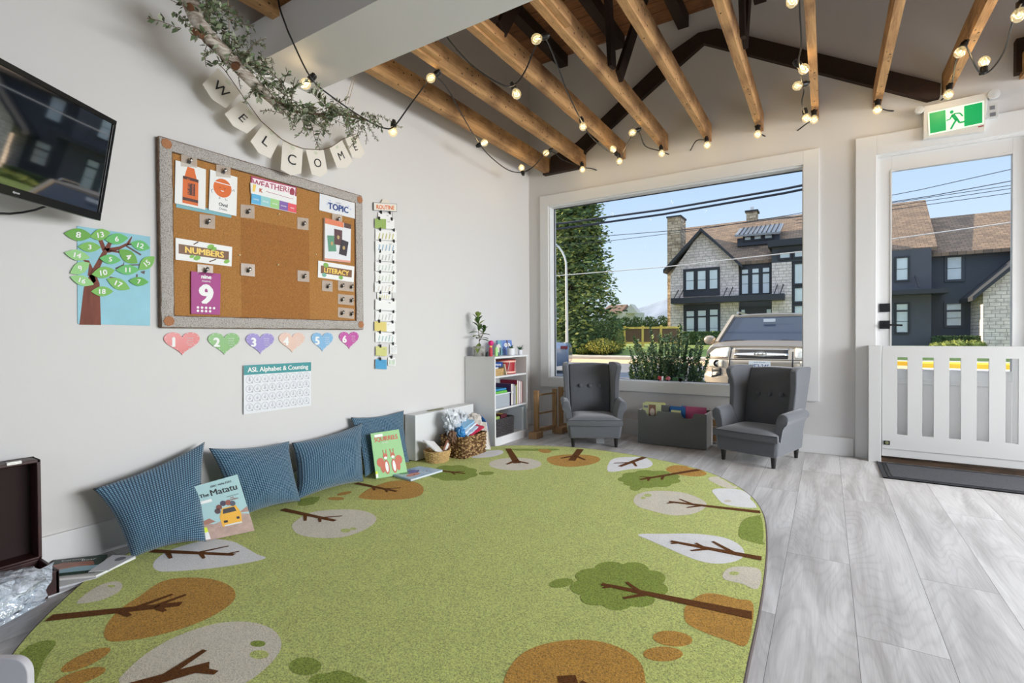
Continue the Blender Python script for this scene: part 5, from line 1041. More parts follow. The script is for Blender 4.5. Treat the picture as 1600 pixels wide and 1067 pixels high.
# ---- wing chairs
M_fab = mat('grey_upholstery', (88, 91, 97), .85, vary=(220, .08), bump=(350, .25, .001), sheen=.35); M_leg = mat('dark_chair_leg', (22, 20, 20), .35); M_pip = mat('grey_piping', (74, 77, 82), .8)
def wing_chair(label, loc, rz):
    r = thing('wing_chair', label, 'armchair', (0, 0, 0), group='child-size grey wing chairs')
    mb = MB(); mb.loft([[(x*s, y*1.0+dy, z) for x, y in ((-.225, -.235), (-.21, -.25), (.21, -.25), (.225, -.235), (.215, .24), (-.215, .24))] for z, s, dy in ((.078, .93, .012), (.10, .96, .004), (.19, 1.0, 0))], M_fab); mb.build('seat_base', r, local=True, bevel=.012, seg=3)
    def cush(u, v):
        a = 2*u-1; b = 2*v-1; x = .205*a*(1+.10*max(0, -b)**3); y = -.262+.40*v-.012*(1-a*a)*(1-v)
        return (x, y, .232+.030*(1-abs(a)**5)*(1-abs(b)**6))
    g = MB(); g.grid(cush, 20, 14, M_fab)
    edge = [cush(i/20, 0) for i in range(21)]+[cush(1, j/14) for j in range(1, 15)]+[cush(1-i/20, 1) for i in range(1, 21)]+[cush(0, 1-j/14) for j in range(1, 14)]
    g.loft([edge, [(x*1.012, y-.006 if y < -.1 else y, z-.02) for x, y, z in edge], [(x*1.0, y+.004, .185) for x, y, z in edge]], M_fab, caps=False)
    g.build('seat_cushion', r, local=True, angle=60)
    MB().tube([V(p)+V((0, -.002, .0)) for p in edge[:21]], .0035, M_pip, 6).build('piping', r, local=True)
    mb = MB()   # back: an arched, slightly curved pad
    def bk(u, v, f):
        a = 2*u-1; z = .19+.475*v; y = .135+.155*v*v*.75+.02*v; d = .045 if f else -.045
        return (a*(.175+.012*v), y+(.0 if f else .09)-(.018*(1-a*a) if not f else 0)*0+(-.012*(1-a*a) if f else 0)-(0 if f else .0), z+(.012*(1-a*a) if v > .98 else 0))
    N1, N2 = 12, 14; F = [bk(i/N1, j/N2, True) for j in range(N2+1) for i in range(N1+1)]; Bk = [bk(i/N1, j/N2, False) for j in range(N2+1) for i in range(N1+1)]
    W_ = N1+1; fs = []
    for j in range(N2):
        for i in range(N1): fs.append((j*W_+i, j*W_+i+1, (j+1)*W_+i+1, (j+1)*W_+i))
    off = len(F); fs += [tuple(off+k for k in f[::-1]) for f in fs]
    for j in range(N2): fs += [(j*W_, (j+1)*W_, off+(j+1)*W_, off+j*W_), (j*W_+N1, off+j*W_+N1, off+(j+1)*W_+N1, (j+1)*W_+N1)]
    for i in range(N1): fs += [(N2*W_+i, N2*W_+i+1, off+N2*W_+i+1, off+N2*W_+i), (i, off+i, off+i+1, i+1)]
    mb.add(F+Bk, fs, M_fab); mb.build('backrest', r, local=True, bevel=.014, seg=3)
    for bx_ in (-.085, 0, .085):
        v = (.475-.19)/.475; y = .135+.155*v*v*.75+.02*v-.012*(1-(bx_/.18)**2)
        MB().ball((bx_, y-.010, .475), .018, M_fab, 12, (1, .6, 1)).build('button', r, local=True)
    for s in (-1, 1):
        prof = [(-.005, .33), (.00, .39), (.012, .45), (.022, .52), (.012, .58), (-.008, .63), (-.012, .662), (.03, .688), (.12, .694), (.25, .688), (.335, .684), (.338, .66), (.30, .50), (.25, .30), (.235, .19), (.13, .19), (.03, .26)]
        vs = []
        for (y, z) in prof: k = (z-.19)/.5; fl = .018*max(0, (.14-y)/.15)*(.4+k); vs += [(s*(.172+.018*k+fl), y, z), (s*(.214+.022*k+fl), y, z)]
        n_ = len(prof); fs = [tuple(2*i for i in range(n_)), tuple(2*(n_-1-i)+1 for i in range(n_))]+[(2*i, 2*i+1, 2*((i+1) % n_)+1, 2*((i+1) % n_)) for i in range(n_)]
        MB().add(vs, fs, M_fab).build('wing', r, local=True, bevel=.012, seg=3)
        sec = [(.180, .17), (.186, .26), (.192, .325)]+[(.236+.036*cos(t), .348+.036*sin(t)) for t in [radians(160-20*i) for i in range(12)]]+[(.240, .29), (.228, .22), (.222, .17)]
        rings = []
        for y, k, dz in ((-.205, .93, -.012), (-.198, .985, -.004), (-.18, 1, 0), (.0, 1, .004), (.14, .98, .008), (.20, .93, .006)):
            rings.append([(s*(.21+(x-.21)*k), y, .17+(z-.17)*(1 if k > .99 else k+.005)+dz) for x, z in sec])
        MB().loft(rings, M_fab).build('arm', r, local=True, bevel=.004)
        for (lx, ly) in ((.178, -.205), (.165, .235)):
            MB().lathe([(.0125, 0), (.019, .082)], M_leg, (s*lx, ly, 0), 12).build('leg', r, local=True)
    r.location = loc; r.rotation_euler = (0, 0, rz); return r
ca = at(895, 698, 'z', 0); cb_ = at(963, 698.5, 'z', 0); rz = atan2(cb_.y-ca.y, cb_.x-ca.x); mid = (ca+cb_)/2; c = mid+V((-sin(rz), cos(rz), 0))*.205
wing_chair('grey tufted wing chair nearer the corner, left of the grey book bin', (c.x, c.y, 0), rz)
ca = at(1131, 717.5, 'z', 0); cb_ = at(1208, 732, 'z', 0); rz = atan2(cb_.y-ca.y, cb_.x-ca.x); mid = (ca+cb_)/2; c = mid+V((-sin(rz), cos(rz), 0))*.205
wing_chair('grey tufted wing chair right of the grey book bin, turned towards the rug', (c.x, c.y, 0), rz)
a = at(930, 697, 'z', 0.0); MB().box(a.x-.035, a.x+.035, a.y+.11, a.y+.114, 0.002, .055, M_white).build('paper_tag', label='small white tag standing under the left wing chair', cat='tag')
# ---- book bin
bn_ = thing('book_bin', 'low grey and white book bin with notched front panel between the wing chairs', 'book bin', (1.56, 4.33, 0))
M_bing = mat('bin_grey', (92, 94, 91), .6, vary=(6, .06)); x0, x1 = 1.285, 1.842; hb = .288
def notch(f):   # height of the front board at fraction f
    for a_, b_ in ((.11, .30), (.645, .825)):
        if a_ <= f <= b_: t = (f-a_)/(b_-a_); return hb-.045*min(1, (min(t, 1-t)*6))**.6
    return hb
pts = [(x0, .006), (x1, .006)]+[(x1-(x1-x0)*k/60, notch(1-k/60)) for k in range(61)]
yprism(pts, 4.212, 4.226, M_bing).build('front_panel', bn_, label='grey front panel with two notches'); yprism(pts, 4.472, 4.486, M_bing).build('rear_panel', bn_)
MB().box(x1-.014, x1, 4.226, 4.472, .006, hb, M_white).build('side_panel', bn_, label='white side panel'); MB().box(x0, x0+.014, 4.226, 4.472, .006, hb, M_white).build('side_panel', bn_); MB().box(x0+.014, x1-.014, 4.226, 4.472, .02, .032, M_bing).build('bottom_panel', bn_)
def slabbook(name, label, x0, x1, y0, y1, z0, z1, c, cat='book', group=None, tilt=0, spine='z', art=None, M=None):
    """closed book as a box: cover boards, spine and pages; its thin side runs along x, y or z"""
    dx, dy, dz = x1-x0, y1-y0, z1-z0; r = thing(name, label, cat, ((x0+x1)/2, (y0+y1)/2, z0), group=group); t = .002; T = Matrix.Translation(((x0+x1)/2, (y0+y1)/2, z0)) @ (M or Matrix.Identity(4)) @ Matrix.Translation((-(x0+x1)/2, -(y0+y1)/2, -z0))
    m = c if not isinstance(c, tuple) else col(*c); mb = MB(); mb.M = T; pg_ = MB(); pg_.M = T
    thin = min((dx, 'x'), (dy, 'y'), (dz, 'z'))[1]
    if thin == 'y': mb.box(x0, x1, y0, y0+t, z0, z1, m).box(x0, x1, y1-t, y1, z0, z1, m).box(x0, x0+t, y0, y1, z0, z1, m); pg_.box(x0+t, x1-.004, y0+t, y1-t, z0+.003, z1-.003, M_pg)
    elif thin == 'x': mb.box(x0, x0+t, y0, y1, z0, z1, m).box(x1-t, x1, y0, y1, z0, z1, m).box(x0, x1, (y0 if spine == 'y0' else y1-t), (y0+t if spine == 'y0' else y1), z0, z1, m).box(x0, x1, *((x0, 0)[:0] or (y0, y0+.0)), z0, z0, m); pg_.box(x0+t, x1-t, y0+.003, y1-.003, z0+.003, z1-.003, M_pg)
    else: mb.box(x0, x1, y0, y1, z0, z0+t, m).box(x0, x1, y0, y1, z1-t, z1, m).box(x1-t, x1, y0, y1, z0, z1, m); pg_.box(x0+.003, x1-t, y0+.003, y1-.003, z0+t, z1-t, M_pg)
    mb.build('cover', r); pg_.build('pages', r); return r
for i, (a, b, y, z, c, lb) in enumerate([(1.31, 1.47, 4.25, .345, (190, 196, 150), 'cream photo-covered book standing tallest at the left of the bin'), (1.325, 1.50, 4.275, .352, (208, 206, 140), 'yellow-edged book behind the photo-covered book in the bin'), (1.47, 1.53, 4.262, .335, (90, 92, 92), 'grey book right of the photo-covered book in the bin'),
        (1.30, 1.40, 4.32, .33, (90, 160, 200), 'light blue book at the far left of the bin'), (1.53, 1.66, 4.30, .325, (30, 96, 160), 'deep blue book in the middle of the bin'), (1.55, 1.63, 4.262, .298, (214, 214, 150), 'pale yellow book low in the middle of the bin'), (1.62, 1.66, 4.335, .33, (60, 120, 190), 'narrow blue book beside the pink folder'), (1.64, 1.825, 4.31, .33, (176, 74, 116), 'wide rose pink board book at the right of the bin')]):
    slabbook('picture_book', lb, a, b, y, y+.012, .033, z, c)
S = Sheet((1.315, 4.249, .2), (1.465, 4.249, .2), (1.465, 4.249, .342), (1.315, 4.249, .342)); S.rect(.35, .75, .1, .95, col(120, 88, 72)); S.ell(.55, .5, .14, .25, col(190, 176, 168), .001, 12); S.rect(.06, .30, .75, .88, M_greyink); S.mb.build('cover_print', next(o for o in bpy.data.objects if o.get('label', '').startswith('cream photo')))
# ---- wooden pieces against the front wall
M_pine = wood_material('pine', (188, 150, 108), (160, 122, 82), (122, 88, 58), nails=False, axis='z')
pf = thing('wooden_play_frame', 'small pine play frame of posts and rails between the bookcase and the left wing chair', 'wooden frame', (.6, 4.2, 0))
A = at(834, 684, 'z', 0); A.x = max(A.x, .385); B = at(867, 676, 'z', 0); C_ = V((B.x-.02, B.y+.17, 0)); E_ = V((.98, 4.47, 0)); A.y = max(A.y, 4.0)
zt = .385
def post(P, h, nm='post', w1=.05, w2=.022): return MB().box(P.x-w1/2, P.x+w1/2, P.y-w2/2, P.y+w2/2, 0, h, M_pine).build(nm, pf, bevel=.004)
post(A, zat(A, 610)); post(B, zat(B, 607)); post(C_, zat(C_, 604))
for P, Q in ((A, B), (C_, E_)):
    for py in (615, 643): z_ = zat(B, py-1.5); MB().bar((P.x, P.y, z_), (Q.x, Q.y, z_), .016, .016, M_pine).build('rail', pf, bevel=.003)
MB().bar((A.x, A.y, .06), (B.x, B.y, .06), .03, .035, M_pine).build('bottom_rail', pf, bevel=.003); MB().bar((C_.x, C_.y, .05), (E_.x, E_.y, .05), .03, .035, M_pine).build('bottom_rail', pf, bevel=.003)
MB().box(A.x-.028, A.x+.06, A.y-.10, A.y+.02, 0, .055, M_pine).build('foot', pf, bevel=.004); MB().box(B.x+.02, B.x+.09, B.y-.03, B.y+.14, 0, .055, M_pine).build('foot', pf, bevel=.004); post(E_, zt)
wp = thing('pine_panel', 'low slatted pine panel showing on both sides behind the book bin', 'wooden panel', (1.6, 4.52, 0))
for z_ in (.02, .085, .15): MB().box(1.22, 1.99, 4.505, 4.53, z_, z_+.055, M_pine).build('slat', wp, bevel=.003)
for x_ in (1.235, 1.96): MB().box(x_-.015, x_+.025, 4.49, 4.505, 0, .235 if x_ < 1.5 else .215, M_pine).build('upright', wp, bevel=.003)
# ---- bookcase
bc = thing('bookcase', 'white three-shelf bookcase against the left wall near the corner', 'bookcase', (.16, 3.71, 0))
BX0, BX1, BY0, BY1, BZ = .004, .315, 3.445, 3.985, .757; M_mel = mat('white_melamine', (224, 224, 224), .35)
MB().box(BX0, BX1, BY0, BY0+.016, 0, BZ-.016, M_mel).build('side_panel', bc, bevel=.001); MB().box(BX0, BX1, BY1-.016, BY1, 0, BZ-.016, M_mel).build('side_panel', bc, bevel=.001)
MB().box(BX0, BX1+.008, BY0-.004, BY1+.004, BZ-.016, BZ, M_mel).build('top_panel', bc, bevel=.001); MB().box(BX0, BX0+.005, BY0+.016, BY1-.016, .0, BZ-.016, M_mel).build('back_panel', bc)
for z_ in (.575, .30, .055): MB().box(BX0+.005, BX1-.004, BY0+.016, BY1-.016, z_, z_+.016, M_mel).build('shelf', bc, bevel=.001)
MB().box(BX1-.02, BX1-.006, BY0+.016, BY1-.016, 0, .055, M_mel).build('plinth', bc)
# woven baskets
def weave(name, c1, c2, s=(70, 70, 70)):
    m, n, l, b = nodemat(name); tc = n.new('ShaderNodeTexCoord'); mp = n.new('ShaderNodeMapping'); l.new(tc.outputs['Object'], mp.inputs[0]); mp.inputs['Scale'].default_value = s
    vo = n.new('ShaderNodeTexVoronoi'); l.new(mp.outputs[0], vo.inputs[0]); vo.inputs['Scale'].default_value = 1; l.new(ramp(n, l, vo.outputs['Distance'], [(.15, lin(c1)), (.6, lin(c2))]), b.inputs['Base Color']); b.inputs['Roughness'].default_value = .85
    bp_ = n.new('ShaderNodeBump'); bp_.inputs['Distance'].default_value = .006; bp_.invert = True; l.new(vo.outputs['Distance'], bp_.inputs['Height']); l.new(bp_.outputs[0], b.inputs['Normal']); return m
M_sea = weave('seagrass', (206, 172, 120), (96, 66, 36), (48, 48, 62)); M_wick = mat('wicker', (206, 172, 116), .7, vary=(60, .25)); M_blkw = mat('black_wicker', (74, 70, 70), .4, vary=(60, .5))
def woven(r, outline, h, rows, rad, m, flare=1.0, z0=0, stakes=0, name='woven_wall'):
    """basket wall: horizontal strands going in and out of upright stakes; outline: closed list of (x,y)"""
    mb = MB(); n_ = len(outline); cx = sum(p[0] for p in outline)/n_; cy = sum(p[1] for p in outline)/n_
    for k in range(rows):
        z_ = z0+rad+(h-2*rad)*k/(rows-1); f = 1+(flare-1)*k/(rows-1); pts = []
        for i, (x, y) in enumerate(outline):
            d = V((x-cx, y-cy, 0)); o_ = rad*.7*(1 if (i+k) % 2 else -1); q = d*f+d.normalized()*o_; pts.append((cx+q.x, cy+q.y, z_))
        pts.append(pts[0]); mb.tube(pts, rad, m, 5)
    o = mb.build(name, r)
    st_ = MB()
    for i in range(0, n_, 2): x, y = outline[i]; st_.bar((x, y, z0), (cx+(x-cx)*flare, cy+(y-cy)*flare, z0+h), rad*1.2, rad*1.2, m)
    st_.build('stakes', r); return o
def rrect(x0, x1, y0, y1, r, n_):
    P = []; per = 2*(x1-x0+y1-y0); m_ = n_
    cs = [(x1-r, y1-r, 0), (x0+r, y1-r, pi/2), (x0+r, y0+r, pi), (x1-r, y0+r, 3*pi/2)]; raw = []
    for cx, cy, a0 in cs: raw += [V((cx+r*cos(a0+pi/2*k/4), cy+r*sin(a0+pi/2*k/4), 0)) for k in range(5)]
    raw.append(raw[0]); L = [0]
    for a_, b_ in zip(raw, raw[1:]): L.append(L[-1]+(b_-a_).length)
    for i in range(m_):
        t = L[-1]*i/m_; k = max(j for j in range(len(L)-1) if L[j] <= t+1e-9); q = raw[k].lerp(raw[k+1], (t-L[k])/(L[k+1]-L[k]+1e-9)); P.append((q.x, q.y))
    return P
kb = thing('black_wicker_basket', 'black wicker basket on the lowest shelf of the bookcase', 'basket', (.2, 3.63, .071))
woven(kb, rrect(.09, .295, 3.475, 3.78, .02, 56), .15, 14, .0052, M_blkw, 1.02, .071); MB().box(.10, .285, 3.485, 3.77, .072, .078, M_blkw).build('base', kb)
for i, (x, y, z_, dx, dy, dz, c, lb) in enumerate([(.21, 3.54, .205, .10, .12, .03, (150, 176, 96), 'green and yellow toy box lying on top of the black wicker basket'), (.2, 3.69, .200, .09, .09, .04, (96, 40, 50), 'dark red toy block in the black wicker basket'), (.18, 3.61, .19, .08, .06, .03, (130, 150, 180), 'grey-blue toy block in the black wicker basket')]):
    g = MB(); g.box(x-dx/2, x+dx/2, y-dy/2, y+dy/2, z_, z_+dz, col(*c)); g.box(x-dx/4, x+dx/4, y-dy/4, y+dy/4, z_+dz, z_+dz+.002, M_yel); g.build('toy_box', label=lb, cat='toy', bevel=.004)
slabbook('large_book', 'tall pale blue book standing at the right of the lowest shelf', .14, .30, 3.935, 3.955, .071, .285, (150, 186, 214)); slabbook('large_book', 'tall white book beside the pale blue one on the lowest shelf', .14, .30, 3.91, 3.93, .071, .28, (214, 222, 232))
# middle shelf
M_clear = mat('clear_plastic', (226, 234, 242), .12, alpha=.38, spec=.8)
cbx = thing('clear_toy_box', 'clear plastic box of blue toys on the middle shelf', 'plastic box', (.2, 3.57, .316))
g = MB(); frame(g, 0, 0, 0, 0, 0, 0, 0, 0, 0, 0, M_clear) if False else None
g = MB(); g.box(.11, .30, 3.48, 3.70, .317, .321, M_clear); g.box(.297, .30, 3.48, 3.70, .321, .43, M_clear); g.box(.11, .113, 3.48, 3.70, .321, .43, M_clear); g.box(.113, .297, 3.48, 3.483, .321, .43, M_clear); g.box(.113, .297, 3.697, 3.70, .321, .43, M_clear); g.build('container', cbx); MB().box(.105, .306, 3.475, 3.705, .43, .438, mat('lid_white', (226, 230, 236), .3)).build('lid', cbx)
rt = random.Random(5)
for k in range(9):
    x, y = .14+.12*rt.random(), 3.51+.16*rt.random(); MB().ball((x, y, .345+.02*rt.randint(0, 2)), .022, col(*rt.choice([(60, 90, 130), (90, 130, 170), (40, 60, 90), (150, 170, 190)])), 8).build('toy_ball', label='small blue toy inside the clear box on the middle shelf', cat='toy', group='blue toys in the clear box')
MB().box(.12, .30, 3.49, 3.66, .439, .458, col(110, 190, 80)).build('green_game_box', label='bright green flat box on the lid of the clear toy box', cat='box', bevel=.003)
MB().box(.11, .28, 3.50, 3.68, .459, .476, col(56, 140, 190)).build('blue_game_box', label='blue flat box topping the pile on the middle shelf', cat='box', bevel=.003)
MB().box(.2, .305, 3.463, 3.473, .317, .42, col(80, 190, 210)).build('turquoise_folder', label='turquoise folder at the left edge of the middle shelf', cat='folder')
y = 3.72
for t_, h_, c, lb in ((.040, .19, (74, 50, 96), 'dark violet lever-arch binder with a ring hole, middle shelf'), (.022, .185, (66, 80, 160), 'blue book right of the violet binder'), (.022, .17, (40, 60, 100), 'navy book in the middle of the row'), (.014, .175, (200, 206, 90), 'thin lime book in the row'), (.03, .215, (150, 40, 70), 'tall crimson book in the row'), (.03, .205, (196, 190, 214), 'pale lilac book in the row'), (.026, .20, (170, 40, 60), 'red book at the right end of the row')):
    slabbook('shelf_book', lb, .12, .302, y, y+t_-.002, .316, .316+h_, c, group='books on the middle shelf'); y += t_+.001
MB().ball((.304, 3.74, .43), .013, M_white, 12, (.15, 1, 1)).build('ring_hole', next(o for o in bpy.data.objects if o.get('label', '').startswith('dark violet')))
# top shelf: red drum, wicker tray, blue game
dm = thing('toy_drum', 'red toy drum with pale bands on the top shelf', 'drum', (.19, 3.80, .591))
MB().lathe([(.095, 0), (.095, .125)], col(168, 32, 40), (.19, 3.80, .592), 28).build('shell', dm)
for z_ in (.600, .695): MB().lathe([(.098, 0), (.098, .014)], col(236, 190, 170), (.19, 3.80, z_), 28).build('rim_band', dm, label='pale band')
mb = MB()
for k in range(8): a_ = k*pi/4; mb.tube([(.19+.099*cos(a_), 3.80+.099*sin(a_), .605), (.19+.099*cos(a_+.2), 3.80+.099*sin(a_+.2), .70)], .002, M_paper, 4)
mb.build('cords', dm)
tb = thing('wicker_tray', 'small wicker tray holding a blue box on the top shelf', 'basket', (.2, 3.55, .591)); woven(tb, rrect(.11, .295, 3.475, 3.62, .02, 40), .06, 7, .0042, M_wick, 1.03, .592); MB().box(.12, .285, 3.485, 3.61, .593, .598, M_wick).build('base', tb)
g = MB(); g.box(.12, .28, 3.49, 3.62, .665, .705, col(28, 72, 150)); S = Sheet((.281, 3.49, .665), (.281, 3.62, .665), (.281, 3.62, .705), (.281, 3.49, .705), g); S.text('Memory', .5, .3, .45, M_paper, .0006, .02, 'c', wmax=.7); g.build('game_box', label='dark blue game box with white lettering on the wicker tray', cat='box')
MB().box(.15, .25, 3.50, 3.60, .60, .664, M_paper).build('paper_stack', label='white folded papers inside the wicker tray', cat='paper')
g = MB(); g.M = Matrix.Translation((.27, 3.655, .592)) @ Matrix.Rotation(radians(18), 4, 'X'); g.box(-.05, .03, -.006, .006, 0, .10, mat('beige_board', (206, 192, 168), .7)); g.build('leaning_board', label='beige block leaning between wicker tray and drum', cat='block')
# on top of the bookcase
TZ = BZ+.0005
M_soil = mat('soil', (60, 48, 40), 1); M_spk = mat('speckled_pot', (166, 166, 160), .8, vary=(60, .35)); M_glf = [mat('plant_leaf_a', (70, 100, 48), .45), mat('plant_leaf_b', (120, 140, 66), .45)]; M_lbk = mat('plant_leaf_edge', (196, 206, 150), .5)
pp = thing('potted_rubber_plant', 'leafy green plant in a speckled grey pot on the left of the bookcase top', 'potted plant', (.10, 3.50, TZ))
c = (.11, 3.515, TZ); MB().lathe([(.052, 0), (.056, .085), (.050, .085), (.048, .072), (.001, .072)], M_spk, c, 24).build('pot', pp); MB().lathe([(.048, .066), (.001, .070)], M_soil, c, 20).build('soil', pp)
st = MB(); lf = MB()
def bigleaf(mb, p, d, L, w_, m, curl=.25):
    d = V(d).normalized(); s = d.cross(V((0, 0, 1))); s = s.normalized() if s.length > .05 else V((1, 0, 0)); n_ = s.cross(d); N = 6; vs = []
    for i in range(N+1):
        t = i/N; q = V(p)+d*L*t-V((0, 0, 1))*curl*L*t*t; ww = w_*sin(pi*min(1, t*.97+.03))**.8*.5
        vs += [q-s*ww+n_*ww*.35, q, q+s*ww+n_*ww*.35]
    fs = []
    for i in range(N): k = 3*i; fs += [(k, k+1, k+4, k+3), (k+1, k+2, k+5, k+4)]
    mb.add(vs, fs, m)
base = V((.11, 3.515, TZ+.07)); rg = random.Random(11)
for stem, n_, sc in (([base, base+V((.0, -.005, .10)), base+V((.005, -.02, .19)), base+V((.0, -.025, .27))], 15, 1), ([base+V((0, 0, .06)), base+V((.01, .04, .12)), base+V((.01, .065, .165))], 11, .75)):
    st.tube(stem, [.0035, .003, .0025, .002][:len(stem)], M_twig, 6)
    for k in range(n_):
        t = .25+.75*k/(n_-1); i = min(int(t*(len(stem)-1)), len(stem)-2); p = stem[i].lerp(stem[i+1], t*(len(stem)-1)-i); a_ = k*2.4; up = .2+1.3*t if t > .5 else -.1+.5*t
        bigleaf(lf, p, (cos(a_), sin(a_), up), .105*sc*(1.1-.35*t), .040*sc, M_glf[rg.random() > .6], .2)
bigleaf(lf, base+V((0, 0, .04)), (.3, -.7, -.5), .10, .045, M_glf[1], .3)
st.build('stem', pp); lf.build('leaves', pp)
M_pink = col(222, 40, 130); fg = MB(); c = V((.215, 3.535, TZ)); fg.lathe([(.015, 0), (.017, .04), (.012, .075), (.001, .077)], col(206, 60, 80), tuple(c), 10); fg.tube([c+V((0, 0, .07)), c+V((0, .006, .095))], .010, M_yel, 8); fg.ball(c+V((0, .004, .112)), .024, M_pink, 12); fg.build('pink_headed_toy', label='small toy figure with a bright pink head on the bookcase', cat='toy')
MB().box(.245, .257, 3.55, 3.585, TZ, TZ+.075, col(170, 220, 140)).build('green_card_toy', label='small lime green card standing beside the pink-headed toy', cat='toy')
MB().lathe([(.016, 0), (.013, .03), (.001, .042)], col(30, 40, 40), (.21, 3.49, TZ), 10).build('dark_ornament', label='tiny dark ornament beside the plant pot', cat='ornament')
sh = thing('white_shell_ornament', 'white round fan-like ornament on a black stand in the middle of the bookcase top', 'ornament', (.2, 3.63, TZ)); MB().lathe([(.001, .0), (.030, .004), (.037, .010), (.030, .014), (.001, .012)], mat('shell_white', (222, 216, 210), .6, vary=(30, .1)), n=22, M=Matrix.Translation((.2, 3.665, TZ+.066)) @ Matrix.Rotation(pi/2, 4, 'Y')).build('disc', sh); g = MB(); g.lathe([(.02, 0), (.006, .008), (.005, .03)], M_black, (.2, 3.665, TZ), 12); g.tube([(.22, 3.675, TZ+.004), (.22, 3.677, TZ+.07)], .004, M_black, 6); g.build('stand', sh)
S = Sheet((.175, 3.725, TZ+.001), (.185, 3.95, TZ+.001), (.165, 3.95, TZ+.135), (.155, 3.725, TZ+.135))
def owl(S):
    S.rect(.0, .25, 0, 1, col(120, 170, 180), .0004)
    rr = random.Random(3)
    for k in range(26): S.ell(rr.uniform(.05, .95), rr.uniform(.05, .9), .025, .03, col(*rr.choice([(70, 96, 160), (160, 184, 220), (96, 130, 190)])), .0007, 7)
    S.ell(.54, .66, .10, .14, M_paper, .001, 14); S.ell(.76, .66, .10, .14, M_paper, .001, 14); S.ell(.55, .66, .03, .05, M_ink, .0013, 8); S.ell(.74, .66, .03, .05, M_ink, .0013, 8); S.poly([(.60, .98), (.70, .98), (.66, .35)], col(90, 60, 50), .0014)
book('picture_book', 'blue picture book with big round eyes standing on the bookcase top', S, .012, col(110, 136, 196), owl)
def succ(name, label, c, r, h, m, n_, L, w_):
    t = thing(name, label, 'potted plant', tuple(c)); MB().lathe([(r*.78, 0), (r, h*.35), (r*.95, h), (r*.85, h), (r*.85, h*.85), (.001, h*.86)], m, tuple(c), 20).build('pot', t); g = MB()
    for k in range(n_): a_ = k*2.4; e = .35+1.2*(k/n_); bigleaf(g, V(c)+V((0, 0, h*.85)), (cos(a_), sin(a_), e), L*(.8+.3*(k % 3)/2), w_, mat('succulent_green', (58, 92, 66), .5), -.15)
    g.build('leaves', t)
succ('potted_succulent', 'dark succulent in a rounded white pot before the blue book', (.25, 3.805, TZ), .036, .062, M_paper2, 9, .04, .018); succ('potted_aloe', 'small spiky aloe in a white pot at the right end of the bookcase top', (.27, 3.93, TZ), .022, .045, M_paper2, 14, .055, .009)
# ---- white box along the wall, baskets and their contents
wb = thing('white_storage_box', 'long white box standing against the wall between the last cushion and the bookcase', 'box', (.06, 3.05, 0)); M_wb = mat('box_white', (220, 222, 222), .5)
MB().box(.016, .12, 2.70, 3.41, .02, .355, M_wb).build('body', wb, bevel=.004); MB().box(.02, .116, 2.72, 3.39, .0, .02, mat('box_foot_brown', (96, 58, 40), .6)).build('base', wb, label='reddish brown base'); MB().bar((.06, 2.9, .357), (.085, 3.05, .360), .03, .004, mat('olive_strip', (120, 124, 84), .6)).build('strap', wb)
mb = MB()
for y_, z_ in ((2.76, .03), (3.0, .03)): pass
bb = thing('seagrass_basket', 'large square seagrass basket full of plastic bags and cloths, before the bookcase', 'basket', (.24, 3.13, RZ))
a = at(723.4, 717.6, 'z', RZ); b = at(757, 707, 'z', RZ); bx1 = (a.x+b.x)/2; by0, by1 = a.y, b.y+.03
woven(bb, rrect(bx1-.22, bx1, by0, by1, .03, 44), .165, 11, .0085, M_sea, 1.05, RZ); MB().box(bx1-.21, bx1-.01, by0+.01, by1-.01, RZ, RZ+.01, M_sea).build('base', bb)
sb_ = thing('small_wicker_basket', 'small round wicker basket of papers before the white box', 'basket', (.27, 2.80, RZ)); c = at(686, 723, 'z', RZ); cx, cy = c.x-.05, c.y+.04
woven(sb_, [(cx+.075*cos(2*pi*k/34), cy+.085*sin(2*pi*k/34)) for k in range(34)], .085, 9, .0045, M_wick, 1.22, RZ); MB().lathe([(.001, .002), (.07, .004)], M_wick, (cx, cy, RZ), 20).build('base', sb_)
def crumple(name, label, cat, c, sx, sy, sz, m, seed, amp=.35, n_=22, tilt=(0, 0, 0), group=None, freq=3):
    mb = MB(); T = Matrix.Translation(V(c)) @ Matrix.Rotation(tilt[2], 4, 'Z') @ Matrix.Rotation(tilt[1], 4, 'Y') @ Matrix.Rotation(tilt[0], 4, 'X')
    def fn(u, v):
        a_ = 2*pi*u; b_ = pi*v; p = V((sin(b_)*cos(a_), sin(b_)*sin(a_), cos(b_))); k = 1+amp*noise.noise(p*freq+V((seed, 0, 0)))+amp*.6*noise.noise(p*freq*2.6+V((0, seed, 0))); return T @ V((p.x*sx*k, p.y*sy*k, p.z*sz*k))
    mb.grid(fn, n_*2, n_, m); return mb.build(name, label=label, cat=cat, group=group, angle=80)
M_bag = mat('plastic_bag', (226, 232, 238), .15, alpha=.75, spec=1, bump=(18, 1, .02)); M_blubag = mat('blue_bag', (60, 140, 200), .25, bump=(20, 1, .02)); M_cloth = mat('knitted_cloth', (216, 210, 202), .95, vary=(60, .12), bump=(120, .8, .004))
bz = RZ+.165; bcx, bcy = bx1-.11, (by0+by1)/2
crumple('plastic_bag', 'crumpled clear plastic bag standing tallest in the seagrass basket', 'bag', (bcx-.03, by0+.05, bz+.08), .05, .07, .10, M_bag, 1, .6, tilt=(.5, 0, 0), freq=4); crumple('plastic_bag', 'crumpled clear plastic bag lying towards the middle of the seagrass basket', 'bag', (bcx-.04, by0+.17, bz+.06), .05, .07, .08, M_bag, 4, .6, tilt=(-.3, 0, 0), freq=4)
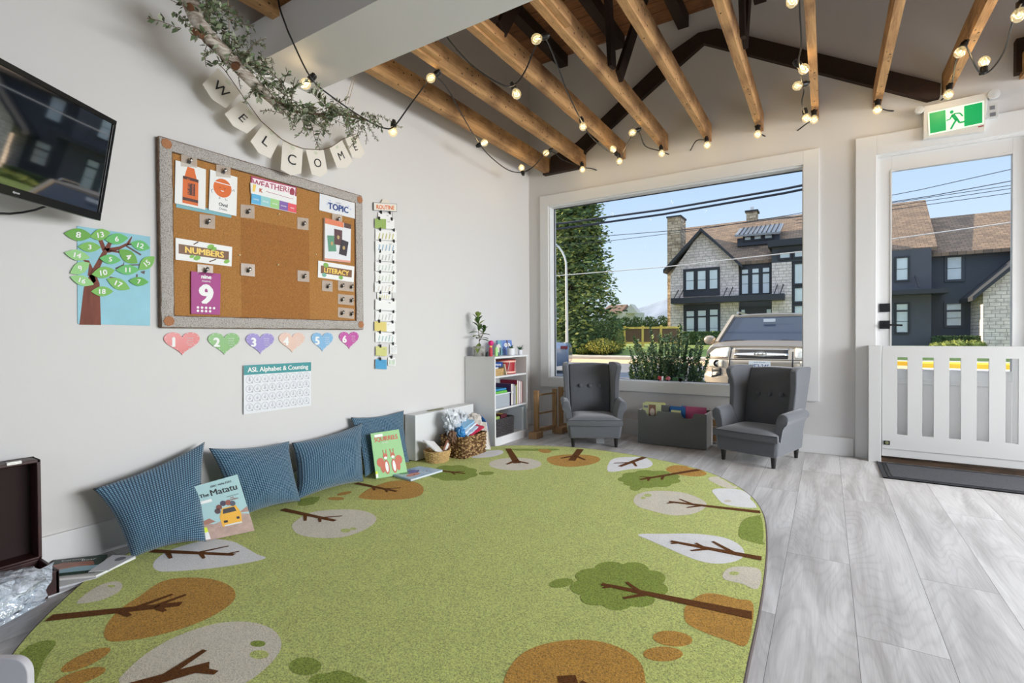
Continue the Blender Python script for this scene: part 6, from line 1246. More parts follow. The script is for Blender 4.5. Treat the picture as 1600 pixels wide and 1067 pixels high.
crumple('blue_bag', 'blue drawstring bag hanging at the left of the seagrass basket', 'bag', (bcx+.05, by0+.04, bz+.01), .035, .035, .05, M_blubag, 2, .5); crumple('brown_bag', 'small brown bundle beside the blue bag', 'bag', (bcx+.03, by0-.035, bz-.0), .03, .03, .045, mat('brown_bundle', (112, 84, 64), .8), 8, .5)
def sheetobj(name, label, cat, pts, th, m, seed=0, wav=.01):
    A_, B_, C2, D2 = [V(p) for p in pts]; nn = (B_-A_).cross(D2-A_).normalized(); mb = MB()
    def fn(s):
        def f(u, v): q = A_*(1-u)*(1-v)+B_*u*(1-v)+C2*u*v+D2*(1-u)*v; return q+nn*(s*th/2+wav*noise.noise(V((u*3+seed, v*3, 0))))
        return f
    mb.grid(fn(1), 8, 8, m); k = len(mb.v); mb.grid(fn(-1), 8, 8, m); N = 8
    for f0, st0 in ((0, 1), (N*(N+1), 1)):
        for i in range(N): mb.f.append((f0+i, f0+i+1, k+f0+i+1, k+f0+i)); mb.m.append(0)
    for f0 in (0, N):
        for j in range(N): mb.f.append((f0+j*(N+1), f0+(j+1)*(N+1), k+f0+(j+1)*(N+1), k+f0+j*(N+1))); mb.m.append(0)
    return mb.build(name, label=label, cat=cat)
for i, (dx, dz, c, lb) in enumerate([(0, .0, (196, 216, 236), 'lowest pale blue folded sheet in the seagrass basket'), (-.02, .022, (232, 238, 244), 'white folded sheet above the pale blue one'), (-.035, .042, (150, 200, 232), 'sky blue folded sheet on top in the seagrass basket')]):
    sheetobj('folded_sheet', lb, 'sheet', [(bx1+dx, by0+.05, bz+.0+dz), (bx1+dx-.01, by0+.20, bz+.045+dz), (bx1+dx-.13, by0+.22, bz+.055+dz), (bx1+dx-.12, by0+.06, bz+.025+dz)], .012, col(*c), i)
sheetobj('red_folder', 'crimson folder edge sticking out at the front of the seagrass basket', 'folder', [(bx1+.005, by0+.08, bz-.005), (bx1+.005, by1-.03, bz+.035), (bx1-.09, by1-.04, bz+.055), (bx1-.09, by0+.09, bz+.02)], .012, col(196, 36, 74), 4, .004)
crumple('knitted_blanket', 'cream knitted blanket bundled over the right of the seagrass basket', 'blanket', (bcx-.01, by1-.015, bz+.06), .075, .06, .07, M_cloth, 6, .4, freq=3.4)
sheetobj('draped_scarf', 'cream cloth hanging down the right side of the seagrass basket', 'cloth', [(bx1-.03, by1+.02, RZ+.01), (bx1+.0, by1+.065, RZ+.005), (bx1-.03, by1+.05, bz+.06), (bx1-.08, by1+.0, bz+.07)], .012, M_cloth, 7, .02)
MB().lathe([(.001, 0), (.115, .0), (.12, .008), (.115, .014), (.001, .012)], col(36, 96, 160), n=32, M=Matrix.Translation((.205, by1+.10, RZ+.155)) @ Matrix.Rotation(radians(8), 4, 'Z') @ Matrix.Rotation(pi/2, 4, 'X')).build('blue_disc', label='round blue disc leaning between the seagrass basket and the bookcase', cat='toy')
sheetobj('book_page', 'white booklet slanting out of the small wicker basket', 'booklet', [(cx+.05, cy-.085, RZ+.10), (cx+.04, cy+.03, RZ+.055), (cx-.05, cy+.02, RZ+.13), (cx-.05, cy-.10, RZ+.165)], .008, M_paper, 1, .004)
g = MB(); g.M = Matrix.Translation((cx+.02, cy+.06, RZ+.05)) @ Matrix.Rotation(.3, 4, 'Y') @ Matrix.Rotation(-.2, 4, 'X'); g.box(-.004, .004, -.03, .03, 0, .10, mat('brown_card', (168, 116, 96), .6)); g.box(.0042, .005, -.02, .01, .02, .08, M_paper); g.build('brown_card', label='brown card standing in the small wicker basket', cat='card')
# ---- suitcase, bags, magazines, toddler chair at the left edge
M_suit = mat('suitcase_leather', (58, 28, 28), .45, vary=(12, .3)); M_lin = mat('suitcase_lining', (44, 28, 27), .9)
sc_ = thing('brown_suitcase', 'open dark brown suitcase with its lid up against the left wall', 'suitcase', (.3, .4, 0)); sy0, sy1 = .08, .648; x_ = .035
lz0, lz1 = .09, .470
g = MB(); g.box(x_, x_+.01, sy0, sy1, lz0, lz1, M_lin); g.build('lid_lining', sc_)
g = MB(); g.box(x_, .12, sy1-.012, sy1, lz0, lz1, M_suit); g.box(x_, .12, sy0, sy0+.012, lz0, lz1, M_suit); g.box(x_, .12, sy0, sy1, lz1-.012, lz1, M_suit); g.box(x_, .12, sy0, sy1, lz0, lz0+.01, M_suit); g.build('lid', sc_, bevel=.003)
g = MB(); g.box(.12, .30, sy0, sy0+.012, .0, .09, M_suit); g.box(.12, .30, sy1-.012, sy1, .0, .09, M_suit); g.box(.288, .30, sy0, sy1, 0, .09, M_suit); g.box(.108, .12, sy0, sy1, 0, .09, M_suit); g.box(.12, .29, sy0, sy1, 0, .008, M_lin); g.build('tray', sc_, bevel=.003)
g = MB(); a = at(22, 724, 'x', .12); g.box(.108, .124, a.y-.02, a.y+.02, lz1-.004, lz1+.006, M_chrome); g.build('latch', sc_, label='small metal latch')
M_foil = mat('silvery_plastic', (214, 224, 236), .12, spec=1, metal=.35, bump=(26, 1, .03)); 
c = at(18, 905, 'z', .14); crumple('plastic_bag', 'crumpled silvery clear bag with dark print resting on the suitcase', 'bag', (c.x, c.y-.02, .125), .10, .10, .035, mat('printed_bag', (206, 214, 224), .15, vary=(22, .55), bump=(30, 1, .02)), 3, .22, freq=2)
A_ = at(84, 895, 'z', .10); 
def bagsheet(name, label, px4, zs, seed, m, wav=.02, th=.004):
    P = [at(a_, b_, 'z', z_) for (a_, b_), z_ in zip(px4, zs)]; return sheetobj(name, label, 'bag', P, th, m, seed, wav)
bagsheet('zip_bag', 'large clear zip bag fanned towards the magazines, uppermost of the bags', [(-30, 985), (74, 930), (84, 878), (-20, 925)], (.065, .07, .12, .175), 1, M_foil, .03); bagsheet('zip_bag', 'flat clear zip bag with blue edge under the uppermost bag', [(-40, 1000), (72, 940), (60, 905), (-30, 950)], (.03, .04, .07, .10), 5, M_foil, .015); bagsheet('zip_bag', 'lowest clear zip bag lying on the floor at the left edge', [(-20, 985), (45, 950), (60, 920), (-20, 950)], (.008, .012, .02, .03), 8, M_foil, .008)
def flatmag(name, label, px4, z_, th, m, art=None, cat='magazine'):
    q = [at(*p, 'z', z_+th) for p in px4]; S = Sheet(*q, n=(0, 0, 1)); S.slab(m, th); art and art(S); return S.mb.build(name, label=label, cat=cat)
M_mag = mat('magazine_grey', (206, 208, 212), .4)
flatmag('magazine', 'white magazine at the bottom of the stack left of the first cushion', [(75, 932), (168, 898), (205, 880), (90, 905)], .001, .006, M_mag, lambda S: (S.ell(.5, .2, .08, .10, col(170, 60, 50), .0005, 10), S.ell(.5, .2, .04, .06, M_paper, .0008, 10)))
flatmag('magazine', 'grey-backed picture book second from the bottom of the magazine stack', [(80, 920), (150, 903), (200, 876), (100, 890)], .008, .008, M_mag); flatmag('magazine', 'white booklet just under the dark green book in the stack', [(84, 905), (150, 899), (212, 870), (120, 880)], .017, .007, M_paper)
def artm(S):
    S.rect(.0, 1, .55, 1, col(34, 58, 48), .0005); S.poly([(0, .2), (.9, .35), (.8, .62), (.2, .72), (0, .6)], M('print_rust', (160, 90, 60), .4, vary=(30, .35)), .0008); S.poly([(0, 0), (1, 0), (1, .3), (.5, .34), (0, .2)], col(150, 190, 204), .001); S.text('Curious', .15, .80, .10, M_paper, .001, 0); S.text('Bear', .55, .70, .12, M_paper, .001, 0)
flatmag('picture_book', 'dark green picture book with a rusty red animal on top of the magazine stack', [(82, 897), (148, 890), (168, 866), (84, 875)], .026, .010, col(40, 62, 52), artm, 'book'); 
flatmag('magazine', 'pale open leaflet lying across the right of the magazine stack', [(138, 893), (170, 890), (212, 868), (176, 867)], .037, .003, M_mag, lambda S: S.ell(.6, .75, .2, .15, M_greyink, .0005, 12))
# toddler chair: only the rounded corner of its back shows
M_tod = mat('toddler_chair_white', (196, 194, 198), .5); tc_ = thing('toddler_chair', 'white toddler chair of which only a rounded corner shows at the bottom left', 'chair', (1.02, .30, 0)); w0 = 1.1
P = CAM+ray(49, 1050)*1.06; T = Matrix.Translation((P.x, P.y, 0)) @ Matrix.Rotation(YAW, 4, 'Z'); zt = (CAM+ray(25, 1025)*1.06).z
def rr2(x0, x1, z0, z1, r):
    out = []
    for cx_, cz_, a0 in ((x1-r, z1-r, 0), (x0+r, z1-r, pi/2)): out += [(cx_+r*cos(a0+pi/2*k/6), cz_+r*sin(a0+pi/2*k/6)) for k in range(7)]
    return out+[(x0, z0), (x1, z0)]
for nm, yo, z0_, z1_ in (('back_panel', 0, .0, zt),):
    g = MB(); g.M = T; yprism([(a_, b_) for a_, b_ in rr2(-.30, 0, z0_, z1_, .035)][::-1], -.008, .008, M_tod, g); g.build(nm, tc_, bevel=.003)
g = MB(); g.M = T; g.box(-.28, -.02, -.26, -.008, zt*.55, zt*.55+.016, M_white); g.build('seat', tc_, bevel=.003)
for x2_ in (-.28, -.034): g = MB(); g.M = T; g.box(x2_, x2_+.016, -.24, -.01, 0, zt*.55, M_white); g.build('side_panel', tc_)
# ================================================================ DOOR SIDE, STRING LIGHTS
gt = thing('baby_gate', 'white slatted half gate in front of the glazed door', 'gate', (3.4, D-.1, 0)); gy = D-.1
M_gate = mat('gate_white', (212, 212, 210), .45)
slots = [(3.085, 3.143), (3.224, 3.286), (3.367, 3.427), (3.507, 3.567), (3.647, 3.708)]; gx0_, gx1_ = 2.998, 3.86
g = MB(); xs = [gx0_]+[v for s_ in slots for v in s_]+[3.79, gx1_]
g.box(gx0_, gx1_, gy-.009, gy+.009, .763, .843, M_gate); g.build('top_rail', gt)
MB().box(gx0_, gx1_, gy-.009, gy+.009, .105, .212, M_gate).build('bottom_rail', gt)
e_ = [gx0_]+[v for s_ in slots for v in s_]+[gx1_]
for a_, b_ in zip(e_[::2], e_[1::2]): MB().box(a_, b_, gy-.009, gy+.009, .212, .763, M_gate).build('slat', gt)
MB().box(gx0_, gx1_, gy-.004, gy+.009, .05, .105, M_gate).build('kick_board', gt, bevel=.001)
MB().box(2.918, 2.993, gy-.012, D-.024, 0, .845, M_gate).build('gate_post', gt, bevel=.002)
a = at(1385.6, 691.5, 'y', gy-.01); g = MB(); g.box(a.x-.018, a.x+.018, gy-.013, gy-.009, a.z-.014, a.z+.014, M_black); g.lathe([(.011, 0), (.011, .004), (.006, .005)], mat('brass', (150, 150, 110), .35, metal=.6), n=14, M=Matrix.Translation((a.x, gy-.012, a.z)) @ Matrix.Rotation(pi/2, 4, 'X')); g.build('catch', gt, label='small black and brass catch')
# door mat
mt = thing('door_mat', 'dark grey door mat with a raised rubber border before the gate', 'door mat', (3.5, 4.2, 0)); M_mat = mat('mat_fibre', (78, 79, 84), .95, vary=(160, .3), bump=(240, 1, .004)); M_rub = mat('mat_rubber', (42, 43, 48), .6)
mx0, mx1, my0, my1 = 2.968, 4.1, 3.985, 4.462
MB().box(mx0+.05, mx1-.05, my0+.05, my1-.05, .002, .009, M_mat).build('fibre_field', mt)
g = MB(); frame(g, 0, 0, 0, 0, 0, 0, 0, 0, 0, 0, M_rub) if False else None
for (a_, b_, c_, d_, h_) in ((mx0, mx1, my0, my0+.05, .006), (mx0, mx1, my1-.05, my1, .006), (mx0, mx0+.05, my0+.05, my1-.05, .006), (mx1-.05, mx1, my0+.05, my1-.05, .006), (mx0, mx1, my0+.0, my0+.006, .009), (mx0, mx0+.006, my0, my1, .009), (mx0+.03, mx1-.03, my0+.03, my0+.036, .009), (mx0+.03, mx0+.036, my0+.03, my1-.03, .009)): g.box(a_, b_, c_, d_, .001, h_, M_rub)
g.build('rubber_border', mt)
# exit sign
ex = thing('exit_sign', 'green running-man exit sign above the door', 'exit sign', (3.4, D-.03, 2.3)); M_sgn = mat('sign_housing', (226, 224, 218), .45)
S = ysheet((1443.7, 166), (1543.7, 144), (1539, 204.5), (1443, 216.5), D-.062); S.poly([(0, 0), (1, 0), (1, 1), (0, 1)], M_sgn, 0, -.037); S.mb.build('housing', ex, bevel=.003)
MG = mat('sign_green', (22, 176, 100), .4, emit=((20, 190, 105), .16)); MW = mat('sign_lit_white', (240, 255, 244), .4, emit=((226, 255, 236), .3))
S = ysheet((1449.5, 176), (1537.5, 157), (1537.5, 193), (1451, 211.5), D-.064, MB()); S.rect(0, 1, 0, 1, MW, .0006); S.rect(.03, .325, .06, .95, MG, .0012); S.rect(.655, .972, .05, .94, MG, .0012)
k = S.H/S.W
S.ell(.435, .80, .035, .075, MG, .0014, 12)
for pts, w_ in (([(.45, .68), (.52, .42)], .13), ([(.52, .44), (.47, .28), (.41, .06)], .07), ([(.53, .44), (.57, .26), (.68, .27)], .07), ([(.45, .69), (.40, .50), (.335, .48)], .05), ([(.47, .70), (.58, .68), (.63, .52)], .05)): S.line(pts, w_, MG, .0016)
S.mb.build('lit_panel', ex, label='lit green and white running-man panel')
S = ysheet((1528, 197.5), (1537, 195.5), (1537, 197.2), (1528, 199.2), D-.0635, MB()); S.rect(0, 1, 0, 1, col(160, 60, 60), .001); S.mb.build('maker_plate', ex)
M_lens = mat('lamp_lens', (226, 228, 228), .12, alpha=.8)
em = thing('emergency_lamp_left', '', '', (0, 0, 0)); bpy.data.objects.remove(em)
for nm, (px, py), r_, lb in (('emergency_lamp', (1436, 173), .028, 'small round emergency lamp at the left of the exit sign'), ('emergency_lamp', (1552, 148), .034, 'clear round emergency lamp at the upper right of the exit sign')):
    c = at(px, py, 'y', D-.05); t = thing(nm, lb, 'lamp', tuple(c)); MB().lathe([(.001, 0), (r_*.9, 0), (r_, .012), (r_*.9, .022), (.001, .026)], M_lens, n=20, M=Matrix.Translation(c) @ Matrix.Rotation(pi/2, 4, 'X')).build('lens', t); MB().box(c.x-.012, c.x+.012, c.y, D, c.z-.012, c.z+.012, M_white).build('mount', t)
c = at(1550, 172, 'y', D-.04); g = MB(); g.box(c.x-.03, c.x+.03, D-.05, D, c.z-.055, c.z+.06, M_lens); g.box(c.x-.012, c.x+.016, D-.052, D-.05, c.z-.045, c.z-.02, M_greyink); g.box(c.x-.012, c.x+.012, D-.052, D-.05, c.z+.0, c.z+.025, M_greyink); g.build('clear_junction_box', label='clear plastic junction box below the right emergency lamp', cat='junction box', bevel=.003)
# string lights
def glassbulb():
    m, n, l, b = nodemat('bulb_glass'); n.remove(b); out = n['Material Output']; t = n.new('ShaderNodeBsdfTransparent'); t.inputs[0].default_value = (1, .95, .80, 1); g = n.new('ShaderNodeBsdfGlossy'); g.inputs['Roughness'].default_value = .05
    e = n.new('ShaderNodeEmission'); e.inputs[0].default_value = (1, .78, .38, 1); e.inputs[1].default_value = .5; lw = n.new('ShaderNodeLayerWeight'); lw.inputs[0].default_value = .35
    x = n.new('ShaderNodeMixShader'); l.new(lw.outputs[1], x.inputs[0]); l.new(t.outputs[0], x.inputs[1]); l.new(g.outputs[0], x.inputs[2]); a_ = n.new('ShaderNodeAddShader'); l.new(x.outputs[0], a_.inputs[0]); l.new(e.outputs[0], a_.inputs[1])
    y = n.new('ShaderNodeMixShader'); y.inputs[0].default_value = .55; l.new(x.outputs[0], y.inputs[1]); l.new(a_.outputs[0], y.inputs[2]); l.new(y.outputs[0], out.inputs[0]); return m
M_bulb = glassbulb(); M_fil = mat('filament', (255, 220, 150), .5, emit=((255, 214, 140), 9))
sl = thing('string_light_cable', 'black festoon cable looping from beam to beam with bulb sockets', 'string light cable', (1.5, 3.5, 2.5))
def cab(pts, sm=5):
    P = [at(a_, b_, 'z', z_) for a_, b_, z_ in pts]; P2 = catmull(P, sm, False)+[P[-1]]; MB().tube(P2, .0045, M_black, 6).build('cable', sl)
cab([(434, -8, 2.66), (437, 12, 2.60), (446, 38, 2.48), (455, 60, 2.385), (486, 122, 2.30), (520, 152, 2.24), (570, 186, 2.21), (600, 200, 2.21), (616, 197, 2.22), (640, 165, 2.36), (672, 122, 2.56)])
cab([(680, 118, 2.57), (700, 140, 2.56), (725, 185, 2.50), (750, 226, 2.46), (770, 248, 2.44), (795, 266, 2.44), (817, 269, 2.45), (835, 259, 2.50), (858, 236, 2.57), (880, 250, 2.57), (905, 259, 2.56)])
cab([(682, -10, 2.58), (688, 12, 2.52), (693, 40, 2.46), (701, 62, 2.42), (740, 104, 2.38), (780, 130, 2.38), (801, 134, 2.40), (820, 112, 2.45), (843, 60, 2.57), (858, 70, 2.57), (885, 140, 2.53), (908, 188, 2.50), (925, 215, 2.50), (950, 236, 2.54), (960, 240, 2.56)])
cab([(912, 262, 2.56), (930, 265, 2.54), (950, 275, 2.52), (967, 256, 2.55), (975, 235, 2.56), (995, 204, 2.57), (1008, 228, 2.56), (1032, 236, 2.56), (1055, 244, 2.55), (1075, 239, 2.55), (1088, 220, 2.56), (1104, 219, 2.56)])
cab([(1184, 207, 2.56), (1205, 216, 2.54), (1230, 214, 2.53), (1262, 192, 2.56), (1272, 186, 2.56)])
cab([(1248, -30, 2.57), (1250, 20, 2.55), (1252, 70, 2.53), (1248, 95, 2.52), (1251, 115, 2.52), (1256, 140, 2.54), (1253, 160, 2.50), (1258, 180, 2.52)])
cab([(1371, 167, 2.56), (1390, 173, 2.55), (1430, 174, 2.55)]); cab([(1482, 140, 2.56), (1478, 150, 2.56), (1466, 160, 2.56)])
cab([(1488, 128, 2.57), (1494, 95, 2.56), (1506, 68, 2.57), (1528, 110, 2.50), (1545, 112, 2.48), (1568, 82, 2.50), (1582, 35, 2.53), (1596, 5, 2.56)])
protos = {}
def bulb(px, py, z_, sx, sy, label, on=1.0, sc=1):
    """bulb globe seen at px,py at height z_, its socket towards sx,sy"""
    c = at(px, py, 'z', z_); s = at(sx, sy, 'z', z_); d = (s-c)
    fw = CF*0; up = V((0, 0, 1)); d2 = CR*(sx-px)-CU*(sy-py); d2 = d2.normalized() if d2.length > 1e-6 else up
    q = d2.to_track_quat('Z', 'Y'); r = bpy.data.objects.new('light_bulb', None); COL.objects.link(r); r.empty_display_size = .03; ROOT[r.name] = Matrix.Identity(4); tag(r, label, 'light bulb', 'festoon bulbs along the beams')
    if 'g' not in protos:
        g = MB(); g.lathe([(.001, -.030), (.014, -.028), (.026, -.016), (.030, 0), (.027, .014), (.018, .026), (.013, .034)], M_bulb, n=16); o = g.build('glass_globe', r, local=True); protos['g'] = o.data
        g = MB(); g.ball((0, 0, .004), .0065, M_fil, 8, (.8, .8, 1.6)); protos['f'] = g.build('filament', r, local=True).data
        g = MB(); g.lathe([(.015, .030), (.019, .034), (.019, .062), (.013, .068), (.011, .078), (.001, .079)], M_black, n=12); g.box(-.022, .022, -.006, .006, .060, .074, M_black); protos['s'] = g.build('socket', r, local=True).data
    else:
        for k_, nm in (('g', 'glass_globe'), ('f', 'filament'), ('s', 'socket')): o = bpy.data.objects.new(nm, protos[k_]); COL.objects.link(o); o.parent = r
    r.location = c; r.rotation_mode = 'QUATERNION'; r.rotation_quaternion = q; r.scale = (sc*.95,)*3
    l_ = bpy.data.lights.new('bulb_glow', 'POINT'); l_.energy = .42*on; l_.color = (1, .76, .44); l_.shadow_soft_size = .02; lo = bpy.data.objects.new('bulb_glow', l_); COL.objects.link(lo); lo.parent = r
bulb(477, 131, 2.29, 490, 119, 'lit bulb hanging in front of the white bulkhead above the garland'); bulb(614, 206, 2.20, 615, 192, 'bulb hanging at the right tip of the dried greenery', .4)
bulb(673, 122, 2.54, 681, 116, 'bulb clipped to the second beam near the bulkhead', .8); bulb(757, 223, 2.47, 748, 227, 'bulb against the left wall below the first beam, upper of the two there'); bulb(815, 262, 2.46, 817, 270, 'bulb pointing up by the left wall near the corner'); bulb(853, 239, 2.56, 860, 235, 'bulb under the second beam near its far end')
bulb(910, 265, 2.50, 909, 255, 'bulb at the wall end of the second beam'); bulb(958, 233, 2.53, 965, 243, 'bulb pointing up at the wall end of the third beam', .7); bulb(968, 252, 2.50, 967, 244, 'bulb hanging at the wall end of the third beam'); bulb(988, 207, 2.54, 997, 203, 'bulb between the third and fourth beams')
bulb(1034, 240, 2.50, 1033, 231, 'bulb at the wall end of the fourth beam'); bulb(1105, 227, 2.50, 1104, 217, 'bulb at the wall end of the fifth beam'); bulb(1184, 210, 2.50, 1184, 201, 'bulb at the wall end of the sixth beam'); bulb(1272, 187, 2.50, 1272, 177, 'bulb hanging lowest at the end of the seventh beam')
bulb(1260, 185, 2.48, 1258, 175, 'bulb just left of the lowest one at the seventh beam'); bulb(1246, 134, 2.52, 1254, 132, 'bulb left of the seventh beam, middle of its cluster'); bulb(1256, 108, 2.51, 1249, 102, 'bright bulb left of the seventh beam, upper in its cluster', 1, 1.05); bulb(1238, 2, 2.53, 1240, -12, 'bulb at the top edge of the view left of the seventh beam')
bulb(1371, 172, 2.50, 1371, 162, 'bulb at the wall end of the eighth beam', 1.2); bulb(1482, 148, 2.50, 1483, 138, 'bulb just above the exit sign', 1.3); bulb(1500, 82, 2.51, 1505, 72, 'bulb halfway down the ninth beam'); bulb(1538, 96, 2.50, 1537, 110, 'bulb pointing up right of the ninth beam'); bulb(1592, 24, 2.52, 1595, 8, 'large bright bulb at the right edge of the view', 1.3, 1.1)
bulb(701, 30, 2.48, 692, 38, 'bulb seen from behind its socket before the white bulkhead', .5); bulb(807, 147, 2.38, 801, 134, 'bulb hanging between the second and third beams', 1); bulb(838, 61, 2.56, 848, 58, 'bulb clipped to the fourth beam near the bulkhead', .8); bulb(911, 198, 2.47, 908, 185, 'bulb hanging from the third beam over the middle', 1)

# ================================================================ CARS, SHRUB, TOYS IN THE WINDOW
def car_body(mb, secs, m):
    rings = [[V(p) for p in s_] for s_ in secs]; mb.loft(rings, m, caps=True); return mb
sv = thing('silver_suv', 'silver sport utility car parked nose-in towards the window', 'car', (1.74, 11.2, G0)); CX, CY = 1.735, 9.02
M_car = mat('sun_warmed_silver', (170, 156, 138), .32, metal=.5, coat=.35); M_tint = mat('car_window', (40, 54, 76), .08, spec=.35); M_tyre = mat('tyre', (28, 28, 30), .8); M_lamp = mat('headlamp', (236, 226, 206), .12, spec=.8, vary=(20, .3)); M_mesh = mat('grille_mesh', (46, 42, 38), .6, vary=(60, .5)); M_chr2 = mat('car_chrome', (230, 222, 210), .15, metal=.9); M_pltc = mat('plate', (236, 236, 232), .4)  # silver body colour warmed with the golden tone of sunlight
def fy(x, z):   # front surface depth
    ax = abs(x)/.91; y = .30*ax**4+.04*ax*ax
    if z > .78: y += (z-.78)*1.0+max(0, z-.98)*3
    if z < .35: y += (.35-z)*.35
    if .35 < z < .56: y -= .05
    return y
def carlt(x, y, z): return (CX+x, CY+y, G0+z)
def sec(y, hw, zb, zt, sh=.06): return [carlt(s_*hw*a_, y, zb+(zt-zb)*b_) for s_, a_, b_ in ((-1, .90, 0), (-1, .985, .12), (-1, 1.0, .45), (-1, .975, .86), (-1, .90, 1-.02), (-1, .5, 1.01), (1, .5, 1.01), (1, .90, .98), (1, .975, .86), (1, 1, .45), (1, .985, .12), (1, .90, 0))]
g = MB()
NX, NZ = 36, 22
def ff(u, v): x = -.91+1.82*u; z = .24+(1.04-.24)*v; return carlt(x*(1-.05*max(0, v-.7)), fy(x, z), z)
g.grid(ff, NX, NZ, M_car)
# bonnet
def hood(u, v):
    x = (-.91+1.82*u)*(1-.05*.3-.03*v); z0_ = 1.04; y0_ = fy(-.91+1.82*u, 1.04); y = y0_+(1.18-y0_)*v; return carlt(x, y, z0_+.085*sin(v*pi/2)*(1-.35*abs(2*u-1)**3)-.02*abs(2*u-1)**6)
g.grid(hood, 24, 8, M_car); g.build('front_and_bonnet', sv, angle=50)
g = MB(); car_body(g, [sec(.34, .905, .22, 1.03), sec(.6, .918, .2, 1.06), sec(1.1, .92, .2, 1.10), sec(2.2, .922, .2, 1.10), sec(3.6, .91, .2, 1.10), sec(4.2, .86, .25, 1.06), sec(4.32, .80, .35, .95)], M_car); g.build('body', sv, angle=45)
# glasshouse
g = MB()
def gs(y, hw, z): return [carlt(-hw, y, z), carlt(-hw*.6, y-.03, z+.004), carlt(0, y-.05, z+.006), carlt(hw*.6, y-.03, z+.004), carlt(hw, y, z)]
g.add([carlt(-.80, 1.14, 1.09), carlt(.80, 1.14, 1.09), carlt(.63, 1.86, 1.585), carlt(-.63, 1.86, 1.585)], [(0, 1, 2, 3)], M_tint); g.build('windscreen', sv)
g = MB()
for s_ in (-1, 1): g.add([carlt(s_*.86, 1.2, 1.10), carlt(s_*.86, 4.0, 1.10), carlt(s_*.66, 3.8, 1.60), carlt(s_*.66, 1.95, 1.60)], [(0, 1, 2, 3)], M_tint)
g.build('side_windows', sv)
g = MB()
for s_ in (-1, 1): g.bar(carlt(s_*.845, 1.12, 1.08), carlt(s_*.66, 1.86, 1.60), .06, .07, M_car); g.tube([carlt(s_*.62, 2.0, 1.64), carlt(s_*.62, 2.2, 1.69), carlt(s_*.62, 3.6, 1.69), carlt(s_*.62, 3.8, 1.64)], .018, M_chr2, 6)
g.loft([[carlt(x*.66, y, z+.03*(1-x*x)) for x in (-1, -.5, 0, .5, 1)]+[carlt(x*.66, y, z-.04) for x in (1, -1)] for y, z in ((1.84, 1.59), (2.1, 1.625), (3.0, 1.64), (3.8, 1.60))], M_car); g.build('roof', sv, angle=50)
def pan(u0, u1, z0_, z1_, m, nm, off=.012, n1=10, n2=5, shape=None, label=None):
    q = MB()
    def f(u, v):
        x = u0+(u1-u0)*u; z = z0_+(z1_-z0_)*v
        if shape: x, z = shape(u, v, x, z)
        return carlt(x*(1-.05*max(0, (z-.24)/.8-.7)), fy(x, z)-off, z)
    q.grid(f, n1, n2, m); o = q.build(nm, sv, angle=60, label=label); md = o.modifiers.new('s', 'SOLIDIFY'); md.thickness = .01; md.offset = -1; return o
for s_ in (-1, 1):
    pan(s_*.50, s_*.87, .845, 1.03, M_lamp, 'headlamp', .012, 10, 6, lambda u, v, x, z: (x, z-.05*(1-u)*(v > .5)*0+.02*u*v))
    pan(s_*.57, s_*.82, .68, .80, mat('fog_surround', (206, 196, 180), .4, metal=.2), 'fog_lamp_panel', .008)
    c = carlt(s_*.67, fy(.67, .74)-.02, .74); MB().lathe([(.001, .0), (.035, .0), (.045, .012), (.056, .012), (.06, 0)], M_black, n=18, M=Matrix.Translation(c) @ Matrix.Rotation(pi/2, 4, 'X')).build('fog_lamp', sv); MB().ball((c[0], c[1]-.004, c[2]), .026, M_chr2, 10, (1, .4, 1)).build('fog_lens', sv)
    pan(s_*.60, s_*.76, .50, .66, M_black, 'lower_vent', .004, 6, 5, lambda u, v, x, z: (x, z+.05*(1-u)*(1-v)))
    g = MB(); g.ball(carlt(s_*1.01, 1.30, 1.13), .12, M_car, 12, (.95, .45, .75)); g.bar(carlt(s_*.86, 1.32, 1.08), carlt(s_*.98, 1.3, 1.10), .05, .05, M_car); g.build('wing_mirror', sv)
    for yy in (.86, 3.45): MB().lathe([(.001, -.11), (.2, -.11), (.34, -.10), (.36, -.05), (.36, .05), (.34, .10), (.2, .11), (.001, .11)], M_tyre, n=28, M=Matrix.Translation(carlt(s_*.80, yy, .36)) @ Matrix.Rotation(pi/2, 4, 'Y')).build('wheel', sv)
pan(-.40, .40, .84, .985, M_mesh, 'grille', .01, label='mesh grille'); pan(-.405, .405, .885, .925, M_chr2, 'grille_bar', .03, 14, 2, lambda u, v, x, z: (x, .905+(v-.5)*(.030+.035*(1-abs(2*u-1))))); pan(-.42, .42, .985, 1.0, M_chr2, 'grille_trim', .02, 14, 2)
pan(-.44, .44, .34, .50, M_black, 'lower_grille', .004); pan(-.90, .90, .812, .824, M_black, 'bumper_seam', .003, 30, 1); pan(-.30, .30, .50, .515, M_black, 'bumper_crease', .003, 10, 1)
for s_ in (-1, 1): pan(s_*.455, s_*.475, .36, 1.0, M_black, 'panel_gap', .003, 1, 12)
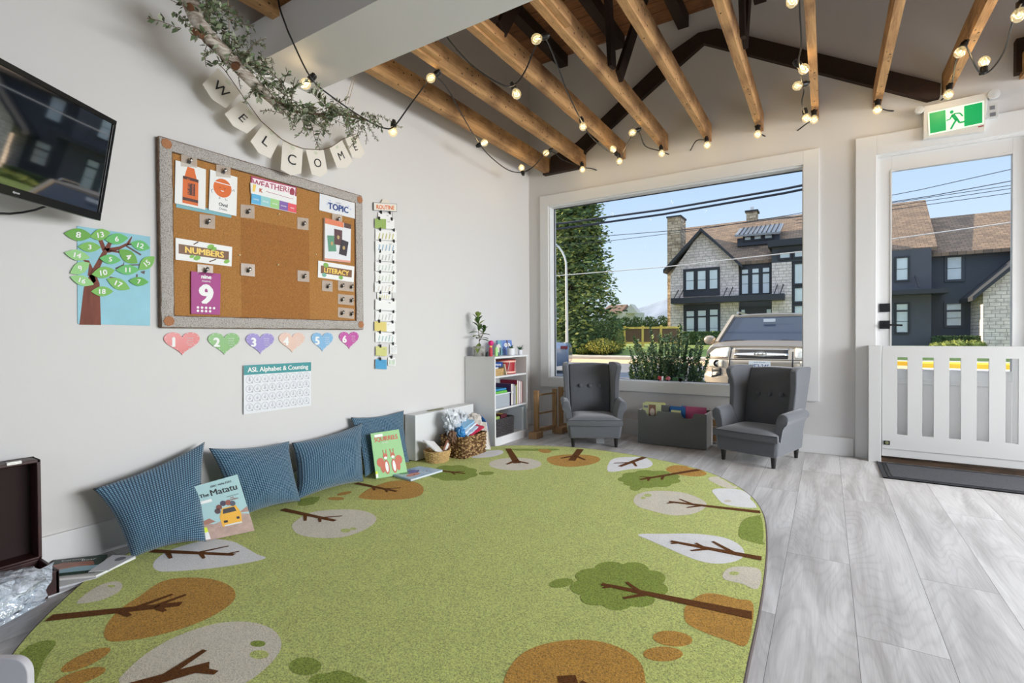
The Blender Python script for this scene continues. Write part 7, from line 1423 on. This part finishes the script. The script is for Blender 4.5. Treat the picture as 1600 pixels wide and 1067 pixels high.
# oval emblem with slanted H
ecy = fy(0, .905)-.05; g = MB(); n_ = 28; vs = []
for i in range(n_): t = 2*pi*i/n_; vs += [carlt(.095*cos(t), ecy, .905+.050*sin(t)), carlt(.080*cos(t), ecy, .905+.038*sin(t)), carlt(.095*cos(t), ecy+.03, .905+.050*sin(t))]
for i in range(n_): j = (i+1) % n_; g.f += [(3*i, 3*i+1, 3*j+1, 3*j), (3*i, 3*j, 3*j+2, 3*i+2)]; g.m += [0, 0]
g.ms = [M_chr2]; g.v = [V(p) for p in vs]
for a_, b_ in (((-.045, .875), (-.022, .938)), ((.022, .872), (.045, .935)), ((-.034, .900), (.034, .908))): g.bar(carlt(a_[0], ecy, a_[1]), carlt(b_[0], ecy, b_[1]), .012, .016, M_chr2, up=(0, 1, 0))
g.build('emblem', sv, label='chrome oval emblem with a slanted H')
py_ = fy(0, .72)-.03; S = Sheet(carlt(-.16, py_, .655), carlt(.16, py_, .655), carlt(.16, py_, .80), carlt(-.16, py_, .80)); S.slab(M_pltc, .006); S.text('UE3\u00b724S', .5, .22, .42, col(50, 70, 120), .001, .02, 'c', wmax=.86); S.text('British Columbia', .5, .80, .12, col(50, 70, 120), .001, 0, 'c'); S.mb.build('licence_plate', sv)
g = MB(); g.box(CX-.10, CX+.10, CY+1.62, CY+1.64, G0+1.47, G0+1.53, M_paper); g.build('rear_view_mirror', sv)
for a_, b_ in (((-.72, 1.125), (-.18, 1.10)), ((-.06, 1.11), (.62, 1.105))): MB().tube([carlt(a_[0], 1.12, a_[1]-.015), carlt((a_[0]+b_[0])/2, 1.11, 1.13), carlt(b_[0], 1.10, b_[1])], .008, M_black, 5).build('wiper', sv)
# sedan at the left edge of the window
sd = thing('blue_grey_sedan', 'blue-grey sedan at the left edge of the picture window, only its tail showing', 'car', (-6.9, 15.3, G0)); M_sed = mat('blue_grey_paint', (120, 136, 160), .25, metal=.5, coat=.7)
xr_ = at(889, 560, 'y', 14.5).x
def ss(x, hw, zb, zt): return [(xr_+x, 15.35+s_*hw*a_, G0+zb+(zt-zb)*b_) for s_, a_, b_ in ((-1, .92, 0), (-1, 1, .3), (-1, .98, .75), (-1, .85, 1), (1, .85, 1), (1, .98, .75), (1, 1, .3), (1, .92, 0))]
g = MB(); g.loft([ss(0, .80, .38, .85), ss(-.08, .86, .28, .98), ss(-.5, .90, .22, 1.04), ss(-1.2, .91, .2, 1.04), ss(-3.3, .91, .2, 1.0), ss(-4.3, .88, .2, .86), ss(-4.6, .78, .3, .6)], M_sed); g.build('body', sd, bevel=.03, seg=2, angle=25)
g = MB(); g.loft([ss(-.55, .80, 1.02, 1.05), ss(-1.3, .68, 1.02, 1.42), ss(-2.4, .68, 1.0, 1.46), ss(-3.3, .78, .98, 1.02)], M_tint); g.build('glasshouse', sd, bevel=.03)
for x_ in (-.95, -3.6):
    for s_ in (-1, 1):
        T = Matrix.Translation((xr_+x_, 15.35+s_*.84, G0+.32)) @ Matrix.Rotation(pi/2, 4, 'X'); w_ = MB().lathe([(.001, -.09), (.2, -.1), (.31, -.09), (.325, 0), (.31, .09), (.2, .1), (.001, .09)], M_tyre, n=28, M=T).build('wheel', sd)
        q = MB()
        for k in range(5): a_ = 2*pi*k/5; q.bar((xr_+x_, 15.35+s_*.84+s_*.105, G0+.32), (xr_+x_+.2*cos(a_), 15.35+s_*.84+s_*.10, G0+.32+.2*sin(a_)), .06, .02, M_chr2, up=(0, 1, 0))
        q.build('rim', w_)
MB().box(xr_-.25, xr_-.03, 14.44, 14.62, G0+.80, G0+.90, col(120, 40, 50)).build('tail_lamp', sd, label='red tail lamp')
_c = V((xr_, 14.46, 0)); _R = Matrix.Rotation(radians(21), 4, 'Z'); sd.location = _c+_R @ (V(sd.location)-_c); sd.rotation_euler.z = radians(21)
# yew shrub outside the window
rg = random.Random(2); g = MB(); st = MB(); M_yew = [mat('yew_a', (74, 104, 64), .7), mat('yew_b', (46, 70, 48), .7), mat('yew_c', (136, 148, 84), .7)]
yw = thing('yew_shrub', 'dark green upright shrub just outside the window between the chairs', 'shrub', (.88, 6.25, G0))
cxy = at(1040, 560, 'y', 6.3)
for k in range(125):
    a_ = rg.uniform(0, 2*pi); q = rg.random()**.6; r0 = .16*q; r1 = .50*q; h_ = rg.uniform(.7, 1.36)*(1-.16*q*q); b0 = V((cxy.x+r0*cos(a_), 6.3+r0*sin(a_)*.6, G0)); b1 = V((cxy.x+r1*cos(a_), 6.3+r1*sin(a_)*.6, G0+h_)); mid = b0.lerp(b1, .5)+V((rg.gauss(0, .02), rg.gauss(0, .02), -.03)); P = catmull([b0, mid, b1], 6, False)+[b1]; st.tube(P, [.004]*len(P), M_yew[1], 4)
    for j in range(120):
        t = .25+.75*j/109; i = min(int(t*(len(P)-1)), len(P)-2); p = P[i].lerp(P[i+1], t*(len(P)-1)-i); ax = (P[i+1]-P[i]).normalized(); o = V((rg.gauss(0, 1), rg.gauss(0, 1), rg.gauss(0, .5))); o = (o-ax*o.dot(ax)).normalized(); dd = (o+ax*.7).normalized(); s_ = dd.cross(ax).normalized(); L_ = rg.uniform(.04, .075)*(1.1-.4*t); g.add([p, p+dd*L_*.5+s_*.013, p+dd*L_, p+dd*L_*.5-s_*.013], [(0, 1, 2, 3)], M_yew[0] if rg.random() < .5 else rg.choice(M_yew))
g.build('foliage', yw, flat=True); st.build('stems', yw)
# toy vehicles on the window sill
sz = WZ0+.008; sy = D+.045
t = thing('toy_truck', 'small red and white toy truck on the window sill', 'toy vehicle', (1.32, sy, sz)); a = at(1032, 588, 'y', sy); b = at(1043, 588, 'y', sy); M_tr = col(190, 60, 70)
MB().box(a.x-.02, a.x+.012, sy-.016, sy+.016, sz+.006, sz+.042, M_tr).build('cab', t, bevel=.003); MB().box(a.x+.014, a.x+.022, sy-.016, sy+.016, sz+.006, sz+.042, M_paper).build('divider', t); MB().lathe([(.001, 0), (.018, 0), (.018, .03), (.001, .03)], col(206, 110, 120), n=16, M=Matrix.Translation((b.x+.006, sy+.015, sz+.024)) @ Matrix.Rotation(pi/2, 4, 'X')).build('drum', t)
for q in (a.x-.01, b.x+.004): MB().lathe([(.001, -.003), (.008, -.003), (.008, .003), (.001, .003)], M_black, n=12, M=Matrix.Translation((q, sy-.018, sz+.008)) @ Matrix.Rotation(pi/2, 4, 'X')).build('wheel', t)
t = thing('toy_tractor', 'small green toy tractor with a yellow wheel on the window sill', 'toy vehicle', (1.45, sy, sz)); a = at(1054, 589, 'y', sy); b = at(1064, 589, 'y', sy)
MB().box(a.x-.018, a.x+.03, sy-.014, sy+.014, sz+.008, sz+.036, col(48, 96, 50)).build('body', t, bevel=.003); MB().box(b.x-.002, b.x+.028, sy-.012, sy+.012, sz+.012, sz+.034, col(84, 110, 70)).build('bonnet', t, bevel=.003)
MB().lathe([(.001, -.005), (.011, -.006), (.013, -.004), (.013, .004), (.001, .004)], M_yel, n=16, M=Matrix.Translation((b.x, sy-.02, sz+.019)) @ Matrix.Rotation(pi/2, 4, 'X')).build('wheel', t, label='yellow wheel with dark tyre'); MB().lathe([(.0135, -.006), (.019, -.006), (.019, .004), (.0135, .004)], M_black, n=18, M=Matrix.Translation((b.x, sy-.02, sz+.019)) @ Matrix.Rotation(pi/2, 4, 'X')).build('tyre', t)
